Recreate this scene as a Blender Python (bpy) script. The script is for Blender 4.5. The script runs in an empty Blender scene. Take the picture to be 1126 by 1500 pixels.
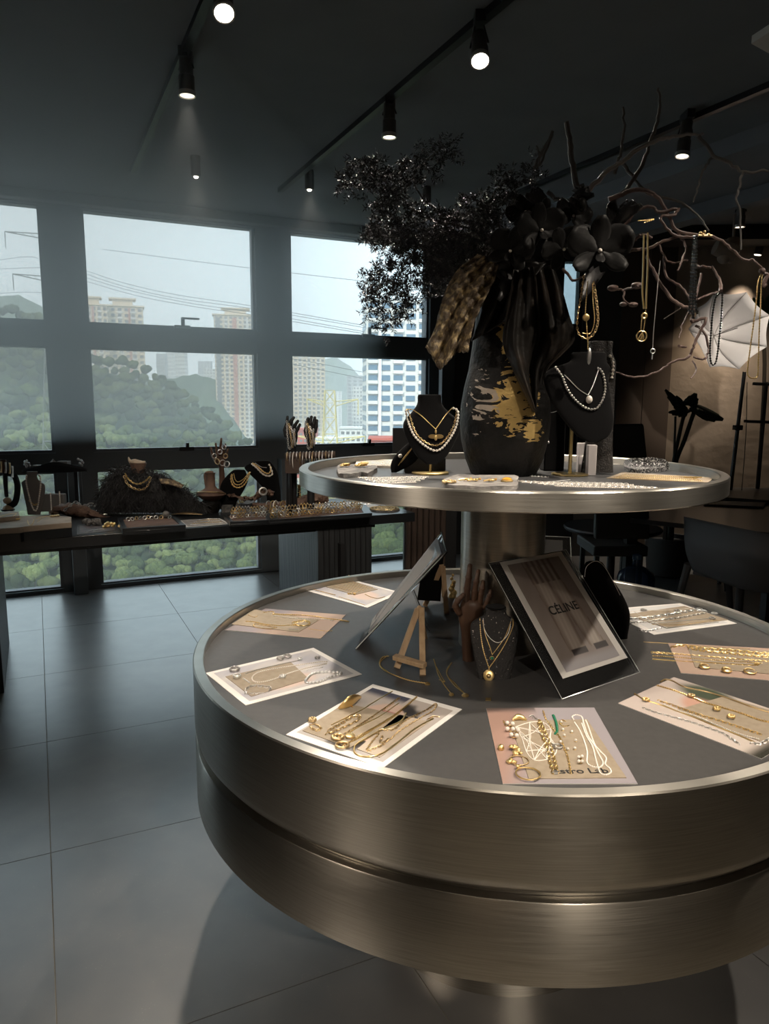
import bpy, math, random
import numpy as np
from mathutils import Vector, Matrix
from mathutils.bvhtree import BVHTree

# ------------------------------------------------------------------ camera, sky, sun, exposure
F, PITCH, ROLL, CAMH = 1060.17, .1529, .0051, 1.5
_fw = np.array([0, math.cos(PITCH), -math.sin(PITCH)])
_up = np.array([0, math.sin(PITCH), math.cos(PITCH)])
_rt = np.array([1., 0, 0])
RT = math.cos(ROLL)*_rt + math.sin(ROLL)*_up
UP = -math.sin(ROLL)*_rt + math.cos(ROLL)*_up
CAM = np.array([0, 0, CAMH])
sc = bpy.context.scene
C = sc.collection
cd = bpy.data.cameras.new('camera'); cam = bpy.data.objects.new('camera', cd); C.objects.link(cam)
cam.matrix_world = Matrix(((RT[0], UP[0], -_fw[0], 0), (RT[1], UP[1], -_fw[1], 0), (RT[2], UP[2], -_fw[2], CAMH), (0, 0, 0, 1)))
cd.sensor_fit = 'HORIZONTAL'; cd.sensor_width = 36; cd.lens = F/1126*36; cd.clip_start = .02; cd.clip_end = 12000
sc.camera = cam
sc.view_settings.view_transform = 'Standard'; sc.view_settings.look = 'None'
sc.view_settings.exposure = .12; sc.view_settings.gamma = 1; sc.view_settings.use_curve_mapping = False
sc.cycles.use_denoising = True
sc.cycles.max_bounces = 8; sc.cycles.volume_bounces = 1; sc.cycles.transparent_max_bounces = 12
sc.cycles.sample_clamp_indirect = 4; sc.cycles.caustics_reflective = False; sc.cycles.caustics_refractive = False
SKY = 2.2
GLARE_HAZE = .24  # density of the added indoor wedge that imitates veiling glare
OUTDOOR_HAZE = .0006
SUN = 3.6
w = bpy.data.worlds.new('sky'); sc.world = w; w.use_nodes = True
nt = w.node_tree; nt.nodes.clear()
o = nt.nodes.new('ShaderNodeOutputWorld'); b = nt.nodes.new('ShaderNodeBackground')
tc = nt.nodes.new('ShaderNodeTexCoord'); sx = nt.nodes.new('ShaderNodeSeparateXYZ'); rp = nt.nodes.new('ShaderNodeValToRGB')
nz = nt.nodes.new('ShaderNodeTexNoise'); nz.inputs['Scale'].default_value = 1.6; nz.inputs['Detail'].default_value = 3
ad = nt.nodes.new('ShaderNodeMath'); ad.operation = 'MULTIPLY_ADD'; ad.inputs[1].default_value = .12
nt.links.new(tc.outputs['Generated'], sx.inputs[0]); nt.links.new(tc.outputs['Generated'], nz.inputs['Vector'])
nt.links.new(nz.outputs['Fac'], ad.inputs[0]); nt.links.new(sx.outputs['Z'], ad.inputs[2])
nt.links.new(ad.outputs[0], rp.inputs[0])
e = rp.color_ramp.elements
e[0].position = .0; e[0].color = (.50, .57, .62, 1); e[1].position = .40; e[1].color = (.62, .78, .88, 1)
el = e.new(.15); el.color = (.54, .64, .71, 1)
nt.links.new(rp.outputs[0], b.inputs[0]); b.inputs[1].default_value = SKY
nt.links.new(b.outputs[0], o.inputs[0])
sl = bpy.data.lights.new('sun', 'SUN'); sl.energy = SUN; sl.color = (1, .9, .76); sl.angle = .06
so = bpy.data.objects.new('sun', sl); C.objects.link(so)
so.rotation_euler = Vector((.25, .8, -.62)).to_track_quat('-Z', 'Y').to_euler()

rnd = random.Random(7)
# ------------------------------------------------------------------ geometry of the room (fitted)
WA = .4458
U = np.array([math.cos(WA), math.sin(WA), 0]); N = np.array([-math.sin(WA), math.cos(WA), 0])
Z = np.array([0, 0, 1.])
TC = np.array([.3327, 2.0014, 0])       # centre of the round table
R1, HR, HG, HB, RF, R2, HU, HUB = .853, .8345, .6289, .4601, .3682, .5661, 1.3203, 1.2762
ZT, ZU, ZD = HR-.022, HU-.022, .79      # lower table, upper tray, desk surfaces
CEIL = 2.98
def SN(s, n, z=0.): return U*s + N*n + Z*z
def ray(px, py): return _fw + RT*((px-563)/F) - UP*((py-750)/F)
def PZ(px, py, z): d = ray(px, py); return CAM + d*((z-CAMH)/d[2])
def PY(px, py, y): d = ray(px, py); return CAM + d*(y/d[1])
def crop(x0, y0, k): return lambda *p: [(x0+p[i]/k, y0+p[i+1]/k) for i in range(0, len(p), 2)]

# ------------------------------------------------------------------ materials
M = {}
def mat(name, col, rough=.6, metal=0., noise=None, bump=None, spec=None, sheen=None, emit=None, coat=None, aniso=None, trans=None):
    m = bpy.data.materials.new(name); m.use_nodes = True; nt = m.node_tree; p = nt.nodes['Principled BSDF']
    c = (*col, 1); p.inputs['Base Color'].default_value = c
    p.inputs['Roughness'].default_value = rough; p.inputs['Metallic'].default_value = metal
    if spec is not None: p.inputs['Specular IOR Level'].default_value = spec
    if sheen: p.inputs['Sheen Weight'].default_value = sheen
    if coat: p.inputs['Coat Weight'].default_value = coat
    if aniso: p.inputs['Anisotropic'].default_value = aniso
    if trans: p.inputs['Transmission Weight'].default_value = trans
    if emit: p.inputs['Emission Color'].default_value = (*emit[0], 1); p.inputs['Emission Strength'].default_value = emit[1]
    tcn = nt.nodes.new('ShaderNodeTexCoord'); mp = nt.nodes.new('ShaderNodeMapping'); nt.links.new(tcn.outputs['Object'], mp.inputs[0])
    if noise:       # (scale, colour2, contrast lo, hi, stretch)
        n = nt.nodes.new('ShaderNodeTexNoise'); n.inputs['Scale'].default_value = noise[0]; n.inputs['Detail'].default_value = 5
        r = nt.nodes.new('ShaderNodeValToRGB'); r.color_ramp.elements[0].position = noise[2]; r.color_ramp.elements[1].position = noise[3]
        r.color_ramp.elements[0].color = c; r.color_ramp.elements[1].color = (*noise[1], 1)
        if len(noise) > 4: mp.inputs['Scale'].default_value = noise[4]
        nt.links.new(mp.outputs[0], n.inputs['Vector']); nt.links.new(n.outputs['Fac'], r.inputs[0]); nt.links.new(r.outputs[0], p.inputs['Base Color'])
    if bump:        # (scale, strength, distance, stretch)
        n = nt.nodes.new('ShaderNodeTexNoise'); n.inputs['Scale'].default_value = bump[0]; n.inputs['Detail'].default_value = 6
        bb = nt.nodes.new('ShaderNodeBump'); bb.inputs['Strength'].default_value = bump[1]; bb.inputs['Distance'].default_value = bump[2]
        mp2 = nt.nodes.new('ShaderNodeMapping'); nt.links.new(tcn.outputs['Object'], mp2.inputs[0])
        if len(bump) > 3: mp2.inputs['Scale'].default_value = bump[3]
        nt.links.new(mp2.outputs[0], n.inputs['Vector']); nt.links.new(n.outputs['Fac'], bb.inputs['Height']); nt.links.new(bb.outputs[0], p.inputs['Normal'])
    M[name] = m; return m
def glass(name, col, gloss=.12, rough=.02, ior=1.45, opacity=0., diff=(.5, .5, .5)):
    m = bpy.data.materials.new(name); m.use_nodes = True; nt = m.node_tree; nt.nodes.clear()
    o = nt.nodes.new('ShaderNodeOutputMaterial'); t = nt.nodes.new('ShaderNodeBsdfTransparent'); g = nt.nodes.new('ShaderNodeBsdfGlossy')
    t.inputs[0].default_value = (*col, 1); g.inputs['Roughness'].default_value = rough
    fr = nt.nodes.new('ShaderNodeFresnel'); fr.inputs[0].default_value = ior
    mu = nt.nodes.new('ShaderNodeMath'); mu.operation = 'MULTIPLY'; mu.inputs[1].default_value = gloss; nt.links.new(fr.outputs[0], mu.inputs[0])
    x = nt.nodes.new('ShaderNodeMixShader'); nt.links.new(mu.outputs[0], x.inputs[0]); nt.links.new(t.outputs[0], x.inputs[1]); nt.links.new(g.outputs[0], x.inputs[2])
    if opacity:
        d = nt.nodes.new('ShaderNodeBsdfDiffuse'); d.inputs[0].default_value = (*diff, 1)
        y = nt.nodes.new('ShaderNodeMixShader'); y.inputs[0].default_value = opacity
        nt.links.new(x.outputs[0], y.inputs[1]); nt.links.new(d.outputs[0], y.inputs[2]); x = y
    nt.links.new(x.outputs[0], o.inputs[0]); M[name] = m; return m
def vcmat(name, rough=.5, spec=.3):
    m = bpy.data.materials.new(name); m.use_nodes = True; nt = m.node_tree; p = nt.nodes['Principled BSDF']
    a = nt.nodes.new('ShaderNodeVertexColor'); a.layer_name = 'Col'; nt.links.new(a.outputs[0], p.inputs['Base Color'])
    p.inputs['Roughness'].default_value = rough; p.inputs['Specular IOR Level'].default_value = spec; M[name] = m
def brushed(name, c1, c2, rough):
    m = mat(name, c1, rough, 1.0, noise=(9, c2, .3, .7, (1, 1, 55)), aniso=.55)
    nt = m.node_tree; p = nt.nodes['Principled BSDF']
    tg = nt.nodes.new('ShaderNodeTangent'); tg.direction_type = 'RADIAL'; tg.axis = 'Z'; nt.links.new(tg.outputs[0], p.inputs['Tangent']); p.inputs['Anisotropic Rotation'].default_value = .25; p.inputs['Anisotropic'].default_value = .82
    n = nt.nodes.new('ShaderNodeTexNoise'); n.inputs['Scale'].default_value = 6; mp = nt.nodes.new('ShaderNodeMapping'); mp.inputs['Scale'].default_value = (1, 1, 90)
    tcn = nt.nodes.new('ShaderNodeTexCoord'); nt.links.new(tcn.outputs['Object'], mp.inputs[0]); nt.links.new(mp.outputs[0], n.inputs['Vector'])
    mr = nt.nodes.new('ShaderNodeMapRange'); mr.inputs['To Min'].default_value = rough-.06; mr.inputs['To Max'].default_value = rough+.1
    nt.links.new(n.outputs['Fac'], mr.inputs[0]); nt.links.new(mr.outputs[0], p.inputs['Roughness'])
brushed('steel', (.29, .27, .235), (.37, .345, .30), .30)
brushed('rim_steel', (.52, .50, .45), (.62, .60, .55), .34)
mat('table_top', (.072, .071, .070), .42, noise=(60, (.084, .082, .081), .3, .7), spec=.35)
mat('tray_top', (.07, .072, .075), .38, noise=(60, (.08, .082, .085), .3, .7), spec=.4)
mat('frame_grey', (.10, .115, .125), .45, spec=.5)
mat('black_metal', (.012, .012, .013), .4, spec=.5)
mat('blackish', (.010, .010, .011), .6)
mat('ceiling_paint', (.15, .158, .168), .85, noise=(3, (.17, .178, .186), .35, .7))
mat('dark_wall', (.028, .026, .025), .8)
mat('grey_panel', (.06, .058, .056), .7)
mat('brown_panel', (.085, .060, .045), .6, noise=(2, (.1, .072, .054), .3, .7))
mat('concrete', (.34, .27, .205), .85, noise=(2.3, (.25, .20, .155), .35, .72), bump=(7, .45, .015))
mat('tile', (.095, .095, .095), .32, noise=(7, (.135, .132, .128), .35, .68), bump=(120, .06, .001)); M['tile'].node_tree.nodes['Principled BSDF'].inputs['IOR'].default_value = 3.2
def speckle(m, sc_, lo):
    nt = m.node_tree; p = nt.nodes['Principled BSDF']; src = p.inputs['Base Color'].links[0].from_socket
    v = nt.nodes.new('ShaderNodeTexVoronoi'); v.inputs['Scale'].default_value = sc_
    tcn = nt.nodes.new('ShaderNodeTexCoord'); nt.links.new(tcn.outputs['Object'], v.inputs['Vector'])
    r = nt.nodes.new('ShaderNodeValToRGB'); r.color_ramp.elements[0].position = lo; r.color_ramp.elements[0].color = (1, 1, 1, 1); r.color_ramp.elements[1].position = lo+.04; r.color_ramp.elements[1].color = (0, 0, 0, 1)
    n2 = nt.nodes.new('ShaderNodeTexNoise'); n2.inputs['Scale'].default_value = 14; nt.links.new(tcn.outputs['Object'], n2.inputs['Vector'])
    r2 = nt.nodes.new('ShaderNodeValToRGB'); r2.color_ramp.elements[0].position = .52; r2.color_ramp.elements[1].position = .62
    nt.links.new(n2.outputs['Fac'], r2.inputs[0])
    mm = nt.nodes.new('ShaderNodeMath'); mm.operation = 'MULTIPLY'; nt.links.new(r.outputs[0], mm.inputs[0]); nt.links.new(r2.outputs[0], mm.inputs[1])
    nt.links.new(v.outputs['Distance'], r.inputs[0])
    mx = nt.nodes.new('ShaderNodeMixRGB'); nt.links.new(mm.outputs[0], mx.inputs[0]); nt.links.new(src, mx.inputs[1]); mx.inputs[2].default_value = (.30, .27, .23, 1)
    nt.links.new(mx.outputs[0], p.inputs['Base Color'])
speckle(M['tile'], 120, .10)
mat('grout', (.30, .27, .22), .8)
mat('desk_black', (.016, .018, .020), .28, spec=.6)
mat('desk_wood', (.022, .024, .026), .5, noise=(6, (.036, .038, .040), .35, .65, (9, 9, .6)), bump=(6, .5, .01, (9, 9, .5)))
mat('velvet', (.006, .006, .0065), .95, sheen=.05, spec=.1, bump=(400, .2, .001))
mat('glitter_black', (.014, .013, .013), .55, noise=(170, (.5, .45, .42), .66, .72), bump=(220, 1, .003))
mat('linen_grey', (.18, .17, .16), .9, bump=(300, .4, .001))
mat('gold', (1.0, .74, .34), .34, 1.0)
mat('gold_dark', (.74, .55, .30), .40, 1.0)
mat('brass', (.72, .56, .26), .3, 1.0)
mat('silver', (.88, .87, .85), .38, 1.0)
mat('silver_dark', (.58, .56, .53), .42, 1.0)
mat('pearl', (.86, .80, .72), .22, coat=.6, spec=.6)
mat('white_bead', (.92, .86, .78), .4)
mat('black_bead', (.012, .012, .012), .12, spec=.8)
mat('green_gem', (.03, .22, .12), .1, spec=.8)
mat('amber', (.85, .42, .05), .2, coat=.5)
mat('paper_white', (.84, .81, .77), .6)
mat('paper_beige', (.36, .295, .215), .7, noise=(60, (.31, .25, .18), .4, .7))
mat('paper_pink', (.42, .32, .27), .7, noise=(4, (.36, .28, .25), .4, .6))
vcmat('print'); vcmat('gloss_print', .25, .5)
mat('light_wood', (.56, .40, .24), .55, noise=(9, (.46, .31, .18), .4, .65, (6, 6, .5)))
mat('dark_wood', (.085, .045, .028), .4, noise=(8, (.13, .072, .045), .35, .65, (5, 5, .6)), spec=.5)
mat('driftwood', (.10, .055, .04), .7, noise=(14, (.19, .12, .085), .35, .65, (2, 8, 8)), bump=(18, .8, .01))
mat('clay', (.21, .13, .095), .75, noise=(14, (.15, .09, .065), .4, .65), bump=(60, .4, .004))
mat('stone_pale', (.52, .44, .35), .75, noise=(9, (.42, .34, .26), .4, .6), bump=(50, .5, .004))
mat('stone_grey', (.22, .21, .20), .8, noise=(40, (.10, .10, .10), .4, .6), bump=(70, 1, .006))
mat('stone_light', (.38, .36, .34), .75, noise=(30, (.25, .24, .23), .42, .6), bump=(60, 1, .006))
mat('druzy', (.06, .06, .06), .3, noise=(220, (.7, .7, .7), .52, .62), bump=(180, 1, .006))
mat('vase_black', (.005, .005, .005), .5, noise=(11, (.014, .012, .010), .45, .7), bump=(16, .6, .02), spec=.25)
mat('branch_lit', (.26, .25, .24), .5, bump=(60, .7, .004))  # lit copy of the branch bark, spotlight brightness kept in its colour
mat('branch_black', (.10, .095, .09), .5, bump=(60, .7, .004))
mat('vine', (.085, .052, .047), .5, noise=(30, (.17, .115, .10), .4, .65), bump=(70, .6, .004))
mat('leaf_black', (.020, .019, .020), .45, spec=.5)
mat('petal', (.009, .009, .009), .5, sheen=.12, bump=(30, .3, .004), spec=.2)
mat('drape_black', (.008, .007, .006), .42, noise=(7, (.035, .026, .02), .5, .75), bump=(14, .6, .012), spec=.22)  # brown highlights of the cloth put into the colour as noise
mat('drape_gold', (.13, .095, .06), .45, noise=(60, (.55, .42, .22), .48, .68), bump=(120, 1, .006), spec=.6)
mat('white_fabric', (.80, .79, .80), .8)
mat('leaf_green', (.012, .018, .009), .55)
mat('leaf_bright', (.05, .11, .03), .55)
mat('lens', (1, .93, .82), .3, emit=((1, .90, .75), 60.))
mat('lens_dim', (1, .93, .82), .3, emit=((1, .88, .72), 2.2))
mat('lens_small', (1, .93, .82), .3, emit=((1, .93, .8), 6.))
mat('can_metal', (.16, .15, .14), .35, .9)
mat('white_paint', (.6, .56, .5), .6)
mat('grey_plastic', (.115, .115, .12), .55)
mat('beige_plastic', (.30, .24, .19), .5)
mat('blue_plastic', (.06, .12, .22), .15, spec=.6)
mat('fur', (.012, .012, .014), .6, sheen=.3)
mat('horn', (.66, .55, .42), .5)
mat('brown_cloth', (.075, .05, .038), .8)
mat('curtain_grey', (.28, .27, .26), .8)
glass('pane_glass', (.93, .96, .96), .5)
glass('acrylic', (.93, .94, .95), 1.0, opacity=.03)
glass('crystal', (.80, .80, .80), 1.6, .05, opacity=.55, diff=(.9, .85, .85))
glass('jug_plastic', (.45, .55, .75), 1.4, .05, opacity=.12, diff=(.15, .25, .5))
glass('slit_glass', (.5, .56, .58), .5)
mat('acrylic_edge', (.75, .80, .80), .15, spec=.8)

# ------------------------------------------------------------------ mesh helpers (geo = (verts, faces))
def join(*gs):
    V = []; Fc = []; k = 0
    for v, f in gs:
        v = np.asarray(v, float); V.append(v); Fc += [tuple(int(i)+k for i in q) for q in f]; k += len(v)
    return np.concatenate(V), Fc
def boxg(c, ax, ay, az):
    c, ax, ay, az = [np.asarray(q, float) for q in (c, ax, ay, az)]
    v = [c+i*ax+j*ay+k*az for i in (-1, 1) for j in (-1, 1) for k in (-1, 1)]
    return np.array(v), [(0, 1, 3, 2), (4, 6, 7, 5), (0, 4, 5, 1), (2, 3, 7, 6), (0, 2, 6, 4), (1, 5, 7, 3)]
def bx(x0, x1, y0, y1, z0, z1): return boxg(((x0+x1)/2, (y0+y1)/2, (z0+z1)/2), ((x1-x0)/2, 0, 0), (0, (y1-y0)/2, 0), (0, 0, (z1-z0)/2))
def bsn(s0, s1, n0, n1, z0, z1): return boxg(SN((s0+s1)/2, (n0+n1)/2, (z0+z1)/2), U*(s1-s0)/2, N*(n1-n0)/2, Z*(z1-z0)/2)
def smooth(P, m=6, closed=False):
    P = np.asarray(P, float)
    if len(P) < 3 and not closed: return np.array([P[0]+(P[-1]-P[0])*t for t in np.linspace(0, 1, m+1)])
    Q = np.vstack([P[-1], P, P[0], P[1]]) if closed else np.vstack([2*P[0]-P[1], P, 2*P[-1]-P[-2]])
    out = []
    for i in range(1, len(Q)-2):
        a, b_, c_, d_ = Q[i-1:i+3]
        for t in np.arange(m)/m: out.append(.5*(2*b_+(c_-a)*t+(2*a-5*b_+4*c_-d_)*t*t+(3*b_-a-3*c_+d_)*t**3))
    if not closed: out.append(Q[-2])
    return np.array(out)
def resample(P, step):
    L = np.r_[0, np.cumsum(np.linalg.norm(np.diff(P, axis=0), axis=1))]
    n = max(2, int(round(L[-1]/step))+1); t = np.linspace(0, L[-1], n)
    return np.stack([np.interp(t, L, P[:, i]) for i in range(3)], -1)
def frames(P):
    T = np.gradient(P, axis=0); T /= np.linalg.norm(T, axis=1)[:, None]+1e-12
    a = np.array([0, 0, 1.]) if abs(T[0][2]) < .8 else np.array([1., 0, 0])
    A = np.zeros_like(P); x = np.cross(T[0], a); x /= np.linalg.norm(x)
    for i in range(len(P)):
        x = x - T[i]*(x@T[i]); l = np.linalg.norm(x)
        x = x/l if l > 1e-6 else A[i-1]
        A[i] = x
    return T, A, np.cross(T, A)
def tube(P, r, n=8, rb=None, caps=True, sub=5, raw=False, closed=False):
    P = np.asarray(P, float) if raw else smooth(P, sub, closed)
    m = len(P); ra = np.interp(np.linspace(0, 1, m), np.linspace(0, 1, len(np.atleast_1d(r))), np.atleast_1d(r)) if np.ndim(r) else np.full(m, r)
    rb_ = ra if rb is None else (np.interp(np.linspace(0, 1, m), np.linspace(0, 1, len(rb)), rb) if np.ndim(rb) else np.full(m, rb))
    T, A, B = frames(P); t = np.arange(n)*2*math.pi/n
    V = (P[:, None]+A[:, None]*(np.cos(t)[None, :, None]*ra[:, None, None])+B[:, None]*(np.sin(t)[None, :, None]*rb_[:, None, None])).reshape(-1, 3)
    Fc = [(i*n+j, i*n+(j+1) % n, (i+1)*n+(j+1) % n, (i+1)*n+j) for i in range(m-1) for j in range(n)]
    if closed: Fc += [((m-1)*n+j, (m-1)*n+(j+1) % n, (j+1) % n, j) for j in range(n)]
    elif caps: Fc += [tuple(range(n-1, -1, -1)), tuple((m-1)*n+j for j in range(n))]
    return V, Fc
def links(P, r):
    P = resample(P, 3.1*r); T, A, B = frames(P); gs = []
    for i in range(len(P)):
        q = A[i] if i % 2 else B[i]; q = q*.9+(B[i] if i % 2 else A[i])*.35; q /= np.linalg.norm(q)
        gs.append(tube([P[i]+T[i]*2.1*r*math.cos(a)+q*1.15*r*math.sin(a) for a in np.arange(10)*.6283], .42*r, 5, raw=True, closed=True))
    return join(*gs)
def strand(P, r, kind='chain', closed=False):
    """a chain or a row of beads as one swept surface whose section swells and turns link by link"""
    pitch = {'chain': 3.6, 'pearl': 2.3, 'rope': 2.2, 'plain': 8, 'flat': 8, 'link': 6.0}[kind]*r
    P = smooth(P, 8, closed); L = np.linalg.norm(np.diff(P, axis=0), axis=1).sum(); k = 6 if kind == 'pearl' else 4
    if kind == 'link' and L/(3.1*r) < 260: return links(P, r)
    step = max(pitch/k, L/1400); P = resample(P, step); m = len(P)
    ph = np.arange(m)*step/pitch*2*math.pi if step*k <= pitch*1.01 else np.arange(m)*2*math.pi/k
    if kind == 'pearl': ra = rb = r*(.30+.74*np.abs(np.sin(ph/2+.4)))
    elif kind in ('chain', 'rope'): ra = r*(.85+.45*np.sin(ph)); rb = r*(.85-.45*np.sin(ph))
    elif kind == 'link': ra = r*(1.0+.8*np.sin(ph)); rb = r*(.55-.25*np.sin(ph))
    elif kind == 'flat': ra = np.full(m, r*1.5); rb = np.full(m, r*.5)
    else: ra = rb = np.full(m, r)
    n = 6 if kind != 'pearl' else 7
    T, A, B = frames(P); t = np.arange(n)*2*math.pi/n
    V = (P[:, None]+A[:, None]*(np.cos(t)[None, :, None]*ra[:, None, None])+B[:, None]*(np.sin(t)[None, :, None]*rb[:, None, None])).reshape(-1, 3)
    Fc = [(i*n+j, i*n+(j+1) % n, (i+1)*n+(j+1) % n, (i+1)*n+j) for i in range(m-1) for j in range(n)]
    Fc += [tuple(range(n-1, -1, -1)), tuple((m-1)*n+j for j in range(n))]
    return V, Fc
def lathe(prof, c, n=48, cap=True):
    t = np.arange(n)*2*math.pi/n; V = []
    for r, z in prof: V += [(c[0]+r*math.cos(a), c[1]+r*math.sin(a), c[2]+z) for a in t]
    Fc = [(i*n+j, i*n+(j+1) % n, (i+1)*n+(j+1) % n, (i+1)*n+j) for i in range(len(prof)-1) for j in range(n)]
    if cap: Fc += [tuple(range(n-1, -1, -1)), tuple((len(prof)-1)*n+j for j in range(n))]
    return np.array(V), Fc
def loft(S, n=24, pw=2.0, sub=4):
    """S: (centre, vector a, vector b) sections"""
    A = smooth([np.r_[s[0], s[1], s[2]] for s in S], sub)
    t = np.arange(n)*2*math.pi/n; ct = np.sign(np.cos(t))*np.abs(np.cos(t))**(2/pw); st = np.sign(np.sin(t))*np.abs(np.sin(t))**(2/pw)
    V = (A[:, None, :3]+A[:, None, 3:6]*ct[None, :, None]+A[:, None, 6:9]*st[None, :, None]).reshape(-1, 3); m = len(A)
    Fc = [(i*n+j, i*n+(j+1) % n, (i+1)*n+(j+1) % n, (i+1)*n+j) for i in range(m-1) for j in range(n)]
    Fc += [tuple(range(n-1, -1, -1)), tuple((m-1)*n+j for j in range(n))]
    return V, Fc
def prism(top, d):
    top = np.asarray(top, float); n = len(top); nn = sum(np.cross(top[i]-top[0], top[(i+1) % n]-top[0]) for i in range(n))
    if nn@np.asarray(d, float) > 0: top = top[::-1]
    V = np.vstack([top, top+np.asarray(d)])
    return V, [tuple(range(n)), tuple(range(2*n-1, n-1, -1))]+[(i, n+i, n+(i+1) % n, (i+1) % n) for i in range(n)]
def ball(c, r, n=12, m=8, sq=(1, 1, 1)):
    return lathe([(max(1e-4, r*math.sin(a))*sq[0], -r*math.cos(a)*sq[2]) for a in np.linspace(.02, math.pi-.02, m)], c, n)
def ringg(c, r, rt, ax=Z, n=20, k=6):
    ax = np.asarray(ax, float); ax = ax/np.linalg.norm(ax); a = np.cross(ax, [1, 0, 0] if abs(ax[0]) < .8 else [0, 1, 0]); a /= np.linalg.norm(a); b_ = np.cross(ax, a)
    P = [np.asarray(c)+r*(a*math.cos(t)+b_*math.sin(t)) for t in np.arange(n)*2*math.pi/n]
    return tube(P, rt, k, raw=True, closed=True)
def sheet(Lb, Rb, nu=24, nv=18, off=None):
    """a surface between two boundary lines; off(u,v) displaces along y"""
    A = resample(smooth(Lb, 6), 1e9 if 0 else max(.001, np.linalg.norm(np.diff(smooth(Lb, 6), axis=0), axis=1).sum()/nv)); B = smooth(Rb, 6)
    LB = np.linalg.norm(np.diff(B, axis=0), axis=1).sum(); B = resample(B, LB/(len(A)-1)); m = min(len(A), len(B)); A = A[:m]; B = B[:m]
    V = []
    for i in range(m):
        for j in range(nu+1):
            u = j/nu; p = A[i]*(1-u)+B[i]*u
            if off: p = p+np.array(off(u, i/(m-1)))
            V.append(p)
    return np.array(V), [(i*(nu+1)+j, i*(nu+1)+j+1, (i+1)*(nu+1)+j+1, (i+1)*(nu+1)+j) for i in range(m-1) for j in range(nu)]

# ------------------------------------------------------------------ object helpers
def rawobj(name, geo, m, loc, parent=None, bev=0, solid=0, ang=40, cols=None):
    v, f = geo; v = np.asarray(v, float)-np.asarray(loc, float)
    me = bpy.data.meshes.new(name); me.from_pydata(v.tolist(), [], f)
    me.shade_smooth(); me.set_sharp_from_angle(angle=math.radians(ang))
    me.materials.append(M[m] if isinstance(m, str) else m)
    if cols is not None:
        a = me.color_attributes.new('Col', 'FLOAT_COLOR', 'POINT'); a.data.foreach_set('color', np.c_[np.asarray(cols, float), np.ones(len(cols))].ravel())
    ob = bpy.data.objects.new(name, me); C.objects.link(ob)
    if parent is not None: ob.parent = parent
    else: ob.location = loc
    if solid: q = ob.modifiers.new('thickness', 'SOLIDIFY'); q.thickness = solid; q.offset = 0
    if bev: q = ob.modifiers.new('bevel', 'BEVEL'); q.width = bev; q.segments = 2; q.limit_method = 'ANGLE'
    return ob
def wloc(ob):
    p = np.zeros(3)
    while ob is not None: p = p+np.array(ob.location); ob = ob.parent
    return p
def tag(o, label, cat, group=None):
    o['label'] = label; o['category'] = cat
    if group: o['group'] = group
    return o
def one(name, geo, m, label, cat, group=None, **k):        # a thing that is one mesh
    v = np.asarray(geo[0]); loc = np.array([(v[:, 0].min()+v[:, 0].max())/2, (v[:, 1].min()+v[:, 1].max())/2, v[:, 2].min()])
    return tag(rawobj(name, geo, m, loc, **k), label, cat, group)
def thing(name, label, cat, loc, group=None):              # an Empty at the base
    o = bpy.data.objects.new(name, None); C.objects.link(o); o.location = loc; o.empty_display_size = .02
    return tag(o, label, cat, group)
def part(name, geo, m, par, label=None, stuff=False, **k):
    o = rawobj(name, geo, m, wloc(par), parent=par, **k)
    if label: o['label'] = label
    if stuff: o['kind'] = 'stuff'
    return o
def struct(name, geo, m, label=None, cat=None, **k):
    v = np.asarray(geo[0]); loc = np.array([(v[:, 0].min()+v[:, 0].max())/2, (v[:, 1].min()+v[:, 1].max())/2, v[:, 2].min()])
    o = rawobj(name, geo, m, loc, **k); o['kind'] = 'structure'
    o['label'] = label; o['category'] = cat
    return o
def copy_tree(o, parent=None):
    c = o.copy(); C.objects.link(c); c.parent = parent
    for ch in list(o.children): copy_tree(ch, c)
    return c
def bvh(*obs):
    V = []; Fc = []; k = 0
    for o in obs:
        L = wloc(o); V += [Vector(np.array(v.co)+L) for v in o.data.vertices]; Fc += [[i+k for i in p.vertices] for p in o.data.polygons]; k = len(V)
    return BVHTree.FromPolygons(V, Fc)
def lay(tree, pts, off, y=None):
    """points of the camera's rays on a surface, lifted by off; beyond the surface the depth carries on"""
    out = []; last = y; flat = None
    for px, py in pts:
        d = Vector(ray(px, py)).normalized(); h = tree.ray_cast(Vector(CAM), d)
        if h[0] is not None:
            q = np.array(h[0]); last = q[1]; flat = q[2] if h[1].z > .9 else None; out.append(q-np.array(d)*off)
        elif flat is not None: out.append(PZ(px, py, flat)-np.array(d)*off)
        else: out.append(None if last is None else PY(px, py, last)-np.array(d)*off)
    f = next((q for q in out if q is not None), None)
    if f is None:
        q = tree.find_nearest(Vector(CAM))[0]; q = tree.find_nearest(Vector(PY(*pts[0], q[1])))[0]; f = np.array(q)-np.array([0, off, 0])
    return [(PZ(*pts[i], f[2]) if flat is not None else PY(*pts[i], f[1])) if q is None else q for i, q in enumerate(out)]

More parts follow.
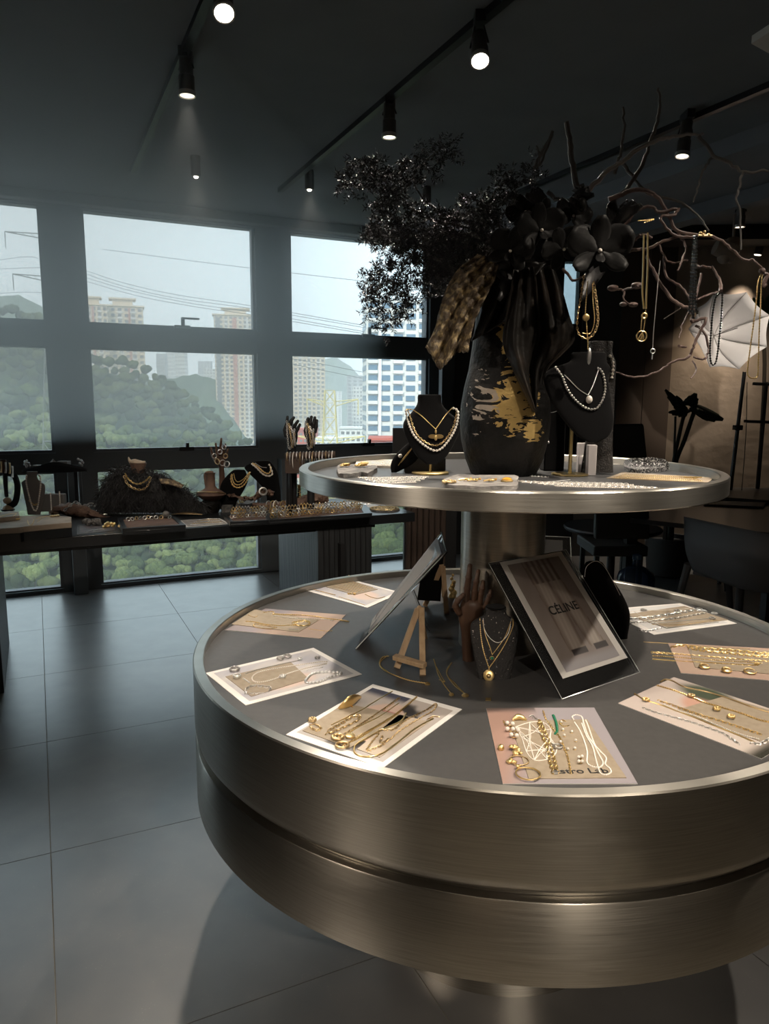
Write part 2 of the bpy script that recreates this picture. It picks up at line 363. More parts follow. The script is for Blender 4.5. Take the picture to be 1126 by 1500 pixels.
# ================================================================== STRUCTURE
S0, S1, NB = -4.0, 3.65, 6.0577
ROWS = [(.03, .939), (1.0904, 1.8847), (2.0593, 2.8926)]
COLS = [(-2.84, -1.4985), (-1.2265, .1154), (.3877, 1.7059), (2.0017, 3.3534)]
PLAN = [(-4.2, -3.2), (9, -3.2), (9, 3.3), (5.42, 5.42), (3.72, NB+.16), (-4.2, NB+.16)]
def plan(z0, z1): return prism([SN(a, b_, z0) for a, b_ in PLAN], (0, 0, z1-z0))
fr = struct('floor', plan(-.2, -.004), 'grout', 'pale grout bed under large grey stone tiles', 'floor')
tile_me = None
for i in range(-4, 8):
    for j in range(-1, 6):
        s0, n0 = -.045+.867*i, 1.603+.877*j-.002
        n1 = min(n0+.877, NB+.0)
        if n0 > NB-.05: continue
        p = (SN(s0+.43, n0+.43, 0))
        if p[1] < -.2 or p[1] > 7.6 or abs(p[0]) > .8*p[1]+1.6: continue
        t = part('tile', bsn(s0+.0015, s0+.8655, n0+.0015, n1-.0015, -.03, 0), 'tile', fr)
struct('ceiling', plan(CEIL, CEIL+.15), 'ceiling_paint', 'matt near-black ceiling above the whole showroom', 'ceiling')
# window wall: posts, transoms, header
wg = [bsn(S0, S1, NB, NB+.16, 2.8926, CEIL)]
xs = [S0]+[q for c in COLS for q in c]+[S1]
for i in range(0, len(xs), 2): wg.append(bsn(xs[i], xs[i+1], NB, NB+.16, 0, 2.8926))
for a, b_ in COLS:
    for z0, z1 in ((0, .03), (.939, 1.0904), (1.8847, 2.0593)): wg.append(bsn(a, b_, NB+.002, NB+.15, z0, z1))
struct('wall_window', join(*wg), 'frame_grey', 'dark grey aluminium posts and transoms dividing the wide window wall', 'wall')
k = 0
for ci, (a, b_) in enumerate(COLS):
    for ri, (z0, z1) in enumerate(ROWS):
        k += 1; e = .022
        wo = struct('window_%d' % k, join(bsn(a, a+e, NB+.03, NB+.09, z0, z1), bsn(b_-e, b_, NB+.03, NB+.09, z0, z1), bsn(a+e, b_-e, NB+.03, NB+.09, z0, z0+e*(.5 if ri == 0 else 1)), bsn(a+e, b_-e, NB+.03, NB+.09, z1-e*.4, z1)), 'frame_grey',
                    ['low floor-level', 'middle', 'tall upper'][ri]+' window pane in the '+['hidden far left', 'left', 'central', 'right'][ci]+' bay of the window wall', 'window')
        part('pane', bsn(a+e*.5, b_-e*.5, NB+.055, NB+.065, z0+.004, z1-.004), 'pane_glass', wo)
        if ri == 2 or ri == 1:
            hs = (a+b_)/2+.06
            part('handle', join(bsn(hs-.07, hs+.05, NB-.012, NB+.03, z0-.004, z0+.026), bsn(hs-.02, hs+.006, NB-.03, NB, z0+.02, z0+(.085 if ri == 2 else .06)), bsn(hs-.02, hs+(.12 if ri == 2 else .0), NB-.045, NB-.03, z0+(.07 if ri == 2 else .045), z0+(.085 if ri == 2 else .06))), 'black_metal', wo, bev=.003)
# slim mullion covers standing proud of each post, and the floor track
for q, (s0, s1) in enumerate(((-1.41, -1.30), (.185, .285), (1.86, 1.965))):
    struct('trim_%d' % (q+1), bsn(s0, s1, NB-.13 if q else NB-.05, NB, 0, 1.0), 'frame_grey', ['slim grey post cover beyond the left bay', 'slim dark post standing on the floor before the first window post', 'slim dark post standing on the floor before the second window post'][q], 'post', bev=.004)
struct('trim_4', bsn(S0, S1, NB-.09, NB-.002, 2.905, 2.975), 'grey_panel', 'grey curtain rail box along the head of the windows', 'trim', bev=.006)
struct('trim_5', bsn(3.40, 3.44, NB-.16, NB-.1, 1.10, 1.90), 'frame_grey', 'slanting frame edge of the open window sash beside the right bay', 'trim')
# blind walls
struct('wall_left', bsn(-4.1, -4.0, -3, NB+.1, 0, CEIL), 'dark_wall', 'dark side wall at the far end of the window wall', 'wall')
struct('wall_back', bsn(-4.1, 7.6, -3.1, -3.0, 0, CEIL), 'concrete', 'unseen rear wall of the showroom, pale to reflect in the steel', 'wall')  # out of view; pale concrete chosen for reflections in the table steel
struct('wall_side', bsn(7.4, 7.5, -3, 6.5, 0, CEIL), 'dark_wall', 'dark end wall far beyond the desks', 'wall')
PE = SN(S1, NB)
def wallxy(x0, y0, x1, y1, z0, z1, th=.12):
    a = np.array([x0, y0, 0]); b_ = np.array([x1, y1, 0]); d = (b_-a)/np.linalg.norm(b_-a); n = np.array([-d[1], d[0], 0])
    return boxg((a+b_)/2+n*th/2+Z*(z0+z1)/2, (b_-a)/2, n*th/2, Z*(z1-z0)/2)
struct('wall_dark', wallxy(PE[0]-.02, PE[1]-.02, 1.63, 6.98, 0, CEIL), 'blackish', 'black wall section behind the vase next to the windows', 'wall')
w10 = struct('window_13', join(wallxy(1.63, 6.98, 1.66, 6.98, 0, CEIL), wallxy(1.80, 6.98, 1.84, 6.98, 0, CEIL), wallxy(1.66, 6.98, 1.8, 6.98, 0, 2.22), wallxy(1.66, 6.98, 1.8, 6.98, 2.78, CEIL)), 'blackish', 'narrow pale window slit between the vase drape and the grey panel', 'window')
part('pane', wallxy(1.66, 7.03, 1.80, 7.03, 2.22, 2.78, .01), 'slit_glass', w10)
struct('wall_grey', wallxy(1.84, 6.96, 2.2, 6.96, 0, CEIL), 'grey_panel', 'charcoal wall panel right of the narrow window slit', 'wall')
struct('wall_brown', join(wallxy(2.2, 6.97, 2.445, 6.97, 0, CEIL), wallxy(2.45, 6.97, 2.70, 6.97, 0, CEIL)), 'brown_panel', 'smooth brown wall panels before the rough concrete wall', 'wall')
struct('wall_concrete', wallxy(2.66, 6.98, 6.6, 6.55, 0, CEIL), 'concrete', 'rough pitted beige concrete wall lit from above', 'wall')
struct('trim_6', wallxy(2.66, 6.95, 6.6, 6.52, 0, .09, .03), 'grey_panel', 'grey skirting at the foot of the concrete wall', 'trim')
struct('trim_7', wallxy(1.6, 6.5, 6.6, 6.1, 2.86, CEIL, .3), 'blackish', 'black soffit beam in front of the concrete wall', 'beam')
for q, s in enumerate((3.62, 4.6)):
    struct('trim_%d' % (8+q), bsn(s, s+.16, -1, 6.0, CEIL-.10, CEIL), 'ceiling_paint', ['black ceiling duct running toward the concrete wall', 'second black ceiling duct nearer the white ceiling panel'][q], 'duct')

# ================================================================== OUTSIDE
def fol(name, c1, c2):
    mat(name, c1, .9, noise=(4.5, c2, .38, .62), bump=(14, 1.0, .8), spec=.1)
fol('foliage_dark', (.036, .056, .022), (.065, .092, .034)); fol('foliage_mid', (.068, .098, .036), (.115, .15, .052)); fol('foliage_light', (.12, .155, .055), (.18, .215, .08))
mat('bark', (.10, .08, .06), .9); mat('soil', (.035, .055, .022), 1, noise=(.05, (.06, .09, .03), .4, .6)); mat('far_hill', (.045, .085, .05), 1, noise=(.02, (.07, .11, .06), .4, .6))
mat('tower_cream', (.62, .53, .40), .8); mat('tower_grey', (.34, .35, .36), .8); mat('tower_pale', (.60, .60, .58), .8); mat('tower_rust', (.42, .20, .15), .8)
mat('tower_glass', (.10, .17, .24), .15, spec=.8); mat('tower_window', (.16, .17, .18), .4); mat('roof_red', (.42, .10, .07), .8); mat('roof_white', (.66, .68, .68), .7); mat('pylon', (.13, .14, .13), .6); mat('pylon_yellow', (.55, .48, .22), .6); mat('cable', (.08, .085, .09), .6)
def el(px, py): d = ray(px, py); return math.atan2(d[2], math.hypot(d[0], d[1]))
def az(px): d = ray(px, 600); return math.atan2(d[0], d[1])
RX = [-260, 0, 70, 130, 165, 200, 240, 290, 330, 370, 420, 500, 560, 700, 900]
RY = [430, 462, 478, 535, 538, 548, 566, 602, 636, 668, 700, 706, 712, 720, 725]
RD = [430, 430, 430, 430, 430, 430, 430, 420, 400, 370, 300, 240, 205, 200, 200]
RA = [az(x) for x in RX]; RE = [el(x, y) for x, y in zip(RX, RY)]
def ground(a, d):
    er = np.interp(a, RA, RE); D = np.interp(a, RA, RD); d0 = D*.45; e0 = math.radians(-24)
    if d <= D: s = max(0, (d-d0)/(D-d0))**.75; return CAMH+d*math.tan(e0+(er-e0)*s) if d > d0 else CAMH+d0*math.tan(e0)-(d0-d)*.2
    return CAMH+D*math.tan(er)-(d-D)*.35
na, nd = 60, 40
def hill(ndf, a0, a1, d0, d1, hf):
    V = []; 
    for i in range(na+1):
        a = a0+(a1-a0)*i/na
        for j in range(nd+1):
            d = d0+(d1-d0)*j/nd; V.append((d*math.sin(a), d*math.cos(a), hf(a, d)))
    return V, [(i*(nd+1)+j, (i+1)*(nd+1)+j, (i+1)*(nd+1)+j+1, i*(nd+1)+j+1) for i in range(na) for j in range(nd)]
struct('hill', hill(0, az(-260), az(900), 60, 620, ground), 'soil', 'steep wooded slope below and beyond the windows', 'hill')
def ridge(name, xs_, ys_, D, label, m='far_hill', rough=1.):
    A_ = [az(x) for x in xs_]; E_ = [el(x, y) for x, y in zip(xs_, ys_)]
    def hf(a, d):
        h = CAMH+D*math.tan(np.interp(a, A_, E_)); r = (math.sin(a*160)+math.sin(a*371+1)+math.sin(a*83))*D*.0006*rough
        return h+r-abs(d-D)*.55
    struct(name, hill(0, A_[0], A_[-1], D*.7, D*1.25, hf), m, label, 'hill')
ridge('far_hills', [-260, 0, 40, 70, 100, 130, 300], [410, 432, 431, 447, 468, 500, 600], 900, 'blue-green wooded hill behind the pylon in the left window', rough=.8)
ridge('far_hills_low', [200, 262, 290, 320, 345, 380, 430], [560, 552, 545, 556, 585, 640, 690], 700, 'darker tree-covered ridge between the two cream towers', rough=1.2)
ridge('mountain', [380, 425, 455, 490, 515, 535, 560, 640, 760], [590, 552, 530, 521, 536, 560, 585, 600, 600], 2300, 'hazy blue mountain behind the grey tower blocks', rough=.8)
# trees
def crown(seed, lumps=7, n=8, m=6):
    r = random.Random(seed); gs = []
    for i in range(lumps):
        a = r.random()*6.28; q = .0 if i == 0 else .45+.25*r.random(); rr = .62 if i == 0 else .32+.2*r.random()
        v, f = ball((q*math.cos(a), q*math.sin(a), .15+(.25 if i == 0 else r.random()*.45)), rr, n, m)
        v = v+np.array([[r.gauss(0, .035) for _ in range(3)] for _ in v]); gs.append((v, f))
    return join(*gs)
protos = []
fams = [('foliage_dark', 'dark green'), ('foliage_mid', 'mid green'), ('foliage_light', 'yellow-green')]
for i in range(9):
    g = crown(i, 9, 9, 7); m_ = fams[i % 3][0]
    me = bpy.data.meshes.new('crown'); me.from_pydata(g[0].tolist(), [], g[1]); me.shade_smooth(); me.materials.append(M[m_]); protos.append(me)
tg = tube([(0, 0, -1.6), (.03, 0, -.8), (0, 0, .1)], [.09, .06, .04], 5, sub=1); tme = bpy.data.meshes.new('trunk'); tme.from_pydata(tg[0].tolist(), [], tg[1]); tme.materials.append(M['bark'])
cand = []
r = random.Random(3)
for i in range(5200):
    a = r.uniform(az(-60), az(640)); D = np.interp(a, RA, RD); d = D*math.sqrt(r.uniform(.45**2, 1.02)); z = ground(a, d)
    p = np.array([d*math.sin(a), d*math.cos(a), z]); q = p-CAM; w_ = q@_fw
    px = 563+F*(q@RT)/w_; py = 750-F*(q@UP)/w_
    if py > 885 or px < -30: continue
    cand.append((d, px, py, p))
cand.sort(key=lambda t: t[0])
keep = []; grid = {}
for d, px, py, p in cand:
    rad = r.uniform(2.9, 4.6)*(.55+.45*min(1, d/330)); key = (int(p[0]//6), int(p[1]//6))
    if sum(1 for i in (-1, 0, 1) for j in (-1, 0, 1) for t in grid.get((key[0]+i, key[1]+j), []) if np.linalg.norm(t[0][:2]-p[:2]) < (t[1]+rad)*.62): continue
    grid.setdefault(key, []).append((p, rad)); keep.append((d, px, py, p, rad))
nt_ = 0; rest = []
for d, px, py, p, rad in keep:
    vis = (20 < px < 600 and 762 < py < 872) or (0 <= px < 375 and 500 < py < 668)
    if vis and nt_ < 290:
        nt_ += 1; i = r.choice([0, 3, 6, 1, 4, 7, 1, 4, 2, 5, 8]) if px < 400 else r.choice([0, 3, 6, 0, 3, 1, 4])
        t = thing('tree', fams[i % 3][1]+' rounded tree in the dense wood on the slope outside', 'tree', p, 'trees on the slope outside')
        for nm, me in (('crown', protos[i]), ('trunk', tme)):
            o_ = bpy.data.objects.new(nm, me); C.objects.link(o_); o_.parent = t; o_.location = (0, 0, rad*1.0); o_.scale = (rad, rad, rad*r.uniform(.85, 1.15)); o_.rotation_euler = (0, 0, r.uniform(0, 6.28))
    else: rest.append((p, rad))
cg = [crown(i, 4, 7, 5) for i in range(20, 26)]
for q, (mm, nm) in enumerate(fams):
    gs = []
    for p, rad in rest[q::3]:
        v, f = r.choice(cg); a = r.uniform(0, 6.28); R_ = np.array([[math.cos(a), -math.sin(a), 0], [math.sin(a), math.cos(a), 0], [0, 0, 1]])
        gs.append((v@R_.T*rad+p+Z*rad*.9, f))
    if gs:
        o_ = one('forest', join(*gs), mm, nm+' tree crowns filling the wooded slope behind the nearer trees', 'forest', ang=180); o_['kind'] = 'stuff'

# ---- towers
def tower(name, x0, x1, yt, yb, D, depth, yaw, m, label, floors, bays, roofs=True, win=(.55, .5), wm='tower_window', balc=.5, parts=False, strip=None, group=None):
    a = PY((x0+x1)/2, 600, D); zt = PY(x0, yt, D)[2]; zb = PY(x0, yb, D)[2]; wd = (x1-x0)/F*D/2
    c, s = math.cos(yaw), math.sin(yaw); ex = np.array([c, s, 0]); ey = np.array([-s, c, 0]); o = np.array([a[0], a[1], 0])
    t = thing(name, label, 'building', o+Z*zb, group)
    ctr = o+ey*depth/2
    part('body', boxg(ctr+Z*(zt+zb)/2, ex*wd, ey*depth/2, Z*(zt-zb)/2), m, t)
    H_ = (zt-zb)/floors; ws = []; bs = []
    for f in range(floors):
        z = zb+(f+.5)*H_
        for k_ in range(bays):
            x = -wd+(k_+.5)*2*wd/bays
            ws.append(boxg(o+ex*x+Z*z-ey*.1, ex*wd/bays*win[0], ey*.25, Z*H_*win[1]/2))
            if balc and k_ % 2 == 0: bs.append(boxg(o+ex*x+Z*(z-H_*.42)-ey*balc/2, ex*wd/bays*.8, ey*balc, Z*H_*.16))
        for sd in (-1, 1):
            for k_ in range(3): ws.append(boxg(ctr+ex*sd*wd+ey*(k_-1)*depth/3+Z*z, ex*.2, ey*depth/3*.28, Z*H_*win[1]/2))
    if parts:
        nf = 0
        for g in ws[:]:
            if nf < 280: part('window', g, wm, t)
            nf += 1
        part('side_windows', join(*ws[280:]), wm, t, stuff=True) if len(ws) > 280 else None
    else: part('windows', join(*ws), wm, t, stuff=True)
    if bs: part('balconies', join(*bs), 'tower_pale', t, stuff=True)
    if strip:
        for sx_, sw, sm in strip: part('facade_strip', boxg(o+ex*wd*sx_+Z*(zt+zb)/2-ey*.25, ex*wd*sw, ey*.5, Z*(zt-zb)/2*.97), sm, t)
    if roofs:
        part('roof', join(boxg(ctr+Z*(zt+.6), ex*wd*1.08, ey*depth*.55, Z*.5), boxg(ctr+Z*(zt+3), ex*wd*.5, ey*depth*.3, Z*3), boxg(ctr+Z*(zt+6.4), ex*wd*.68, ey*depth*.4, Z*.5)), m, t)
    return t
tower('tower_block', 120, 163, 447, 560, 560, 18, .35, 'tower_cream', 'broad cream apartment tower with red strip by the first window post', 13, 6, strip=[(.1, .06, 'tower_rust')])
tower('tower_block', 160, 214, 449, 560, 575, 20, .35, 'tower_cream', 'cream apartment tower with stepped roof behind the hill crest', 13, 6, strip=[(.3, .05, 'tower_rust')], roofs=True)
tower('tower_block', 318, 378, 462, 690, 650, 20, .18, 'tower_cream', 'tall slender cream tower left of the second window post', 36, 9, balc=.4, strip=[(-.05, .10, 'tower_rust'), (-.82, .10, 'tower_window'), (.55, .05, 'tower_pale')])
tower('tower_block', 424, 476, 505, 720, 700, 18, .12, 'tower_cream', 'cream tower seen low in the right window bay', 34, 8, balc=.6)
tower('tower_block', 508, 540, 550, 730, 900, 20, .0, 'tower_grey', 'slim blue-grey tower left of the glass tower', 34, 4, balc=0, roofs=False)
tower('tower_block', 517, 545, 566, 730, 820, 16, .1, 'tower_pale', 'pale ribbed block in front of the slim grey tower', 30, 6, balc=.6, roofs=False)
for q, (x0, x1, yt, D, lb) in enumerate(((232, 244, 518, 1150, 'small hazy block nearest the stepped cream tower'), (246, 257, 516, 1200, 'narrow white hazy tower in the gap above the hill'), (259, 273, 514, 1100, 'widest white hazy tower in the gap above the hill'), (292, 310, 529, 1300, 'distant blue-grey block rising over the dark ridge'), (300, 317, 540, 1000, 'low pale block at the foot of the slender cream tower'), (478, 500, 573, 1400, 'faint distant block below the mountain'))):
    tower('tower_block', x0, x1, yt, 640, D, 16, 0, 'tower_grey' if q in (0, 3) else 'tower_pale', lb, 22, 4, balc=0, roofs=False)
tower('glass_tower', 537, 664, 440, 735, 222, 16, .10, 'tower_pale', 'large near tower of pale balconies and blue glass in the right window bay', 20, 7, win=(.72, .52), wm='tower_glass', balc=.7, parts=True, roofs=False, strip=[(-.70, .035, 'roof_white'), (.62, .03, 'tower_grey')])
for q, (x0, x1, yt, yb, D, m_, lb) in enumerate(((431, 462, 630, 700, 330, 'roof_red', 'long red-roofed shed beside the pylon foot'), (462, 500, 644, 700, 300, 'roof_white', 'white flat-roofed building under the yellow pylon'), (498, 536, 628, 700, 320, 'roof_white', 'white stepped building next to the glass tower'), (540, 575, 645, 700, 200, 'roof_red', 'red brick building at the foot of the glass tower'))):
    a = PY((x0+x1)/2, 600, D); zt = PY(x0, yt, D)[2]; zb = PY(x0, yb, D)[2]; wd = (x1-x0)/F*D/2
    t = thing('low_building', lb, 'building', np.array([a[0], a[1], zb]))
    part('walls', bx(a[0]-wd, a[0]+wd, D, D+12, zb, zt), m_, t); part('roof', bx(a[0]-wd*1.05, a[0]+wd*1.05, D-.6, D+12.6, zt, zt+.7), 'roof_white' if m_ == 'roof_white' else 'roof_red', t)
    part('windows', join(*[boxg((a[0]+wd*(-.8+.4*i), D, zt-1.8-3*j), (wd*.12, 0, 0), (0, .15, 0), (0, 0, .6)) for i in range(5) for j in range(3)]), 'tower_window', t, stuff=True)
# ---- pylons
def pylon(name, px, yt, yb, D, m, label, arms, wt, wb):
    a = PY(px, 600, D); X = a[0]; zt = PY(px, yt, D)[2]; zb = PY(px, yb, D)[2]; k_ = D/F
    t = thing(name, label, 'pylon', (X, D, zb)); H_ = zt-zb; gs = []
    def hw(z): return (wb+(wt-wb)*((z-zb)/H_)**.7)*k_
    def corner(i, z): return np.array([X+(1 if i in (0, 3) else -1)*hw(z), D+(1 if i < 2 else -1)*hw(z), z])
    zz = zb+H_*np.array([0, .18, .34, .48, .60, .70, .79, .87, .94, 1.])
    for i in range(4):
        gs.append(tube([corner(i, z) for z in zz], .16*D/250, 4, raw=True))
        for z0, z1 in zip(zz[:-1], zz[1:]):
            gs.append(tube([corner(i, z0), corner((i+1) % 4, z1)], .09*D/250, 4, raw=True)); gs.append(tube([corner((i+1) % 4, z0), corner(i, z1)], .09*D/250, 4, raw=True)); gs.append(tube([corner(i, z1), corner((i+1) % 4, z1)], .09*D/250, 4, raw=True))
    part('lattice', join(*gs), m, t)
    for y_, xl, xr, dy in arms:
        z = PY(px, y_, D)[2]; g2 = []
        for sx_, xe in ((-1, xl), (1, xr)):
            tip = np.array([X+(xe-px)*k_, D-dy*sx_*-1, z+.4*k_*8]); b0 = np.array([X+sx_*hw(z), D, z]); b1 = np.array([X+sx_*hw(z), D, z-7*k_])
            for s_ in (b0, b1): g2.append(tube([s_, tip], .17*D/250, 4, raw=True))
            for q in range(1, 5): g2.append(tube([b0+(tip-b0)*q/5, b1+(tip-b1)*(q-.5)/5], .07*D/250, 4, raw=True))
            g2.append(tube([tip, tip-Z*k_*22], .17*D/250, 4, raw=True))
        part('cross_arm', join(*g2), m, t)
    return t
pylon('power_pylon', 90, 325, 800, 300, 'pylon', 'grey lattice power pylon half hidden behind the first window post', [(343, 26, 121, 0), (405, 33, 124, 0)], 5, 34)
pylon('power_pylon', 483, 572, 866, 190, 'pylon_yellow', 'yellowish lattice pylon standing low in the right window bay', [(588, 450, 524, 0), (642, 434, 534, 0)], 7, 26)
for pts, lb in (([(-20, 384), (40, 376), (66, 385), (120, 420)], 'upper power cable reaching the grey pylon from the left'), ([(-20, 395), (66, 392), (118, 398)], 'middle power cable crossing the leftmost upper window'), ([(-20, 431), (40, 428), (120, 432)], 'lowest power cable just above the left hilltop'),
                ([(116, 393), (180, 414), (260, 432), (375, 449), (540, 478)], 'topmost cable of the bundle sloping across the centre window'), ([(116, 398), (180, 419), (260, 437), (375, 453), (540, 481)], 'second cable of the bundle sloping across the centre window'), ([(116, 404), (200, 428), (290, 446), (375, 458), (540, 487)], 'third cable of the bundle sloping across the centre window'), ([(116, 409), (200, 433), (290, 450), (375, 462), (540, 490)], 'bottom cable of the bundle sloping across the centre window'),
                ([(150, 365), (280, 382), (420, 399), (560, 415)], 'faint single cable high in the centre window'), ([(426, 525), (480, 535), (540, 547)], 'upper cable in front of the hazy mountain'), ([(426, 533), (480, 544), (540, 556)], 'lower cable in front of the hazy mountain')):
    one('power_line', tube([PY(x, y, 280-i*12) for i, (x, y) in enumerate(pts)], .085, 4, sub=5), 'cable', lb, 'cable')
# haze in the open air and an added indoor wedge imitating lens glare
def vol(name, geo, dens, g, label, col):
    m = bpy.data.materials.new(name); m.use_nodes = True; nt = m.node_tree; nt.nodes.clear()
    o = nt.nodes.new('ShaderNodeOutputMaterial'); s = nt.nodes.new('ShaderNodeVolumeScatter'); s.inputs['Density'].default_value = dens; s.inputs['Anisotropy'].default_value = g; s.inputs['Color'].default_value = (*col, 1)
    nt.links.new(s.outputs[0], o.inputs['Volume']); M[name] = m
    ob = one(name, geo, m, label, 'haze'); ob['kind'] = 'stuff'; return ob
vol('outdoor_haze', bx(-1200, 900, 60, 1500, -300, 800), OUTDOOR_HAZE, .3, 'pale blue haze lying over the hills and towers', (.92, .96, 1))
if GLARE_HAZE:
    hz = [SN(a, n, z) for n, b_, z0 in ((.6, -1.3, 1.85), (6.0, 2.9, 1.15)) for a, z in ((-3.9, z0), (b_, z0), (b_, CEIL-.02), (-3.9, CEIL-.02))]
    vol('glare_haze', (hz, [(0, 1, 2, 3), (7, 6, 5, 4), (0, 4, 5, 1), (1, 5, 6, 2), (2, 6, 7, 3), (3, 7, 4, 0)]), GLARE_HAZE, .72, 'added haze wedge imitating bluish lens glare before the windows', (.86, .95, 1))

# ================================================================== ROUND TWO-TIER TABLE
t = thing('round_display_table', 'large round two-tier display table in brushed bronze steel', 'display table', TC)
part('foot', lathe([(RF, 0), (RF, HB)], TC, 96), 'steel', t, label='recessed round foot')
part('lower_drum', lathe([(RF-.02, HB), (R1-.004, HB), (R1, HB+.004), (R1, HG-.003), (R1-.002, HG), (R1-.05, HG)], TC, 160, cap=False), 'steel', t)
part('upper_drum', lathe([(R1-.05, HG), (R1-.022, HG+.001), (R1-.022, HG+.009), (R1-.012, HG+.013), (R1-.003, HG+.024), (R1, HG+.040), (R1, HR-.003), (R1-.003, HR)], TC, 160, cap=False), 'steel', t)
part('rim', lathe([(R1-.003, HR), (R1-.025, HR), (R1-.027, HR-.002), (R1-.027, ZT-.002)], TC, 160, cap=False), 'rim_steel', t, label='polished flat rim of the lower tier')
LOW = part('table_top', lathe([(.11, ZT), (R1-.026, ZT)], TC, 120, cap=False), 'table_top', t, label='matt charcoal lower surface')
part('column', lathe([(.117, ZT-.01), (.117, HUB)], TC, 64), 'steel', t)
part('tray', lathe([(.1, HUB), (R2-.004, HUB), (R2, HUB+.003), (R2, HU-.003), (R2-.003, HU)], TC, 160, cap=False), 'rim_steel', t)
part('tray_rim', lathe([(R2-.003, HU), (R2-.022, HU), (R2-.024, HU-.002), (R2-.024, ZU-.002)], TC, 160, cap=False), 'rim_steel', t)
UPR = part('tray_floor', lathe([(.001, ZU), (R2-.023, ZU)], TC, 120, cap=False), 'tray_top', t, label='slate grey upper surface')
TL = bvh(LOW); TU = bvh(UPR)

# ================================================================== LONG BLACK DESK BY THE WINDOW
DN0, DN1 = 4.055, 4.90
t = thing('display_desk', 'long black display desk standing along the windows', 'desk', SN(.3, 4.5, 0))
part('desk_top', bsn(-1.7, 2.157, DN0, DN1, ZD-.058, ZD), 'desk_black', t, bev=.004)
part('rail', bsn(-1.2, 1.9, DN0+.06, DN0+.1, ZD-.085, ZD-.058), 'black_metal', t)
for s0, s1 in ((-.66, -.235), (1.50, 1.86)):
    lg = part('leg', bsn(s0, s1, DN0-.02 if s0 < 0 else DN0+.02, DN1-.02, 0, ZD-.058), 'desk_wood', t, label='thick ribbed dark panel leg', bev=.004)
    part('groove', join(*[bsn(s0+.035*q, s0+.035*q+.004, DN0-.026 if s0 < 0 else DN0+.014, DN0+.02, .01, ZD-.06) for q in range(1, 10)], bsn(s0+(s1-s0)*.36, s0+(s1-s0)*.36+.03, DN0-.028, DN0+.02, 0, ZD-.16)), 'blackish', lg, stuff=True)
DT = bvh(t.children[0])

# ================================================================== RIGHT SIDE FURNITURE
def leg4(t, pts, r, m='black_metal'):
    for a, b_ in pts: part('leg', tube([a, b_], [r, r*.75], 8, sub=1), m, t)
a, b_, c, d = PZ(905, 757, .76), PZ(1150, 783, .76), PZ(1190, 716, .76), PZ(975, 712, .76)
t = thing('work_table', 'black work table behind the grey chair', 'table', (a+b_+c+d)/4*np.array([1, 1, 0]))
part('table_top', prism([a, b_, c, d], (0, 0, -.03)), 'desk_black', t, bev=.003)
for q in (a, b_, c, d): qq = q+((a+b_+c+d)/4-q)*.12; part('leg', bx(qq[0]-.035, qq[0]+.035, qq[1]-.035, qq[1]+.035, 0, .73), 'black_metal', t)
WT = bvh(t.children[0])
one('tablet', prism([PZ(1030, 738, .775), PZ(1118, 742, .775), PZ(1122, 736, .775), PZ(1040, 733, .775)], (0, 0, -.013)), 'blackish', 'thin black tablet lying on the work table', 'tablet')
one('laptop_riser', prism([PZ(1000, 724, .79), PZ(1126, 733, .79), PZ(1140, 716, .79), PZ(1010, 712, .79)], (0, 0, -.028)), 'black_metal', 'low black riser tray at the back of the work table', 'riser', bev=.003)
# chair seen from behind
cy = 4.05
def cp(px, py, dy=0): return PY(px, py, cy+dy)
t = thing('shell_chair', 'dark grey plastic shell chair seen from behind', 'chair', np.array([cp(1065, 800)[0], cy+.2, 0]))
bk = sheet([cp(1002, 757, .22), cp(1003, 790, .14), cp(1006, 812, .12), cp(1015, 835, .10)], [cp(1165, 790, -.28), cp(1160, 815, -.3), cp(1152, 840, -.3), cp(1135, 868, -.28)], 18, 14, lambda u, v: (0, -.11*math.sin(math.pi*u)*(1-.1*v), -.018*math.sin(math.pi*u)*(1 if v > .5 else -.4)))
part('backrest', bk, 'grey_plastic', t, solid=.012, ang=80)
part('seat', prism([cp(1014, 836, .12)+Z*0, cp(1136, 866, -.25), cp(1175, 862, .1), cp(1060, 838, .48)], (0, 0, -.02)), 'grey_plastic', t, bev=.006)
for a, b_ in ((cp(1008, 826, .15), cp(986, 905, .25)*1.0), (cp(1132, 860, -.22), cp(1148, 960, -.35)), (cp(1085, 850, .02), cp(1078, 950, -.1)), (cp(1066, 842, .45), cp(1070, 900, .6))):
    e_ = a+(b_-a)*(a[2]/(a[2]-b_[2])); part('leg', tube([a, (a+e_)/2, e_], [.024, .020, .014], 8, sub=2), 'grey_plastic', t)
# round dark side table, jug, far chair, black back panel
c = PZ(897, 771, .60); c = np.array([c[0], c[1], 0])
t = thing('round_side_table', 'small round black side table half hidden behind the big display table', 'side table', c)
part('top', lathe([(.01, .575), (.34, .575), (.35, .59), (.34, .60), (.01, .60)], c, 40), 'black_metal', t); part('pole', lathe([(.03, 0), (.03, .58)], c, 12), 'black_metal', t); part('base', lathe([(.2, 0), (.2, .012), (.05, .02)], c, 32), 'black_metal', t)
c = np.array([PY(932, 830, 4.6)[0], 4.6, 0])
t = thing('water_jug', 'large clear blue water bottle standing on the floor', 'bottle', c)
part('body', lathe([(.10, 0), (.12, .02), (.12, .14), (.114, .16), (.12, .18), (.12, .36), (.108, .40), (.06, .435), (.028, .45), (.026, .49)], c, 28), 'jug_plastic', t)
part('cap', lathe([(.03, .49), (.03, .52), (.01, .525)], c, 16), 'blue_plastic', t)
t = thing('black_easy_chair', 'black chair back showing behind the right of the upper tray', 'chair', np.array([PY(918, 700, 4.6)[0], 4.65, 0]))
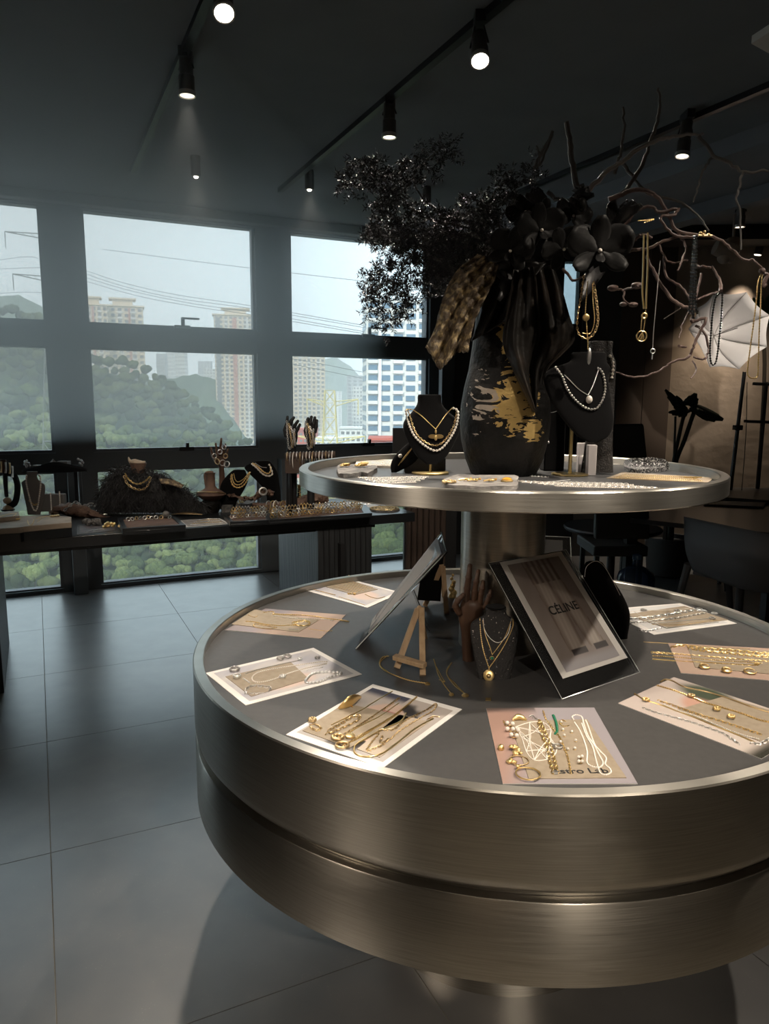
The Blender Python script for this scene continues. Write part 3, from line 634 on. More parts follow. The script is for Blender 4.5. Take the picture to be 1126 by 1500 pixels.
part('backrest', prism([PY(878, 622, 4.6), PY(943, 621, 4.6), PY(950, 690, 4.6), PY(952, 790, 4.6), PY(872, 790, 4.6)], (0, .06, 0)), 'blackish', t, bev=.01)
part('seat', bx(PY(872, 790, 4.6)[0], PY(952, 790, 4.6)[0], 4.62, 5.05, .50, .57), 'blackish', t, bev=.01)
for i in (0, 1):
    for j in (0, 1): x = PY((880, 945)[i], 790, 4.6)[0]; part('leg', bx(x-.015, x+.015, 4.66+.34*j, 4.69+.34*j, 0, .5), 'black_metal', t)
# white photo umbrella on a stand
UO = [(1008.6, 470), (1022.6, 452), (1045.7, 429), (1093, 428), (1126, 462), (1123, 508), (1082, 541), (1039, 538), (1008.6, 495)]
UO = [(1008, 482), (1022, 451), (1046, 429), (1093, 428), (1127, 462), (1123, 508), (1082, 541), (1039, 538)]
ud = 5.9; ap = PY(1045, 492, ud+.28); cen = PY(1066, 485, ud)
t = thing('photo_umbrella', 'white photographic umbrella open on a black light stand', 'umbrella', np.array([PY(1072, 600, ud)[0], ud, 0]))
rim = [PY(x, y, ud+(.10 if i in (0, 1, 7) else -.06)) for i, (x, y) in enumerate(UO)]
for i in range(8):
    A_, B_ = rim[i], rim[(i+1) % 8]; V = []; n = 8
    for u in range(n+1):
        for v in range(n+1):
            tt = v/n; e_ = A_*(1-tt)+B_*tt; e_ = e_+(cen-e_)*.05*math.sin(math.pi*tt); s = u/n; p = ap+(e_-ap)*s; p = p+np.array([0, .10, 0])*math.sin(math.pi*s)*(.85-.25*math.sin(math.pi*tt)); V.append(p)
    part('panel', (V, [(u*(n+1)+v, u*(n+1)+v+1, (u+1)*(n+1)+v+1, (u+1)*(n+1)+v) for u in range(n) for v in range(n)]), 'white_fabric', t, ang=180, solid=.002)
    part('rib', tube([ap+(A_-ap)*s+np.array([0, .10*math.sin(math.pi*s)*.85-.006, 0]) for s in np.linspace(0, 1, 7)], .0014, 5, sub=1), 'curtain_grey', t)
part('shaft', tube([ap, ap+(cen-ap)*1.6+np.array([0, -.35, 0])*0], .004, 6, sub=1), 'can_metal', t)
tb = PY(1090, 545, ud); 
t = thing('light_stand', 'black light stand carrying the white umbrella', 'stand', np.array([tb[0]-.12, ud, 0]))
bt = np.array([PY(1066, 745, ud)[0], ud, PY(1066, 745, ud)[2]]); ft = tb+(bt-tb)*((tb[2])/(tb[2]-bt[2]))
part('pole', tube([tb, bt, ft], [.014, .018, .018], 8, sub=1), 'black_metal', t)
k_ = tb+(bt-tb)*.4; part('knob', ball(k_+np.array([-.02, -.02, 0]), .022, 10, 8), 'black_metal', t); part('clamp', bx(k_[0]-.03, k_[0]+.03, ud-.03, ud+.03, k_[2]-.02, k_[2]+.02), 'black_metal', t, bev=.005)
for i in range(3): a = i*2.1+.3; part('leg', tube([ft+Z*.35, np.array([ft[0]+.4*math.cos(a), ud+.3*math.sin(a), .012])], .009, 6, sub=1), 'black_metal', t)
part('cable', tube([PY(1094, 560, ud-.03), PY(1092, 640, ud-.03), PY(1085, 730, ud-.03)], .003, 5), 'black_metal', t)
one('security_camera', join(tube([PY(1072, 372, 5.9), np.array([PY(1072, 372, 5.9)[0], 5.9, CEIL])], .012, 8, sub=1), lathe([(.05, 0), (.055, .02), (.055, .1), (.04, .12)], PY(1072, 372, 5.9), 16), ball(PY(1060, 377, 5.85), .05, 14, 10), tube([PY(1047, 362, 5.85), PY(1075, 372, 5.85)], [.055, .075], 14, sub=1)), 'beige_plastic', 'beige security camera hanging above the white umbrella', 'camera')
t = thing('garment_rack', 'black metal frame rack against the concrete wall', 'rack', np.array([PY(1115, 640, 6.0)[0], 6.0, 0]))
for (x0, x1) in ((1122, 1107), (1190, 1178)):
    a = PY(x0, 560 if x0 < 1150 else 540, 6.0); b_ = PY(x1, 740, 6.0); part('post', tube([a, a+(b_-a)*(a[2]/(a[2]-b_[2]))], .016, 6, sub=1), 'black_metal', t)
for y_ in (562, 617, 723): part('bar', tube([PY(1103 if y_ < 600 else 1090, y_, 6.0), PY(1190, y_+4, 6.0)], .014, 6, sub=1), 'black_metal', t)
# potted plant
t = thing('potted_banana_plant', 'dark banana plant standing before the concrete wall', 'plant', np.array([PY(990, 680, 6.2)[0], 6.2, 0]))
pb = np.array([PY(986, 690, 6.2)[0], 6.2, 0])
part('pot', lathe([(.13, 0), (.17, .02), (.2, .34), (.18, .34), (.17, .30)], pb, 28), 'grey_panel', t)
for pts, r_ in (([(985, 690), (994, 640), (1002, 608), (1012, 600)], .016), ([(987, 690), (1002, 645), (1017, 602), (1022, 598)], .018), ([(986, 690), (988, 640), (989, 610)], .010)):
    q = [PY(x, y, 6.2) for x, y in pts]; part('stem', tube([pb+Z*.3]+q, r_, 7, sub=4), 'leaf_green', t)
def leafg(A_, B_, w_, droop=.02, n=10):
    A_ = np.asarray(A_); B_ = np.asarray(B_); d = B_-A_; L = np.linalg.norm(d); d /= L; s = np.cross(d, [0, 1, 0]); s /= np.linalg.norm(s)+1e-9; V = []
    for i in range(n+1):
        u = i/n; wd = w_*math.sin(math.pi*min(1, u*.94+.03))**.6; c = A_+d*L*u-Z*droop*math.sin(math.pi*u)*-1
        for j in (-1, -.5, 0, .5, 1): V.append(c+s*wd*j+np.array([0, .25*wd*abs(j), 0])+d*(-.02*abs(j) if i % 2 else 0))
    return V, [(i*5+j, i*5+j+1, (i+1)*5+j+1, (i+1)*5+j) for i in range(n) for j in range(4)]
for a, b_, w_ in (((1006, 600), (974, 571), .035), ((1008, 594), (1019, 576), .06), ((1014, 593), (1059, 615), .05), ((1004, 598), (979, 604), .028), ((1002, 597), (990, 608), .034), ((1006, 598), (1000, 608), .026), ((1012, 595), (1030, 603), .03), ((1004, 594), (990, 580), .03), ((1000, 596), (984, 592), .025)):
    part('leaf', leafg(PY(*a, 6.18), PY(*b_, 6.12), w_, -.02), 'leaf_green', t, solid=.002, ang=80)
t = thing('tall_plant', 'bright green palm leaves peeping out behind the umbrella', 'plant', np.array([PY(1120, 500, 6.35)[0], 6.35, 0]))
part('pot', lathe([(.13, 0), (.16, .02), (.18, .3), (.16, .3)], PY(1121, 600, 6.35)*np.array([1, 1, 0]), 24), 'grey_panel', t)
part('stem', tube([PY(1121, 600, 6.35)*np.array([1, 1, 0])+Z*.25, PY(1119, 560, 6.35), PY(1116, 480, 6.35)], .016, 7), 'bark', t)
for i, (x, y) in enumerate(((1103, 436), (1112, 428), (1128, 430), (1140, 450), (1102, 456), (1136, 478), (1108, 470))): part('leaf', leafg(PY(1117, 470, 6.35), PY(x, y, 6.30), .03), 'leaf_bright', t, solid=.002, ang=80)
# fluted pedestal + black monitor beyond the upper tray
p0 = np.array([PY(592, 800, 5.0)[0], 5.0, 0]); p1 = np.array([PY(668, 800, 5.0)[0], 5.0, 0])
t = thing('fluted_pedestal', 'brown fluted pedestal beyond the round table', 'pedestal', (p0+p1)/2+np.array([0, .15, 0]))
part('core', bx(p0[0], p1[0], 5.0, 5.35, 0, 1.02), 'blackish', t)
for i in range(7): x = p0[0]+.012+(p1[0]-p0[0])*i/9; part('flute', tube([(x+.015, 5.0, 0.005), (x+.015, 5.0, 1.015)], .020, 8, sub=1), 'brown_cloth', t)
t = thing('black_monitor', 'flat black monitor seen past the small black bust', 'monitor', np.array([PY(640, 640, 5.1)[0], 5.15, 1.02]))
a = PY(575, 627, 5.1); part('screen', bx(a[0], PY(690, 640, 5.1)[0], 5.1, 5.14, 1.08, a[2]), 'blackish', t, bev=.004); part('foot', bx(a[0]+.1, a[0]+.4, 5.08, 5.25, 1.02, 1.08), 'black_metal', t)

# ================================================================== CEILING SPOTS
def spot(px, py, z, tilt, lens, label, energy=0, target=None, size=.036, ln=.16, cone=60, col=(1, .88, .74), rail=True):
    c = PZ(px, py, z); d = np.asarray(tilt, float); d /= np.linalg.norm(d); top = c-d*ln
    t = thing('track_spotlight', label, 'spotlight', np.array([c[0], c[1], z]))
    a = np.cross(d, [.3, 1, .1]); a /= np.linalg.norm(a); b_ = np.cross(d, a)
    def sec(s, r): return (c+d*s, a*r, b_*r)
    bd = part('body', loft([sec(-ln, size*.82), sec(-ln*.45, size*.82), sec(-ln*.43, size*.95), sec(-.004, size*.95)], 20, sub=1), 'can_metal', t)
    part('rim', loft([sec(-.012, size*1.06), sec(.006, size*1.06), sec(.006, size*.9), sec(-.006, size*.8)], 20, sub=1), 'rim_steel', t)
    part('lens', loft([sec(-.003, size*.84), sec(.0025, size*.80)], 20, sub=1), lens, t)
    tp = np.array([top[0], top[1], CEIL-.02]); part('yoke', join(tube([c-d*ln*.6+a*size, tp+a*size*.3], .004, 5, sub=1), tube([c-d*ln*.6-a*size, tp-a*size*.3], .004, 5, sub=1)), 'black_metal', t)
    part('adaptor', bx(tp[0]-.02, tp[0]+.02, tp[1]-.05, tp[1]+.05, CEIL-.045, CEIL-.004), 'black_metal', t)
    if energy:
        l = bpy.data.lights.new('lamp', 'SPOT'); l.energy = energy; l.color = col; l.spot_size = math.radians(cone); l.spot_blend = .55; l.shadow_soft_size = .03
        o_ = bpy.data.objects.new('lamp', l); C.objects.link(o_); o_.parent = t; o_.location = Vector(c+d*.012)-t.location
        v = Vector(target)-Vector(c); o_.rotation_euler = v.to_track_quat('-Z', 'Y').to_euler()
    return t
TT = (TC[0], TC[1], 1.0)
spot(328, 18, 2.80, (.15, -.55, -1), 'lens', 'bright spotlight at the top of the picture above the left window', 130, (TC[0]-.15, TC[1]+.1, .9), ln=.13)
spot(703, 88, 2.79, (.0, -.55, -1), 'lens', 'bright spotlight hanging over the big vase', 80, (.33, 2.0, 1.3), ln=.13, cone=64)
spot(274, 139, 2.80, (0, 0, -1), 'lens_dim', 'dim can spotlight hanging just left of the light beam', 25, (-1.1, 4.4, .8), ln=.17)
spot(570, 200, 2.80, (0, .0, -1), 'lens_dim', 'small can spotlight left of the vase foliage', 0, None, ln=.17)
spot(999, 228, 2.76, (-.12, -.1, -1), 'lens_dim', 'can spotlight behind the curved bare branch', 30, (1.2, 3.2, .8), ln=.17)
spot(1083, 332, 2.76, (0, 0, -1), 'lens_dim', 'can spotlight above the white umbrella', 0, None, ln=.17)
for px, py, lb in ((287, 259, 'small round downlight above the centre window'), (453, 278, 'small round downlight above the right window bay'), (625, 300, 'small round amber downlight beside the foliage')):
    c = PZ(px, py, 2.86); c[2] = 0
    t = thing('downlight', lb, 'downlight', c+Z*(2.86))
    part('body', lathe([(.026, 0), (.03, .004), (.03, .12)], c+Z*2.86, 18), 'can_metal', t); part('lens', ball(c+Z*2.866, .017, 12, 8), 'lens_small', t)
    l = bpy.data.lights.new('lamp', 'SPOT'); l.energy = 5; l.color = (1, .88, .74); l.spot_size = math.radians(75); l.spot_blend = .7; l.shadow_soft_size = .02
    o_ = bpy.data.objects.new('lamp', l); C.objects.link(o_); o_.parent = t; o_.location = (0, 0, -.02)
    o_.rotation_euler = Vector((.05, -.12, -1)).to_track_quat('-Z', 'Y').to_euler()
# out-of-frame shop lamps, and unseen lamps added to brighten single surfaces
def hid(s, n, e_, tgt, cone, lb, col=(1, .87, .72)):
    c = SN(s, n, 2.8); d = np.array(tgt)-c; d /= np.linalg.norm(d)
    t = thing('track_spotlight', lb, 'spotlight', c)
    a = np.cross(d, [.3, 1, .1]); a /= np.linalg.norm(a); b_ = np.cross(d, a)
    part('body', loft([(c-d*.14, a*.03, b_*.03), (c-d*.004, a*.034, b_*.034)], 16, sub=1), 'can_metal', t)
    part('lens', loft([(c-d*.003, a*.03, b_*.03), (c+d*.0025, a*.028, b_*.028)], 16, sub=1), 'lens_dim', t)
    part('stem', tube([c-d*.1, np.array([c[0], c[1], CEIL])], .006, 6, sub=1), 'black_metal', t)
    l = bpy.data.lights.new('lamp', 'SPOT'); l.energy = e_; l.color = col; l.spot_size = math.radians(cone); l.spot_blend = .9; l.shadow_soft_size = .03
    o_ = bpy.data.objects.new('lamp', l); C.objects.link(o_); o_.parent = t; o_.location = Vector(c+d*.012)-t.location; o_.rotation_euler = Vector(d).to_track_quat('-Z', 'Y').to_euler()
hid(1.64, .55, 125, (.5, 1.55, .85), 66, 'track spotlight out of frame in front of the round table')
hid(.66, .75, 75, (0., 1.6, .85), 52, 'track spotlight out of frame over the left front of the round table')
hid(3.0, .9, 100, (.95, 1.9, .9), 50, 'track spotlight out of frame over the right side of the round table')
hid(.3, 1.7, 110, (-.95, 4.35, .8), 46, 'added unseen lamp brightening the left of the window desk')  # added fill for the desk, set outside the haze wedge
hid(1.75, 1.9, 90, (.1, 4.9, .8), 40, 'added unseen lamp brightening the right of the window desk')  # second added fill for the desk
hid(.3, -2.3, 240, (-.02, 1.62, .0), 30, 'added unseen lamp brightening the floor under the drum')  # added low-angle lamp to warm the floor below the drum
hid(-2.4, .9, 150, (-.3, 1.1, .5), 60, 'added unseen lamp making the highlight on the left of the drum')  # added lamp for the bright stripe on the drum side
hid(-2.4, 1.4, 25, (-.8, 1.6, 0.), 80, 'added unseen lamp brightening the open floor at the left')  # added weak fill for the left floor
hid(4.3, 2.6, 120, (2.85, 5.9, 2.05), 24, 'added unseen lamp brightening the white umbrella')  # added lamp so the umbrella does not render dark
for q in (-2.2, .4, 3.0): hid(q, -2.0, 150 if q < 0 else 22, SN(q, -3.0, 1.2), 90, ['added unseen lamp washing the left of the rear wall', 'added unseen lamp washing the middle of the rear wall', 'added unseen lamp washing the right of the rear wall'][int((q+2.2)/2.5)])  # added washers so the rear wall shows as a broad steel reflection
hid(5.9, 4.65, 110, (3.05, 6.9, 1.1), 62, 'wall washing spotlight in front of the concrete wall')
c = np.array([3.05, 6.63, 2.8])
t = thing('wall_washer', 'downlight grazing the concrete wall over the umbrella', 'downlight', c)
part('body', lathe([(.03, 0), (.03, .1)], c, 16), 'can_metal', t); part('lens', lathe([(.001, -.002), (.026, -.002), (.026, 0)], c, 16), 'lens_dim', t)
l = bpy.data.lights.new('lamp', 'SPOT'); l.energy = 30; l.color = (1, .78, .55); l.spot_size = math.radians(70); l.spot_blend = .7; l.shadow_soft_size = .03
o_ = bpy.data.objects.new('lamp', l); C.objects.link(o_); o_.parent = t; o_.location = (0, 0, -.02); o_.rotation_euler = Vector((0, .12, -1)).to_track_quat('-Z', 'Y').to_euler()
for s, n0, n1, lb in ((.665, 1.8, 5.2, 'thin black lighting track above the left spotlights'), (1.655, 1.8, 5.2, 'thin black lighting track above the vase spotlights'), (3.19, 1.6, 5.2, 'thin black lighting track at the right of the ceiling')):
    one('lighting_track', bsn(s-.018, s+.018, n0, n1, CEIL-.03, CEIL-.001), 'black_metal', lb, 'light track')
one('ceiling_panel', prism([PZ(1100, 64, 2.95), PZ(1140, 86, 2.95), PZ(1160, 66, 2.95), PZ(1128, 46, 2.95)], (0, 0, .03)), 'white_paint', 'small white square panel in the dark ceiling', 'ceiling panel')

# ================================================================== JEWELLERY HELPERS
def J(tree, pts, r, kind, m, label, name='necklace', cat=None, group=None, ext=(), lift=None, closed=False):
    """a chain lying on (or worn by) a surface; ext = [(part, geo, material)]"""
    P = lay(tree, pts, r if lift is None else lift) if tree is not None else pts
    g = strand(P, r, kind, closed); cat = cat or {'earring': 'earrings'}.get(name, name.split('_')[-1])
    if not ext: return one(name, g, m, label, cat, group)
    v = g[0]; t = thing(name, label, cat, np.array([v[:, 0].mean(), v[:, 1].mean(), v[:, 2].min()]), group)
    part('chain', g, m, t)
    for nm, ge, mm in ext: part(nm, ge, mm, t)
    return t
def at(tree, p, off=0.): return lay(tree, [p], off)[0]
def hoop(tree, p, R, r, m, label, name='ring', cat='ring', up=0, group=None, ax=(0, 0, 1)):
    c = at(tree, p, 0)+Z*(R if up else r)
    return one(name, ringg(c, R, r, (.5, -1, .15) if up else ax), m, label, cat, group)
def coin(c, R, m_, face=(0, -1, 0), th=.0015):
    f = np.asarray(face, float); f /= np.linalg.norm(f); a = np.cross(f, [0, 0, 1.]) if abs(f[2]) < .9 else np.array([1., 0, 0]); a /= np.linalg.norm(a); b_ = np.cross(f, a)
    c = np.asarray(c)
    return loft([(c-f*th, a*R, b_*R), (c+f*th, a*R, b_*R), (c+f*th*1.6, a*R*.8, b_*R*.8)], 20, sub=1)
def floorring(c, R, tube_r): return lathe([(R+tube_r*math.cos(a), tube_r+tube_r*math.sin(a)) for a in np.linspace(-math.pi/2, math.pi*1.5, 9)], c, 24, cap=False)
def rect(tree, c, z=None): return lay(tree, c, 0)

# ================================================================== THINGS ON THE UPPER TRAY
# ---- vase (material: black with a gold brushed figure)
nt = M['vase_black'].node_tree; p_ = nt.nodes['Principled BSDF']; src = p_.inputs['Base Color'].links[0].from_socket
VC = PY(737, 690, 2.02); VC[2] = ZU; VS = 2.02/F
tcn = nt.nodes.new('ShaderNodeTexCoord')
def mnode(op, a, b_=None, v=None):
    n = nt.nodes.new('ShaderNodeMath'); n.operation = op
    for i, q in enumerate((a, b_)):
        if q is None: continue
        if isinstance(q, (int, float)): n.inputs[i].default_value = q
        else: nt.links.new(q, n.inputs[i])
    return n.outputs[0]
sxx = nt.nodes.new('ShaderNodeSeparateXYZ'); nt.links.new(tcn.outputs['Object'], sxx.inputs[0])
wv = nt.nodes.new('ShaderNodeTexNoise'); wv.inputs['Scale'].default_value = 14; wv.inputs['Detail'].default_value = 6; wv.inputs['Distortion'].default_value = 2.2
mp = nt.nodes.new('ShaderNodeMapping'); mp.inputs['Scale'].default_value = (1, 1, 2.4); nt.links.new(tcn.outputs['Object'], mp.inputs[0]); nt.links.new(mp.outputs[0], wv.inputs['Vector'])
def blob(cx, cz, rx, rz):
    dx = mnode('DIVIDE', mnode('SUBTRACT', sxx.outputs['X'], cx), rx); dz = mnode('DIVIDE', mnode('SUBTRACT', sxx.outputs['Z'], cz), rz)
    return mnode('SUBTRACT', 1.0, mnode('ADD', mnode('MULTIPLY', dx, dx), mnode('MULTIPLY', dz, dz)))
g = mnode('MAXIMUM', blob(.005, .205, .062, .085), mnode('MAXIMUM', blob(.0, .43, .04, .15), blob(.058, .125, .03, .035)))
front = mnode('LESS_THAN', sxx.outputs['Y'], .0)
fac = mnode('MULTIPLY', mnode('GREATER_THAN', mnode('ADD', mnode('MULTIPLY', g, .5), mnode('MULTIPLY', mnode('SUBTRACT', wv.outputs['Fac'], .5), 3.2)), .14), mnode('MULTIPLY', mnode('GREATER_THAN', g, -.35), front))
mx = nt.nodes.new('ShaderNodeMixRGB'); nt.links.new(fac, mx.inputs[0]); nt.links.new(src, mx.inputs[1]); mx.inputs[2].default_value = (.60, .42, .16, 1); 
g2 = mnode('MULTIPLY', mnode('GREATER_THAN', mnode('ADD', mnode('MULTIPLY', blob(-.07, .20, .06, .10), .4), mnode('MULTIPLY', mnode('SUBTRACT', wv.outputs['Fac'], .5), 2.6)), .50), mnode('GREATER_THAN', blob(-.07, .2, .07, .12), 0))
mx2 = nt.nodes.new('ShaderNodeMixRGB'); nt.links.new(g2, mx2.inputs[0]); nt.links.new(mx.outputs[0], mx2.inputs[1]); mx2.inputs[2].default_value = (.42, .36, .30, 1)
nt.links.new(mx2.outputs[0], p_.inputs['Base Color']); nt.links.new(mnode('MULTIPLY', fac, .55), p_.inputs['Metallic'])
fl = thing('vase_arrangement', 'tall black vase with gold brush strokes holding black foliage, orchids and twisted vines', 'vase', VC)
prof = [(46, 0), (48, 2), (56, 22), (63, 50), (65, 75), (64, 100), (60, 125), (54, 150), (50, 180), (46, 215), (44, 250), (47, 285), (50, 300)]
VZ = part('vase', lathe([(r_*VS, z_*VS) for r_, z_ in prof]+[(44*VS, 296*VS), (40*VS, 240*VS)], VC, 64), 'vase_black', fl, ang=70)
# ---- gold fabric drape and black cloth drape
def wav(k_, a_, k2=1.3): return lambda u, v: (0, a_*math.sin(u*k_+v*3)*(.4+.6*v)+a_*.4*math.sin(u*k_*2.1+v*k2*4), 0)
dp = 1.90
part('gold_fabric', sheet([PY(x, y, dp) for x, y in ((700, 372), (668, 398), (649, 437), (637, 482), (623, 509))], [PY(x, y, dp-.02) for x, y in ((730, 388), (724, 410), (706, 445), (692, 478), (684, 517))], 34, 40, lambda u, v: (0, .016*math.sin(u*15+v*3)*(.4+.6*v)+.005*math.sin(u*37+v*31)+.004*math.sin(v*47-u*9), -(v**5)*max(0, 1-abs(u-.36)/(.36 if u < .36 else .40))*.052+.002*math.sin(u*60)*v**8)), 'drape_gold', fl, solid=.003, ang=180, label='crinkled brown and gold fabric')
part('black_drape', sheet([PY(x, y, dp-.05) for x, y in ((752, 395), (748, 430), (739, 498), (752, 535), (765, 565), (776, 590), (781, 603))], [PY(x, y, dp+.05) for x, y in ((812, 390), (824, 420), (836, 460), (844, 495), (825, 518), (800, 545), (783, 603))], 30, 30, wav(13, .028, .7)), 'drape_black', fl, solid=.003, ang=180, label='soft black cloth with a brown sheen painted in')
part('black_drape', sheet([PY(x, y, dp+.03) for x, y in ((694, 372), (700, 420), (704, 455), (690, 500))], [PY(x, y, dp) for x, y in ((800, 385), (770, 420), (757, 450), (742, 470))], 20, 20, wav(10, .02)), 'drape_black', fl, solid=.003, ang=180)
# ---- branches
def br(pts, r0, r1, m='branch_black', y0=2.0, y1=2.0, n=7, nm='branch', wig=.004, k_=5):
    P = [PY(x, y, y0+(y1-y0)*i/(len(pts)-1)) for i, (x, y) in enumerate(pts)]
    P = smooth(P, k_); P[1:-1] += np.array([[rnd.gauss(0, wig*.35) for _ in range(3)] for _ in P[1:-1]])
    return part(nm, tube(P, [r0, r1], n, raw=True), m, fl)
K7 = crop(780, 120, 3.2543)
br(K7(235, 545, 215, 520, 190, 400, 175, 290, 160, 190), .0085, .0065)
br(K7(235, 545, 330, 450, 430, 375, 555, 295, 640, 268, 715, 254, 815, 244), .0075, .0035, 'branch_lit', y1=1.9)
br(K7(790, 260, 860, 345, 960, 400, 1000, 430, 1120, 422, 1200, 415), .005, .0025, y0=1.9, y1=1.85)
br(K7(865, 355, 815, 410, 790, 490, 765, 575), .0035, .0018, y0=1.9, y1=1.9)
br(K7(1000, 430, 985, 500, 975, 560, 990, 640, 992, 800), .0035, .002, y0=1.87, y1=1.87)
br(K7(390, 440, 415, 350, 435, 250, 430, 120), .0045, .0028)
br(K7(370, 570, 450, 505, 520, 395, 560, 285, 600, 170, 605, 90, 598, 30), .006, .003, y0=1.98, y1=1.95)
br(K7(430, 390, 500, 480, 560, 535, 710, 575, 800, 650, 840, 710), .005, .0022, y1=1.9)
br(K7(0, 420, 40, 340, 95, 235), .004, .004, y0=2.05, y1=2.05); br(K7(40, 345, 15, 320), .003, .002, y0=2.05, y1=2.05)
K6 = crop(480, 180, 2.681)
br(K6(970, 320, 900, 300, 862, 270), .004, .006); br(K6(800, 360, 790, 300, 800, 250), .003, .002); br(K6(820, 190, 830, 140, 818, 90), .003, .002); br(K6(830, 170, 880, 45), .0028, .0045)
for pts, r0, r1 in ((K6(500, 380, 430, 350, 355, 270, 340, 200, 430, 110), .004, .0015), (K6(600, 420, 400, 380, 300, 310, 180, 200, 60, 240), .004, .0012), (K6(620, 450, 500, 430, 380, 430, 300, 330, 170, 160), .0035, .0012), (K6(560, 450, 420, 440, 330, 520, 280, 600, 210, 740), .004, .0012), (K6(460, 440, 380, 480, 240, 440, 160, 470), .003, .001), (K6(700, 440, 660, 380, 640, 300, 720, 210), .0035, .0012), (K6(620, 480, 560, 400, 500, 330), .003, .0012), (K6(660, 470, 600, 440, 540, 330), .003, .0012)): br(pts, r0, r1)
# twisted vines
KV = crop(940, 330, 6.054); KW = crop(780, 120, 3.2543); KX = crop(820, 360, 3.6797)
for pts, r0, r1 in ((KW(360, 560, 470, 520, 560, 525, 610, 570, 650, 640, 690, 710, 800, 730, 880, 745, 940, 790, 1000, 845, 1050, 850, 1090, 885), .007, .003), (KW(400, 700, 460, 660, 500, 610, 560, 595, 610, 620, 690, 605, 670, 635, 610, 645, 640, 700, 700, 740, 790, 735), .005, .004),
                    (KW(410, 715, 440, 750, 480, 755, 520, 730, 570, 745), .0045, .004), (KW(400, 850, 440, 815, 500, 800, 560, 790, 620, 760, 700, 740, 770, 745), .0045, .0045), (KW(540, 830, 570, 890, 620, 975, 680, 1050, 750, 1080), .0055, .005),
                    (KW(625, 830, 640, 930, 710, 980, 760, 1050), .0035, .0035), (KW(600, 770, 640, 850, 690, 860, 740, 850), .003, .002), (KW(760, 860, 800, 880, 850, 885), .004, .003), (KW(690, 720, 730, 790, 690, 900), .0035, .0025),
                    (KX(690, 320, 720, 350, 710, 410, 785, 390, 745, 480, 715, 550, 690, 600, 600, 630, 520, 680, 400, 708, 300, 682), .0055, .0025), (KX(730, 430, 770, 460, 800, 540, 790, 600, 760, 610, 720, 600), .004, .003), (KX(715, 620, 735, 670, 705, 715), .003, .0018),
                    (KX(870, 245, 800, 265, 740, 290), .004, .003), (KX(820, 110, 860, 190, 868, 245), .003, .006), (KX(700, 350, 660, 420, 640, 500), .0022, .0014), (KX(560, 395, 650, 335), .0016, .0016), (KX(680, 545, 640, 540), .003, .004), (KX(760, 150, 740, 240, 725, 330), .0035, .003),
                    (KX(15, 125, 70, 185, 120, 170), .005, .003), (KX(270, 230, 340, 240, 350, 295, 400, 320), .0035, .002), (KX(340, 240, 420, 215), .003, .003)):
    br(pts, r0*.85, r1*.85, 'vine', 1.93, 1.88, 8, 'vine', .003)
for x, y, r_ in ((1090, 630, .010), (1115, 650, .008)): pass
for x, y, a_ in ((285, 228, .011), (415, 215, .012), (395, 318, .009), (342, 315, .008)): c = PY(*KX(x, y)[0], 1.9); part('bud', ball(c, a_, 12, 8, (1.3, 1, .7)), 'vine', fl, ang=180)
# ---- fine needle foliage: thousands of tiny leaflets
def needles(blobs, dens, ln, wd, y0=2.0, seed=1):
    r = np.random.RandomState(seed); V = []; Fc = []
    for x, y, rx, ry, q in blobs:
        n = int(dens*rx*ry/100*q)
        ns = max(3, n//26)
        for s in range(ns):
            a = r.uniform(0, 6.283); k_ = math.sqrt(r.rand()); cx, cy_ = x+rx*k_*math.cos(a), y+ry*k_*math.sin(a); c = PY(cx, cy_, y0+r.uniform(-.09, .09))
            d = r.normal(size=3); d[2] += .3*(1 if cy_ < y else -1); d /= np.linalg.norm(d); L = r.uniform(.018, .035)
            for j in range(26):
                b0 = c+d*L*j/26; e_ = r.normal(size=3); e_ -= d*(e_@d)*.6; e_ = e_/np.linalg.norm(e_)+d*.5; e_ = e_/np.linalg.norm(e_)*ln*r.uniform(.6, 1.2); w_ = np.cross(e_, r.normal(size=3)); w_ = w_/np.linalg.norm(w_)*wd
                i = len(V); V += [b0, b0+e_*.5+w_, b0+e_, b0+e_*.5-w_]; Fc.append((i, i+1, i+2, i+3))
    return np.array(V), Fc
BL = [(520, 262, 28, 22, 1), (548, 250, 24, 20, 1), (575, 268, 26, 24, .9), (610, 252, 28, 20, .9), (640, 225, 34, 16, .8), (660, 216, 16, 9, .6), (560, 300, 26, 18, .8), (590, 305, 34, 24, 1), (545, 345, 12, 22, 1.2), (575, 345, 34, 26, 1.2), (600, 385, 30, 34, 1.3), (562, 410, 28, 30, 1.3), (545, 440, 13, 22, 1.1), (582, 450, 22, 24, 1.2), (556, 465, 10, 16, 1), (600, 440, 14, 22, .9), (625, 410, 14, 24, .9), (618, 360, 30, 28, 1), (640, 330, 34, 22, .9), (655, 375, 32, 30, 1.4), (660, 410, 26, 30, 1.3), (684, 340, 34, 30, 1.2), (700, 310, 40, 24, 1.), (735, 290, 26, 30, .8), (745, 262, 26, 16, .8), (778, 248, 16, 18, .7), (720, 350, 40, 30, 1.), (680, 380, 36, 24, 1.1), (560, 490, 7, 10, .5)]
part('foliage', needles(BL, 210, .013, .0014), 'leaf_black', fl, label='fine black needle foliage', stuff=True, ang=180)
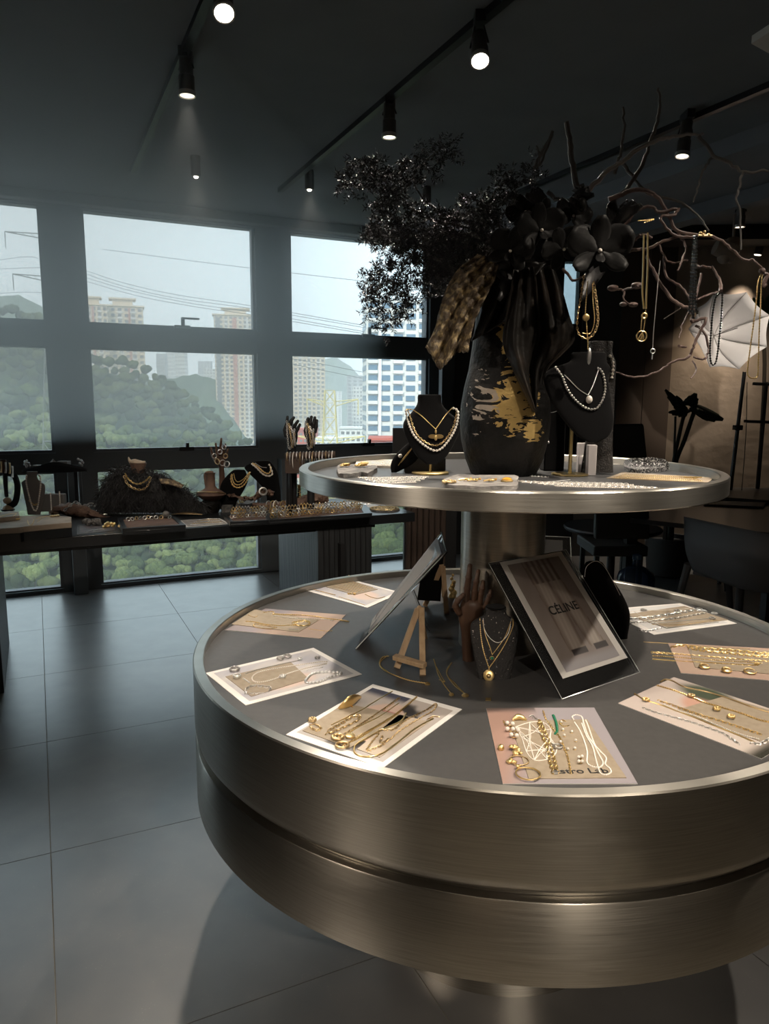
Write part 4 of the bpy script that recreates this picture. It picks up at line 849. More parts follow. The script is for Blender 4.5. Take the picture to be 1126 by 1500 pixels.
# ---- black orchids
def petalg(c, u, v, n_, L, W, cup=.25):
    V = []; m = 7
    for i in range(m+1):
        s = i/m; w_ = W*math.sin(math.pi*(.08+.86*s))**.65*(.55+.6*s if s < .75 else 1.)
        for j in range(-3, 4):
            q = j/3; V.append(c+u*L*s+v*w_*q*.5+n_*(L*cup*(s*s)-abs(q)*w_*.12+.02*L*math.sin(9*s+j)))
    return V, [(i*7+j, i*7+j+1, (i+1)*7+j+1, (i+1)*7+j) for i in range(m) for j in range(6)]
def orchid(px, py, y, R, rot, face=(0, -1, .1), gold=True):
    c = PY(px, py, y); n_ = np.array(face, float); n_ /= np.linalg.norm(n_); a = np.cross([0, 0, 1.], n_); a /= np.linalg.norm(a); b_ = np.cross(n_, a)
    t = thing('orchid_flower', '', 'flower', c)
    for q, (an, L, W) in enumerate(((90, 1, .72), (150, 1.05, 1.15), (30, 1.05, 1.15), (215, .95, .62), (325, .95, .62))):
        an = math.radians(an+rot); u = a*math.cos(an)+b_*math.sin(an); v = -a*math.sin(an)+b_*math.cos(an)
        part('petal', petalg(c, u, v, n_, R*L, R*W), 'petal', t, solid=.0012, ang=180)
    an = math.radians(270+rot); u = a*math.cos(an)+b_*math.sin(an); v = -a*math.sin(an)+b_*math.cos(an)
    part('lip', petalg(c+n_*.004, u, v, n_, R*.42, R*.32, .9), 'petal', t, solid=.0012, ang=180)
    part('column', ball(c+n_*.006, R*.07, 10, 8), 'white_bead' if gold else 'petal', t)
    return t
OL = [(878, 368, 1.80, .078, 0, (-.1, -1, .05), 'largest black orchid with a veined round lower petal, nearest the hanging gold strands'), (792, 338, 1.84, .062, 10, (.2, -1, 0), 'black orchid with a yellow centre left of the largest orchid'), (748, 368, 1.86, .058, -20, (-.4, -1, -.1), 'dim black orchid just above the crinkled gold fabric'),
      (825, 365, 1.84, .055, 30, (.1, -1, -.3), 'black orchid squeezed between the yellow-centred one and the largest'), (838, 318, 1.90, .05, -15, (.3, -1, .3), 'black orchid at the foot of the bare upright twig'), (770, 312, 1.92, .048, 25, (-.3, -1, .3), 'small dark orchid at the top left of the flower cluster'), (900, 322, 1.95, .045, 60, (.6, -.8, .3), 'small dark orchid turned toward the curved bare branch'), (722, 395, 1.9, .045, 5, (-.3, -1, -.4), 'lowest dark orchid hanging over the vase neck')]
for x, y, d_, R_, ro, fc, lb in OL: o_ = orchid(x, y, d_, R_, ro, fc); o_['label'] = lb
for x, y in ((800, 300), (852, 300), (905, 345), (760, 345)): part('bud', ball(PY(x, y, 1.88), .012, 10, 8, (1, 1, 1.4)), 'petal', fl, ang=180)
for a, b_ in (((838, 300), (870, 285)), ((800, 310), (770, 285)), ((905, 330), (940, 300)), ((860, 330), (835, 290)), ((880, 400), (850, 440)), ((760, 400), (730, 440))): part('leaf', leafg(PY(*a, 1.92), PY(*b_, 1.86), .02), 'leaf_black', fl, solid=.001, ang=80)

# ---- busts
def bust(label, secs, y, m='velvet', thick=.5, lean=0., name='necklace_bust', ex=(), tw=0., cat='bust'):
    """secs: (centre px, py, half width px, relative depth)"""
    k_ = y/F; S = []; y0 = secs[0][1]
    for x, py, hw, rd in secs:
        c = PY(x, py, y+lean*(py-y0)*k_); S.append((c, np.array([math.cos(tw), math.sin(tw), 0])*hw*k_, np.array([-math.sin(tw), math.cos(tw), 0])*max(.004, hw*k_*thick*rd)))
    g = loft(S, 32, 2.2); v = g[0]; t = thing(name, label, cat, np.array([v[:, 0].mean(), y, v[:, 2].min()]))
    b_ = part('bust', g, m, t, ang=60); return t, bvh(b_), S
bs, BT1, S_ = bust('small black velvet bust on a brass stem at the left of the upper tray', [(630, 578, 15, 1.1), (629, 580, 17, 1.1), (629, 592, 18, 1.0), (630, 604, 27, .65), (632, 616, 39, .5), (632, 628, 41, .5), (632, 642, 36, .5), (632, 658, 28, .5), (632, 670, 20, .5), (632, 680, 8, .5)], 1.96, lean=-.25)
c = PZ(630, 694, ZU); c2 = PY(631, 672, c[1]); part('stem', tube([c, c2], .0045, 10, sub=1), 'brass', bs, label='brass stem'); part('base', lathe([(.048, 0), (.052, .001), (.052, .005), (.050, .006), (.001, .006)], c, 40), 'brass', bs, label='round brass foot')
bb, BT2, S_ = bust('large black velvet bust on a brass rod at the right of the vase', [(862, 516, 22, .8), (862, 519, 25, .8), (861, 530, 26, .8), (850, 540, 42, .45), (843, 553, 45, .42), (846, 572, 44, .42), (852, 592, 41, .42), (860, 612, 36, .42), (866, 628, 29, .42), (868, 640, 20, .4), (868, 648, 6, .4)], 1.92, lean=-.30, tw=-.12)
c = PZ(834, 696, ZU); c2 = PY(838, 610, c[1]); part('stem', tube([c, c2], .005, 10, sub=1), 'brass', bb, label='brass rod'); part('base', lathe([(.047, 0), (.05, .001), (.05, .005), (.001, .006)], c, 40), 'brass', bb, label='round brass foot')
# tall textured bust behind it
tb_, BT3, S_ = bust('tall glittery black column bust behind the crystal blocks', [(880, 500, 16, .9), (880, 502, 17, .9), (880, 516, 16, .9), (882, 530, 19, .7), (881, 545, 20, .6), (880, 600, 19, .6), (877, 650, 20, .6), (874, 692, 24, .6)], 2.035, m='glitter_black')
# slanting wing bust on black block
wb, BT4, S_ = bust('slanting black velvet bust leaning beside the small brass-stemmed bust', [(614, 640, 5, 1), (608, 652, 14, .5), (598, 668, 20, .4), (586, 682, 14, .4), (577, 692, 4, .5)], 2.06, lean=-.25)
q = PZ(620, 694, ZU); part('block', bx(PY(592, 690, 2.05)[0], PY(652, 690, 2.05)[0], 2.04, 2.13, ZU, ZU+.042), 'blackish', wb, bev=.003, label='black block foot')
# small wing-like dark tag & black pillar box with silver Y chain
p_ = PZ(811, 690, ZU); t = thing('black_display_pillar', 'square black velvet pillar between the vase and the large bust', 'display stand', p_+np.array([0, .04, 0]))
part('pillar', bx(PY(796, 690, p_[1])[0], PY(826, 690, p_[1])[0], p_[1], p_[1]+.07, ZU, PY(811, 568, p_[1])[2]), 'velvet', t, bev=.004); BP = bvh(t.children[0])
J(BP, [(800, 570), (803, 590), (805, 604), (822, 600)], .0009, 'chain', 'silver', 'silver lariat chain with a drop on the square black pillar', ext=[('drop', strand(lay(BP, [(805, 604), (804, 625), (803, 645)], .001), .0009, 'chain'), 'silver'), ('pendant', ball(at(BP, (803, 648), .003), .0032, 10, 8, (1, 1, 1.6)), 'silver')])
# crystal prisms
for x0, x1, y0, y1, lb in ((846, 859, 649, 694, 'left clear crystal block standing below the large bust'), (860, 873, 652, 697, 'right clear crystal block standing below the large bust')):
    a = PZ(x0, y1, ZU); b_ = PZ(x1, y1, ZU); top = PY(x0, y0, a[1])[2]
    one('crystal_block', bx(a[0], b_[0]-.001, a[1], a[1]+.024, ZU, top), 'crystal', lb, 'crystal', bev=.002)
# ---- necklaces worn by the busts
k8 = crop(560, 470, 6.523)
J(BT1, k8(285, 846, 370, 905, 440, 970, 508, 1035), .0013, 'chain', 'gold', 'fine gold chain with a moth pendant on the small brass-stemmed bust', ext=[
    ('chain', strand(lay(BT1, k8(508, 1035, 560, 960, 610, 890, 668, 830), .0013), .0013, 'chain'), 'gold'), ('moth_pendant', join(*[loft([(at(BT1, k8(510, 1112)[0], .004)+np.array([s_*.012, -.001, .002]), np.array([.012, 0, 0]), np.array([0, 0, .006])), (at(BT1, k8(510, 1112)[0], .006)+np.array([s_*.012, -.002, .002]), np.array([.010, 0, .0]), np.array([0, 0, .005]))], 12, sub=1) for s_ in (-.7, .7)], ball(at(BT1, k8(510, 1115)[0], .005), .0045, 10, 8, (1, 1, 1.8)), ball(at(BT1, k8(510, 1060)[0], .003), .0028, 8, 6, (1, 1, 2))), 'gold')])
J(BT1, k8(222, 850, 235, 920, 262, 1010, 300, 1090, 370, 1165, 450, 1220, 510, 1240, 570, 1215, 640, 1130, 700, 1020, 722, 930, 722, 870, 700, 842, 670, 834), .0036, 'pearl', 'pearl', 'thick baroque pearl strand on the small brass-stemmed bust', ext=[('clasp', strand(lay(BT1, k8(222, 850, 250, 846, 288, 848), .003), .002, 'chain'), 'gold')])
J(BT1, k8(245, 860, 275, 950, 300, 1030, 345, 1105, 420, 1165, 495, 1190, 570, 1165, 640, 1080, 690, 970, 708, 880), .0019, 'link', 'gold_dark', 'thin brown and gold bead chain just inside the pearl strand on the small bust')
k9 = crop(560, 380, 3.1278)
J(BT2, k9(790, 490, 820, 530, 845, 590, 880, 640, 930, 680, 975, 685, 1005, 650, 1020, 590, 1012, 530, 995, 502, 985, 498), .0034, 'pearl', 'silver_dark', 'dark silver bead strand on the large black bust')
J(BT2, k9(795, 492, 850, 545, 900, 595, 942, 622), .0013, 'chain', 'silver', 'fine silver chain with a pearl drop on the large black bust', ext=[('chain', strand(lay(BT2, k9(942, 622, 965, 575, 992, 500), .0013), .0013, 'chain'), 'silver'), ('pearl_drop', ball(at(BT2, k9(947, 642)[0], .004), .0085, 14, 10, (1, 1, 1.25)), 'pearl')])
J(BT3, k9(1038, 438, 1052, 460, 1056, 500, 1050, 545), .0045, 'pearl', 'pearl', 'short pearl strand at the edge of the tall glittery bust', lift=.004)
k10 = crop(420, 655, 5.118)
J(BT4, [(613, 643), (604, 655), (593, 668), (583, 682)], .0012, 'chain', 'gold', 'fine gold chain with a pearl laid down the slanting bust', ext=[('pearl', ball(at(BT4, (586, 668), .005), .006, 10, 8), 'pearl'), ('chain', strand(lay(BT4, [(609, 649), (598, 664), (587, 678)], .001), .001, 'chain'), 'gold')])
# ---- pads, stones and cards on the tray
def slab(pts, h, m, label, name='stone_slab', cat='stone', tree=None, rough=.0015):
    P = smooth(np.array(lay(tree or TU, pts, 0)), 3, closed=True); P = P+np.array([[rnd.gauss(0, rough), rnd.gauss(0, rough), 0] for _ in P]); c = P.mean(0)
    n = len(P); V = np.vstack([P, P+Z*h+np.array([[rnd.gauss(0, rough*.6) for _ in range(3)] for _ in P])*.9, c+(P-c)*.8+Z*(h+.0005)]); Fc = [(i, (i+1) % n, n+(i+1) % n, n+i) for i in range(n)]+[(n+i, n+(i+1) % n, 2*n+(i+1) % n, 2*n+i) for i in range(n)]+[tuple(range(2*n, 3*n)), tuple(range(n-1, -1, -1))]
    o_ = one(name, (V, Fc), m, label, cat, ang=30); return o_, bvh(o_)
s1, T1 = slab(k10(378, 215, 430, 232, 510, 228, 560, 218, 620, 224, 645, 205, 680, 182, 660, 165, 620, 170, 520, 160, 400, 155), .012, 'stone_grey', 'rough grey stone slab with two gold rings at the left of the upper tray')
for x, y, s_, lb in ((440, 150, 1, 'chunky gold knot ring on the left stone slab, its left piece'), (560, 150, 1.25, 'wide twisted gold ring on the left stone slab, its right piece')):
    c = at(T1, k10(x, y)[0], 0)+Z*.003
    t = thing('gold_ring', lb, 'ring', c)
    for q in range(4 if s_ > 1 else 3): part('band', floorring(c+np.array([(-.006+.004*q)*s_, .002*math.sin(q*2), .0024*q]), .0095*s_, .0019), 'gold', t)
    for q in range(7): a = q*.9; part('bead', ball(c+np.array([.011*s_*math.cos(a), .011*s_*math.sin(a), .004]), .0028, 8, 6), 'gold' if q % 3 else 'amber', t)
s2, T2 = slab(crop(430, 640, 3.412)(740, 240, 800, 262, 1000, 268, 1115, 262, 1112, 235, 1100, 212, 820, 208), .010, 'stone_light', 'pale grey stone slab at the front edge of the upper tray')
k11 = crop(430, 640, 3.412)
for i, (x, y, m_, nm, lb) in enumerate(((778, 232, 'gold_dark', 'brooch', 'bronze beaded cluster ring at the left end of the pale stone slab'), (860, 222, 'gold', 'earring', 'gold bar earring with a stone, left of the middle on the pale stone slab'), (905, 224, 'gold', 'earring', 'gold flower earring in the middle of the pale stone slab'), (985, 226, 'gold', 'earring', 'gold drop earring right of the middle on the pale stone slab'), (1065, 224, 'amber', 'ring', 'round amber yellow ring at the right end of the pale stone slab'))):
    c = at(T2, k11(x, y)[0], 0)+Z*.002; t = thing('jewel_'+nm, lb, nm, c)
    if nm == 'ring': part('stone', ball(c+Z*.003, .0125, 14, 8, (1, 1, .5)), m_, t); part('band', floorring(c-Z*.001, .013, .002), 'gold', t)
    elif nm == 'brooch': part('cluster', join(*[ball(c+np.array([rnd.uniform(-.016, .014), rnd.uniform(-.01, .012), rnd.uniform(0, .005)]), .0035, 8, 6) for _ in range(22)]), m_, t, stuff=True); part('band', floorring(c, .011, .0018), m_, t)
    else: part('bar', tube([c+np.array([-.018, -.008, .002]), c+np.array([0, 0, .004]), c+np.array([.012, .014, .003])], .0022, 8), m_, t); part('flower', join(*[ball(c+np.array([.006*math.cos(a), .006*math.sin(a), .003]), .003, 8, 6) for a in np.arange(6)*1.047]), m_, t); part('bead', ball(c+np.array([.014, .016, .003]), .003, 8, 6), 'amber', t)
s3, T3 = slab([(915, 689), (925, 693), (950, 693), (976, 690), (979, 683), (965, 677), (925, 677), (914, 682)], .012, 'druzy', 'dark glittering crystal slab at the back right of the upper tray')
one('ring', floorring(at(T3, (955, 676), 0), .009, .0018), 'silver_dark', 'dark ring on the glittering crystal slab', 'ring')
# pearl pad
pd_ = one('pearl_pad', prism([PZ(x, y, ZU+.006) for x, y in ((519, 681), (583, 683), (585, 673), (524, 673))], (0, 0, -.006)), 'white_bead', 'cream pad covered by rows of pearls at the back left of the upper tray', 'pad', bev=.001); TPp = bvh(pd_)
for i, y in enumerate((674.5, 676.5, 678.5, 680.5, 682)): J(TPp, [(521+i*.3, y), (550, y+.3), (582, y+.6)], .0022, 'pearl', 'pearl', ['rearmost', 'second', 'third', 'fourth', 'frontmost'][i]+' pearl row on the cream pad at the back left of the upper tray', group='pearl rows on the cream pad')
for i in range(7): y = 699.5+i*1.35; J(TU, [(524+i*5, y), (560+i*3, y+.3+rnd.uniform(-.6, .6)), (590, y-.8+rnd.uniform(-.8, .8)), (628-i*3, y-1.2)], .0022, ['pearl', 'link'][i % 2], ['pearl', 'silver'][i % 2], ('rearmost', 'second', 'third', 'middle', 'fifth', 'sixth', 'frontmost')[i]+' pearl or silver strand of the pile between the stone slabs', group='strands between the stone slabs')
J(TU, k9(605, 998, 640, 990, 700, 996, 760, 1000), .0042, 'pearl', 'silver', 'chunky silver nugget bracelet behind the silver chain rows', name='bracelet')
J(TU, k9(655, 1022, 720, 1020, 800, 1016, 860, 1010), .0016, 'pearl', 'silver', 'thin silver stud chain beside the front stone slab', name='bracelet')
for i in range(9):
    x0 = 748+i*8; y0 = 704.5+i*.9-(i % 2)*.3; J(TU, [(x0, y0), (x0+50, y0+1.6+rnd.uniform(-.5, .5)), (x0+95, y0+2.9+rnd.uniform(-.5, .5)), (min(966, x0+140+rnd.uniform(0, 25)), y0+4.2)], .0024, ['pearl', 'link', 'rope'][i % 3], ['pearl', 'silver', 'white_bead'][i % 3], ('rearmost', 'second', 'third', 'fourth', 'middle', 'sixth', 'seventh', 'eighth', 'frontmost')[i]+' strand of the white and silver rows right of the vase', group='white and silver rows on the tray')
t_ = one('jewellery_card', prism([PZ(x, y, ZU+.002) for x, y in ((888, 700), (912, 691.5), (1047, 699.5), (1036, 706.5))], (0, 0, -.002)), 'paper_beige', 'beige card with gold chains at the right edge of the upper tray', 'card'); TK = bvh(t_)
for i in range(5): J(TK, [(897+i*4, 700-i*1.3), (950, 702.5-i*1.5), (1000, 704-i*1.5), (1030-i*3, 704.8-i*1.1)], .0014, 'chain', 'gold', ('frontmost', 'second', 'middle', 'fourth', 'rearmost')[i]+' gold chain on the beige card at the tray edge', group='gold chains on the tray card')
c = at(TK, (1014, 700), 0); t = thing('gold_brooch', 'gold openwork brooch at the right end of the tray card', 'brooch', c)
for q in range(6): part('loop', floorring(c+np.array([-.016+.0065*q, .003*(-1)**q, .001]), .006, .0011), 'gold', t)
t_ = one('jewellery_card', prism([PZ(x, y, ZU+.002) for x, y in ((898, 680), (899, 674), (917, 675.5), (912, 680))], (0, 0, -.002)), 'paper_white', 'small white card behind the tall glittery bust', 'card'); TK2 = bvh(t_)
one('ring', floorring(at(TK2, (904, 677), 0), .008, .002), 'gold', 'gold ring on the small white card behind the tall bust', 'ring')
t_ = one('jewellery_card', prism([PZ(x, y, ZU+.002) for x, y in ((788, 672), (796, 667.5), (830, 668), (836, 673))], (0, 0, -.002)), 'paper_white', 'white card at the rear of the tray behind the square pillar', 'card')
one('ring', floorring(at(bvh(t_), (832, 671), 0), .008, .002), 'gold', 'gold ring on the white card behind the square pillar', 'ring')
# ---- necklaces hanging from the vines
def H(pts, y, r, kind, m, label, name='necklace', ext=(), closed=False): return J(None, [PY(x, q, y) for x, q in pts], r, kind, m, label, name, ext=ext, closed=closed)
y_ = 1.84
H(KX(128, 170, 110, 290, 92, 420, 105, 480, 145, 500, 185, 470, 205, 400, 195, 290, 182, 200), y_, .0022, 'link', 'gold_dark', 'widest loop of the layered gold necklaces below the largest orchid')
H(KX(150, 190, 140, 300, 135, 380), y_-.01, .0016, 'chain', 'gold', 'central gold chain with a flower disc below the largest orchid', ext=[('flower_disc', coin(PY(*KX(140, 387)[0], y_-.012), .0085, 0), 'gold'), ('chain', strand([PY(x, q, y_-.01) for x, q in KX(142, 400, 145, 450, 150, 520, 150, 560)], .0015, 'chain'), 'gold'), ('crystal_drop', ball(PY(*KX(157, 595)[0], y_-.01), .007, 8, 6, (.8, .8, 3)), 'silver')])
H(KX(175, 200, 178, 300, 186, 400, 165, 470, 120, 470), y_+.01, .0014, 'chain', 'gold', 'thin inner gold chain of the layered necklaces below the largest orchid')
for i, (x, lb) in enumerate(((452, 'left strand of the gold tube necklace on the central vine'), (470, 'right strand of the gold tube necklace on the central vine'))):
    H(KX(x+8*i, -60, x-4, 120, x-8, 250, x, 340) if i == 0 else KX(x+2, -70, x+2, 120, x-4, 250, x-6, 340), y_, .0020, 'plain', 'gold', lb)
c = PY(*KX(440, 488)[0], y_)
H(KX(448, 360, 440, 400, 436, 455), y_, .0013, 'chain', 'gold', 'gold chain with an openwork medallion hanging from the central vine', ext=[('link', ringg(PY(*KX(455, 378)[0], y_), .006, .0022, (0, 1, 0)), 'gold'), ('medallion', ringg(c, .0125, .0018, (0, 1, 0)), 'gold'), ('medallion_figure', join(*[tube([c+np.array([-.009+.004*q, 0, -.009]), c+np.array([-.004+.003*q, -.001, .002*(-1)**q]), c+np.array([.003-.001*q, 0, .010])], .0013, 6) for q in range(4)]), 'gold'), ('chain', strand([PY(x, q, y_+.004) for x, q in KX(462, 345, 458, 400, 450, 455)], .0012, 'chain'), 'gold')])
H(KX(540, 80, 528, 200, 514, 350, 503, 480, 500, 550), y_, .0010, 'chain', 'silver_dark', 'long thin silver chain with a hook drop right of the gold medallion', ext=[('hook', ringg(PY(*KX(500, 568)[0], y_), .0055, .0013, (0, 1, 0)), 'silver'), ('bar', tube([PY(*KX(499, 580)[0], y_), PY(*KX(496, 612)[0], y_)], .0016, 6, sub=1), 'silver')])
for i, (dx, lb) in enumerate(((-14, 'left strand of the faceted black beads hung on the vine'), (0, 'middle strand of the faceted black beads hung on the vine'), (14, 'right strand of the faceted black beads hung on the vine'))):
    H(KV(475+dx*.6, 90, 465+dx, 300, 455+dx*1.3, 500, 450+dx*1.8, 690, 455+dx*2.5, 830-abs(dx)*3), y_-.012*i, .0036, 'pearl', 'black_bead', lb)
H(KV(705, 590, 712, 640, 700, 850, 685, 1000, 672, 1120, 655, 1210, 632, 1238, 610, 1210, 603, 1100, 612, 950, 622, 820, 640, 700, 655, 640, 690, 600), 1.86, .0027, 'pearl', 'black_bead', 'long black bead loop hanging in front of the white umbrella')
H(KV(1068, 410, 1030, 500, 1010, 700, 985, 900, 958, 1100, 935, 1290, 950, 1345, 990, 1358, 1025, 1330, 1032, 1200, 1040, 900, 1052, 700, 1058, 520, 1070, 420), 1.86, .0018, 'chain', 'gold', 'long gold chain loop hanging at the right of the umbrella')
one('twig_ornament', join(ball(PY(*KV(1065, 405)[0], 1.86), .008, 10, 8), tube([PY(*q, 1.86) for q in KV(1080, 430, 1110, 440, 1090, 490, 1075, 540, 1100, 520)], .005, 7)), 'vine', 'twisted twig end holding the long gold chain', 'twig')
H(KW(530, 672, 580, 655, 540, 660, 500, 662), 1.86, .0014, 'chain', 'gold', 'short gold chain draped over the upper vine loop', name='bracelet')
one('hair_clip', join(tube([PY(*q, 1.87) for q in KV(500, 90, 560, 95, 620, 92)], .003, 6), *[ball(PY(*q, 1.87), .0045, 8, 6) for q in KV(520, 70, 555, 60, 590, 85, 540, 85)]), 'gold_dark', 'bronze flower clip sitting on the vine by the black beads', 'clip')

# ================================================================== THINGS ON THE LOWER TIER
def vnoise(x, y, s=0):
    return .5+.25*(math.sin(x*12.9+y*3.1+s)+math.sin(y*9.7-x*4.3+s*2.1))*.8+.1*math.sin(x*31+y*27+s)
def mixc(a, b_, t): t = max(0, min(1, t)); return tuple(a[i]*(1-t)+b_[i]*t for i in range(3))
def sst(a, b_, x): t = max(0, min(1, (x-a)/(b_-a))); return t*t*(3-2*t)
def printg(c, fn, lift, mu=.0, mv=.0, nu=64, nv=64):
    """flat print: c = four world corners; fn(u, v) the printed colour"""
    c = [np.asarray(q, float) for q in c]; n_ = np.cross(c[1]-c[0], c[3]-c[0]); n_ /= np.linalg.norm(n_)
    if n_@(CAM-c[0]) < 0: n_ = -n_
    V = []; K = []
    for i in range(nv+1):
        for j in range(nu+1):
            u, v = j/nu, i/nv; uu = mu+(1-2*mu)*u; vv = mv+(1-2*mv)*v
            V.append((c[0]*(1-uu)+c[1]*uu)*(1-vv)+(c[3]*(1-uu)+c[2]*uu)*vv+n_*lift); K.append(fn(u, v))
    return (np.array(V), [(i*(nu+1)+j, i*(nu+1)+j+1, (i+1)*(nu+1)+j+1, (i+1)*(nu+1)+j) for i in range(nv) for j in range(nu)]), K
def card(pts, label, m='paper_white', fn=None, mu=.06, mv=.06, z=ZT, th=.0012, name='picture_card', cat='card', gloss=False):
    w4 = [PZ(x, y, z+th) for x, y in pts]
    if len(w4) == 3: w4.append(w4[0]+w4[2]-w4[1])
    t = thing(name, label, cat, sum(w4)/4-Z*th)
    s_ = part('sheet', prism(w4, (0, 0, -th)), m, t)
    if fn: g, K = printg(w4, fn, .0003, mu, mv); part('print', g, 'gloss_print' if gloss else 'print', t, cols=K, ang=180)
    return t, bvh(s_), w4
def envelope(par, pts, z, m='paper_beige', th=.0016, nm='beige_insert', lab='beige kraft insert lying on the card'):
    w4 = [PZ(x, y, z+th) for x, y in pts]; s_ = part(nm, prism(w4, (0, 0, -th)), m, par, label=lab); return bvh(s_), w4
def f_pale(u, v):
    c = mixc((.62, .58, .55), (.46, .45, .50), vnoise(u*1.3, v*1.1)); d = math.hypot((u-.75)/.22, (v-.45)/.3); return mixc((.70, .55, .47), c, sst(.6, 1.1, d))
def f_face(u, v):
    bg = mixc((.46, .43, .41), (.50, .44, .40), v); d = math.hypot((u-.5)/.34, (v-.45)/.42)
    c = mixc((.64, .46, .37), bg, sst(.85, 1., d))
    if .78 < d < 1.25 and (u > .55 or v < .35): c = mixc((.035, .03, .03), c, sst(1.05, 1.25, d+.1*vnoise(u*5, v*5)))
    if abs(v-.66) < .035 and abs(u-.5) < .09: c = (.42, .16, .15)
    if abs(v-.4) < .02 and (abs(u-.38) < .06 or abs(u-.62) < .06): c = (.10, .07, .06)
    return mixc(c, (.06, .06, .09), sst(.84, .95, v)*(u < .5))
def f_pink(u, v):
    return mixc(mixc((.42, .27, .22), (.36, .33, .35), sst(.2, .6, u+.3*v)), (.10, .09, .09), sst(.10, .0, v)*(u < .45)*.8)
def f_model(u, v):
    c = mixc((.58, .50, .46), (.66, .58, .52), u); d = math.hypot((u-.42)/.20, (v-.62)/.26)
    c = mixc((.60, .36, .28), c, sst(.7, 1.1, d)); e2 = math.hypot((u-.30)/.22, (v-.86)/.2)
    c = mixc((.07, .09, .06), c, sst(.5, 1.2, e2)); return mixc(c, (.05, .05, .04), sst(.86, .97, u))
def f_tan(u, v): return mixc((.50, .37, .29), (.46, .32, .26), vnoise(u, v))
def f_white(u, v): return mixc((.70, .69, .68), (.10, .09, .09), sst(.52, .5, abs((u-.5)*1.2+(v-.5)*.3)+.42))
E0 = .0013
def surf(t): return bvh(*[c for c in t.children if not c.name.startswith('print')])
kA = crop(430, 830, 5.926)
c1, TA, w_ = card([(443.5, 863.7), (538, 890), (588, 868), (500, 845)], 'white card with gold chains furthest back left, partly behind the leaning acrylic sheet', fn=f_pale)
TAe, _ = envelope(c1, [(477, 859.5), (519.4, 871), (553, 863), (511, 849.5)], ZT+E0)
TA = TAe = surf(c1)
for i in range(7): J(TAe, [(481+i*4.2, 858-i*1.35), (500+i*4.2, 862.6-i*1.3), (519+i*4.6, 868.2-i*1.2)], .0013, ['chain', 'rope'][i % 2], 'gold', ('frontmost', 'second', 'third', 'middle', 'fifth', 'sixth', 'rearmost')[i]+' gold chain on the furthest back left card', group='gold chains on the back left card')
J(TA, kA(125, 185, 250, 220, 365, 248), .0022, 'rope', 'gold_dark', 'bronze rope bracelet along the near edge of the back left card', name='bracelet')
J(TA, kA(390, 262, 500, 295, 620, 335), .0013, 'chain', 'gold', 'single gold chain crossing the front white part of the back left card', name='bracelet')
J(TA, kA(620, 240, 680, 268, 735, 275, 790, 262), .0018, 'chain', 'gold_dark', 'bronze chain bending under the leaning acrylic sheet', name='bracelet')
for (x, y), lb in (((480, 118), 'left gold ball earring standing on the back left card'), ((518, 125), 'right gold ball earring standing on the back left card')):
    c = at(TAe, kA(x, y)[0])+Z*.008; t = thing('ball_earring', lb, 'earring', c-Z*.008); part('ball', ball(c, .0075, 12, 8), 'gold', t); part('hook', ringg(c+Z*.004+np.array([0, -.004, 0]), .008, .0015, (1, .3, 0)), 'gold', t)
c = at(TAe, kA(505, 243)[0]); t = thing('gold_charm', 'gold cluster charm at the front corner of the back left insert', 'charm', c); part('cluster', join(*[ball(c+np.array([rnd.uniform(-.014, .014), rnd.uniform(-.006, .006), .003]), .0035, 8, 6) for _ in range(9)]), 'gold', t, stuff=True); part('pin', tube([c+np.array([-.012, 0, .002]), c+np.array([.012, 0, .002])], .0012, 5, sub=1), 'gold', t)

kB = crop(280, 880, 4.331)
c2, TB, w_ = card([(329.6, 922.7), (469.3, 935.4), (506.3, 900.8), (388.5, 891.5)], 'dusty pink card with a beige insert, second card from the back on the left', fn=lambda u, v: mixc((.30, .26, .27), (.46, .34, .27), sst(.25, .5, u)), mu=0, mv=0)
TBe, _ = envelope(c2, [(338.9, 914.2), (437, 925.7), (467, 908.2), (372.4, 892.7)], ZT+E0)
TB = TBe = surf(c2)
J(TBe, kB(515, 85, 600, 88, 700, 92, 790, 100, 850, 112, 930, 120, 1000, 132), .0026, 'pearl', 'gold', 'double gold bead strand along the back of the pink card')
J(TBe, kB(520, 95, 620, 108, 740, 115, 850, 118, 900, 128), .0024, 'pearl', 'pearl', 'cream pearl strand beside the gold beads on the pink card')
J(TBe, kB(345, 130, 400, 135, 470, 150, 560, 158, 640, 155, 720, 160), .0020, 'chain', 'gold', 'gold chain crossing the middle of the pink card')
J(TBe, kB(540, 170, 480, 160, 410, 148, 395, 158, 420, 172, 500, 178, 545, 170), .0019, 'rope', 'gold_dark', 'small bronze bracelet at the front of the pink card insert', name='bracelet')
J(TBe, kB(650, 140, 700, 130, 745, 135, 740, 155, 690, 160, 655, 150), .0030, 'link', 'gold', 'chunky gold link bracelet at the right of the pink card insert', name='bracelet')
J(TB, kB(745, 178, 800, 186, 850, 192, 895, 190), .0011, 'chain', 'gold', 'fine gold chain reaching off the right of the pink card')
J(TBe, kB(360, 90, 400, 105, 420, 95), .0013, 'chain', 'gold_dark', 'tiny bronze chain at the left corner of the pink card', name='bracelet'); J(TBe, kB(465, 75, 500, 70, 520, 72), .0020, 'link', 'gold', 'gold clasp chain at the back edge of the pink card', name='bracelet')
J(TBe, kB(620, 178, 680, 182), .0016, 'chain', 'silver', 'short silver chain end at the front of the pink card insert', name='bracelet')

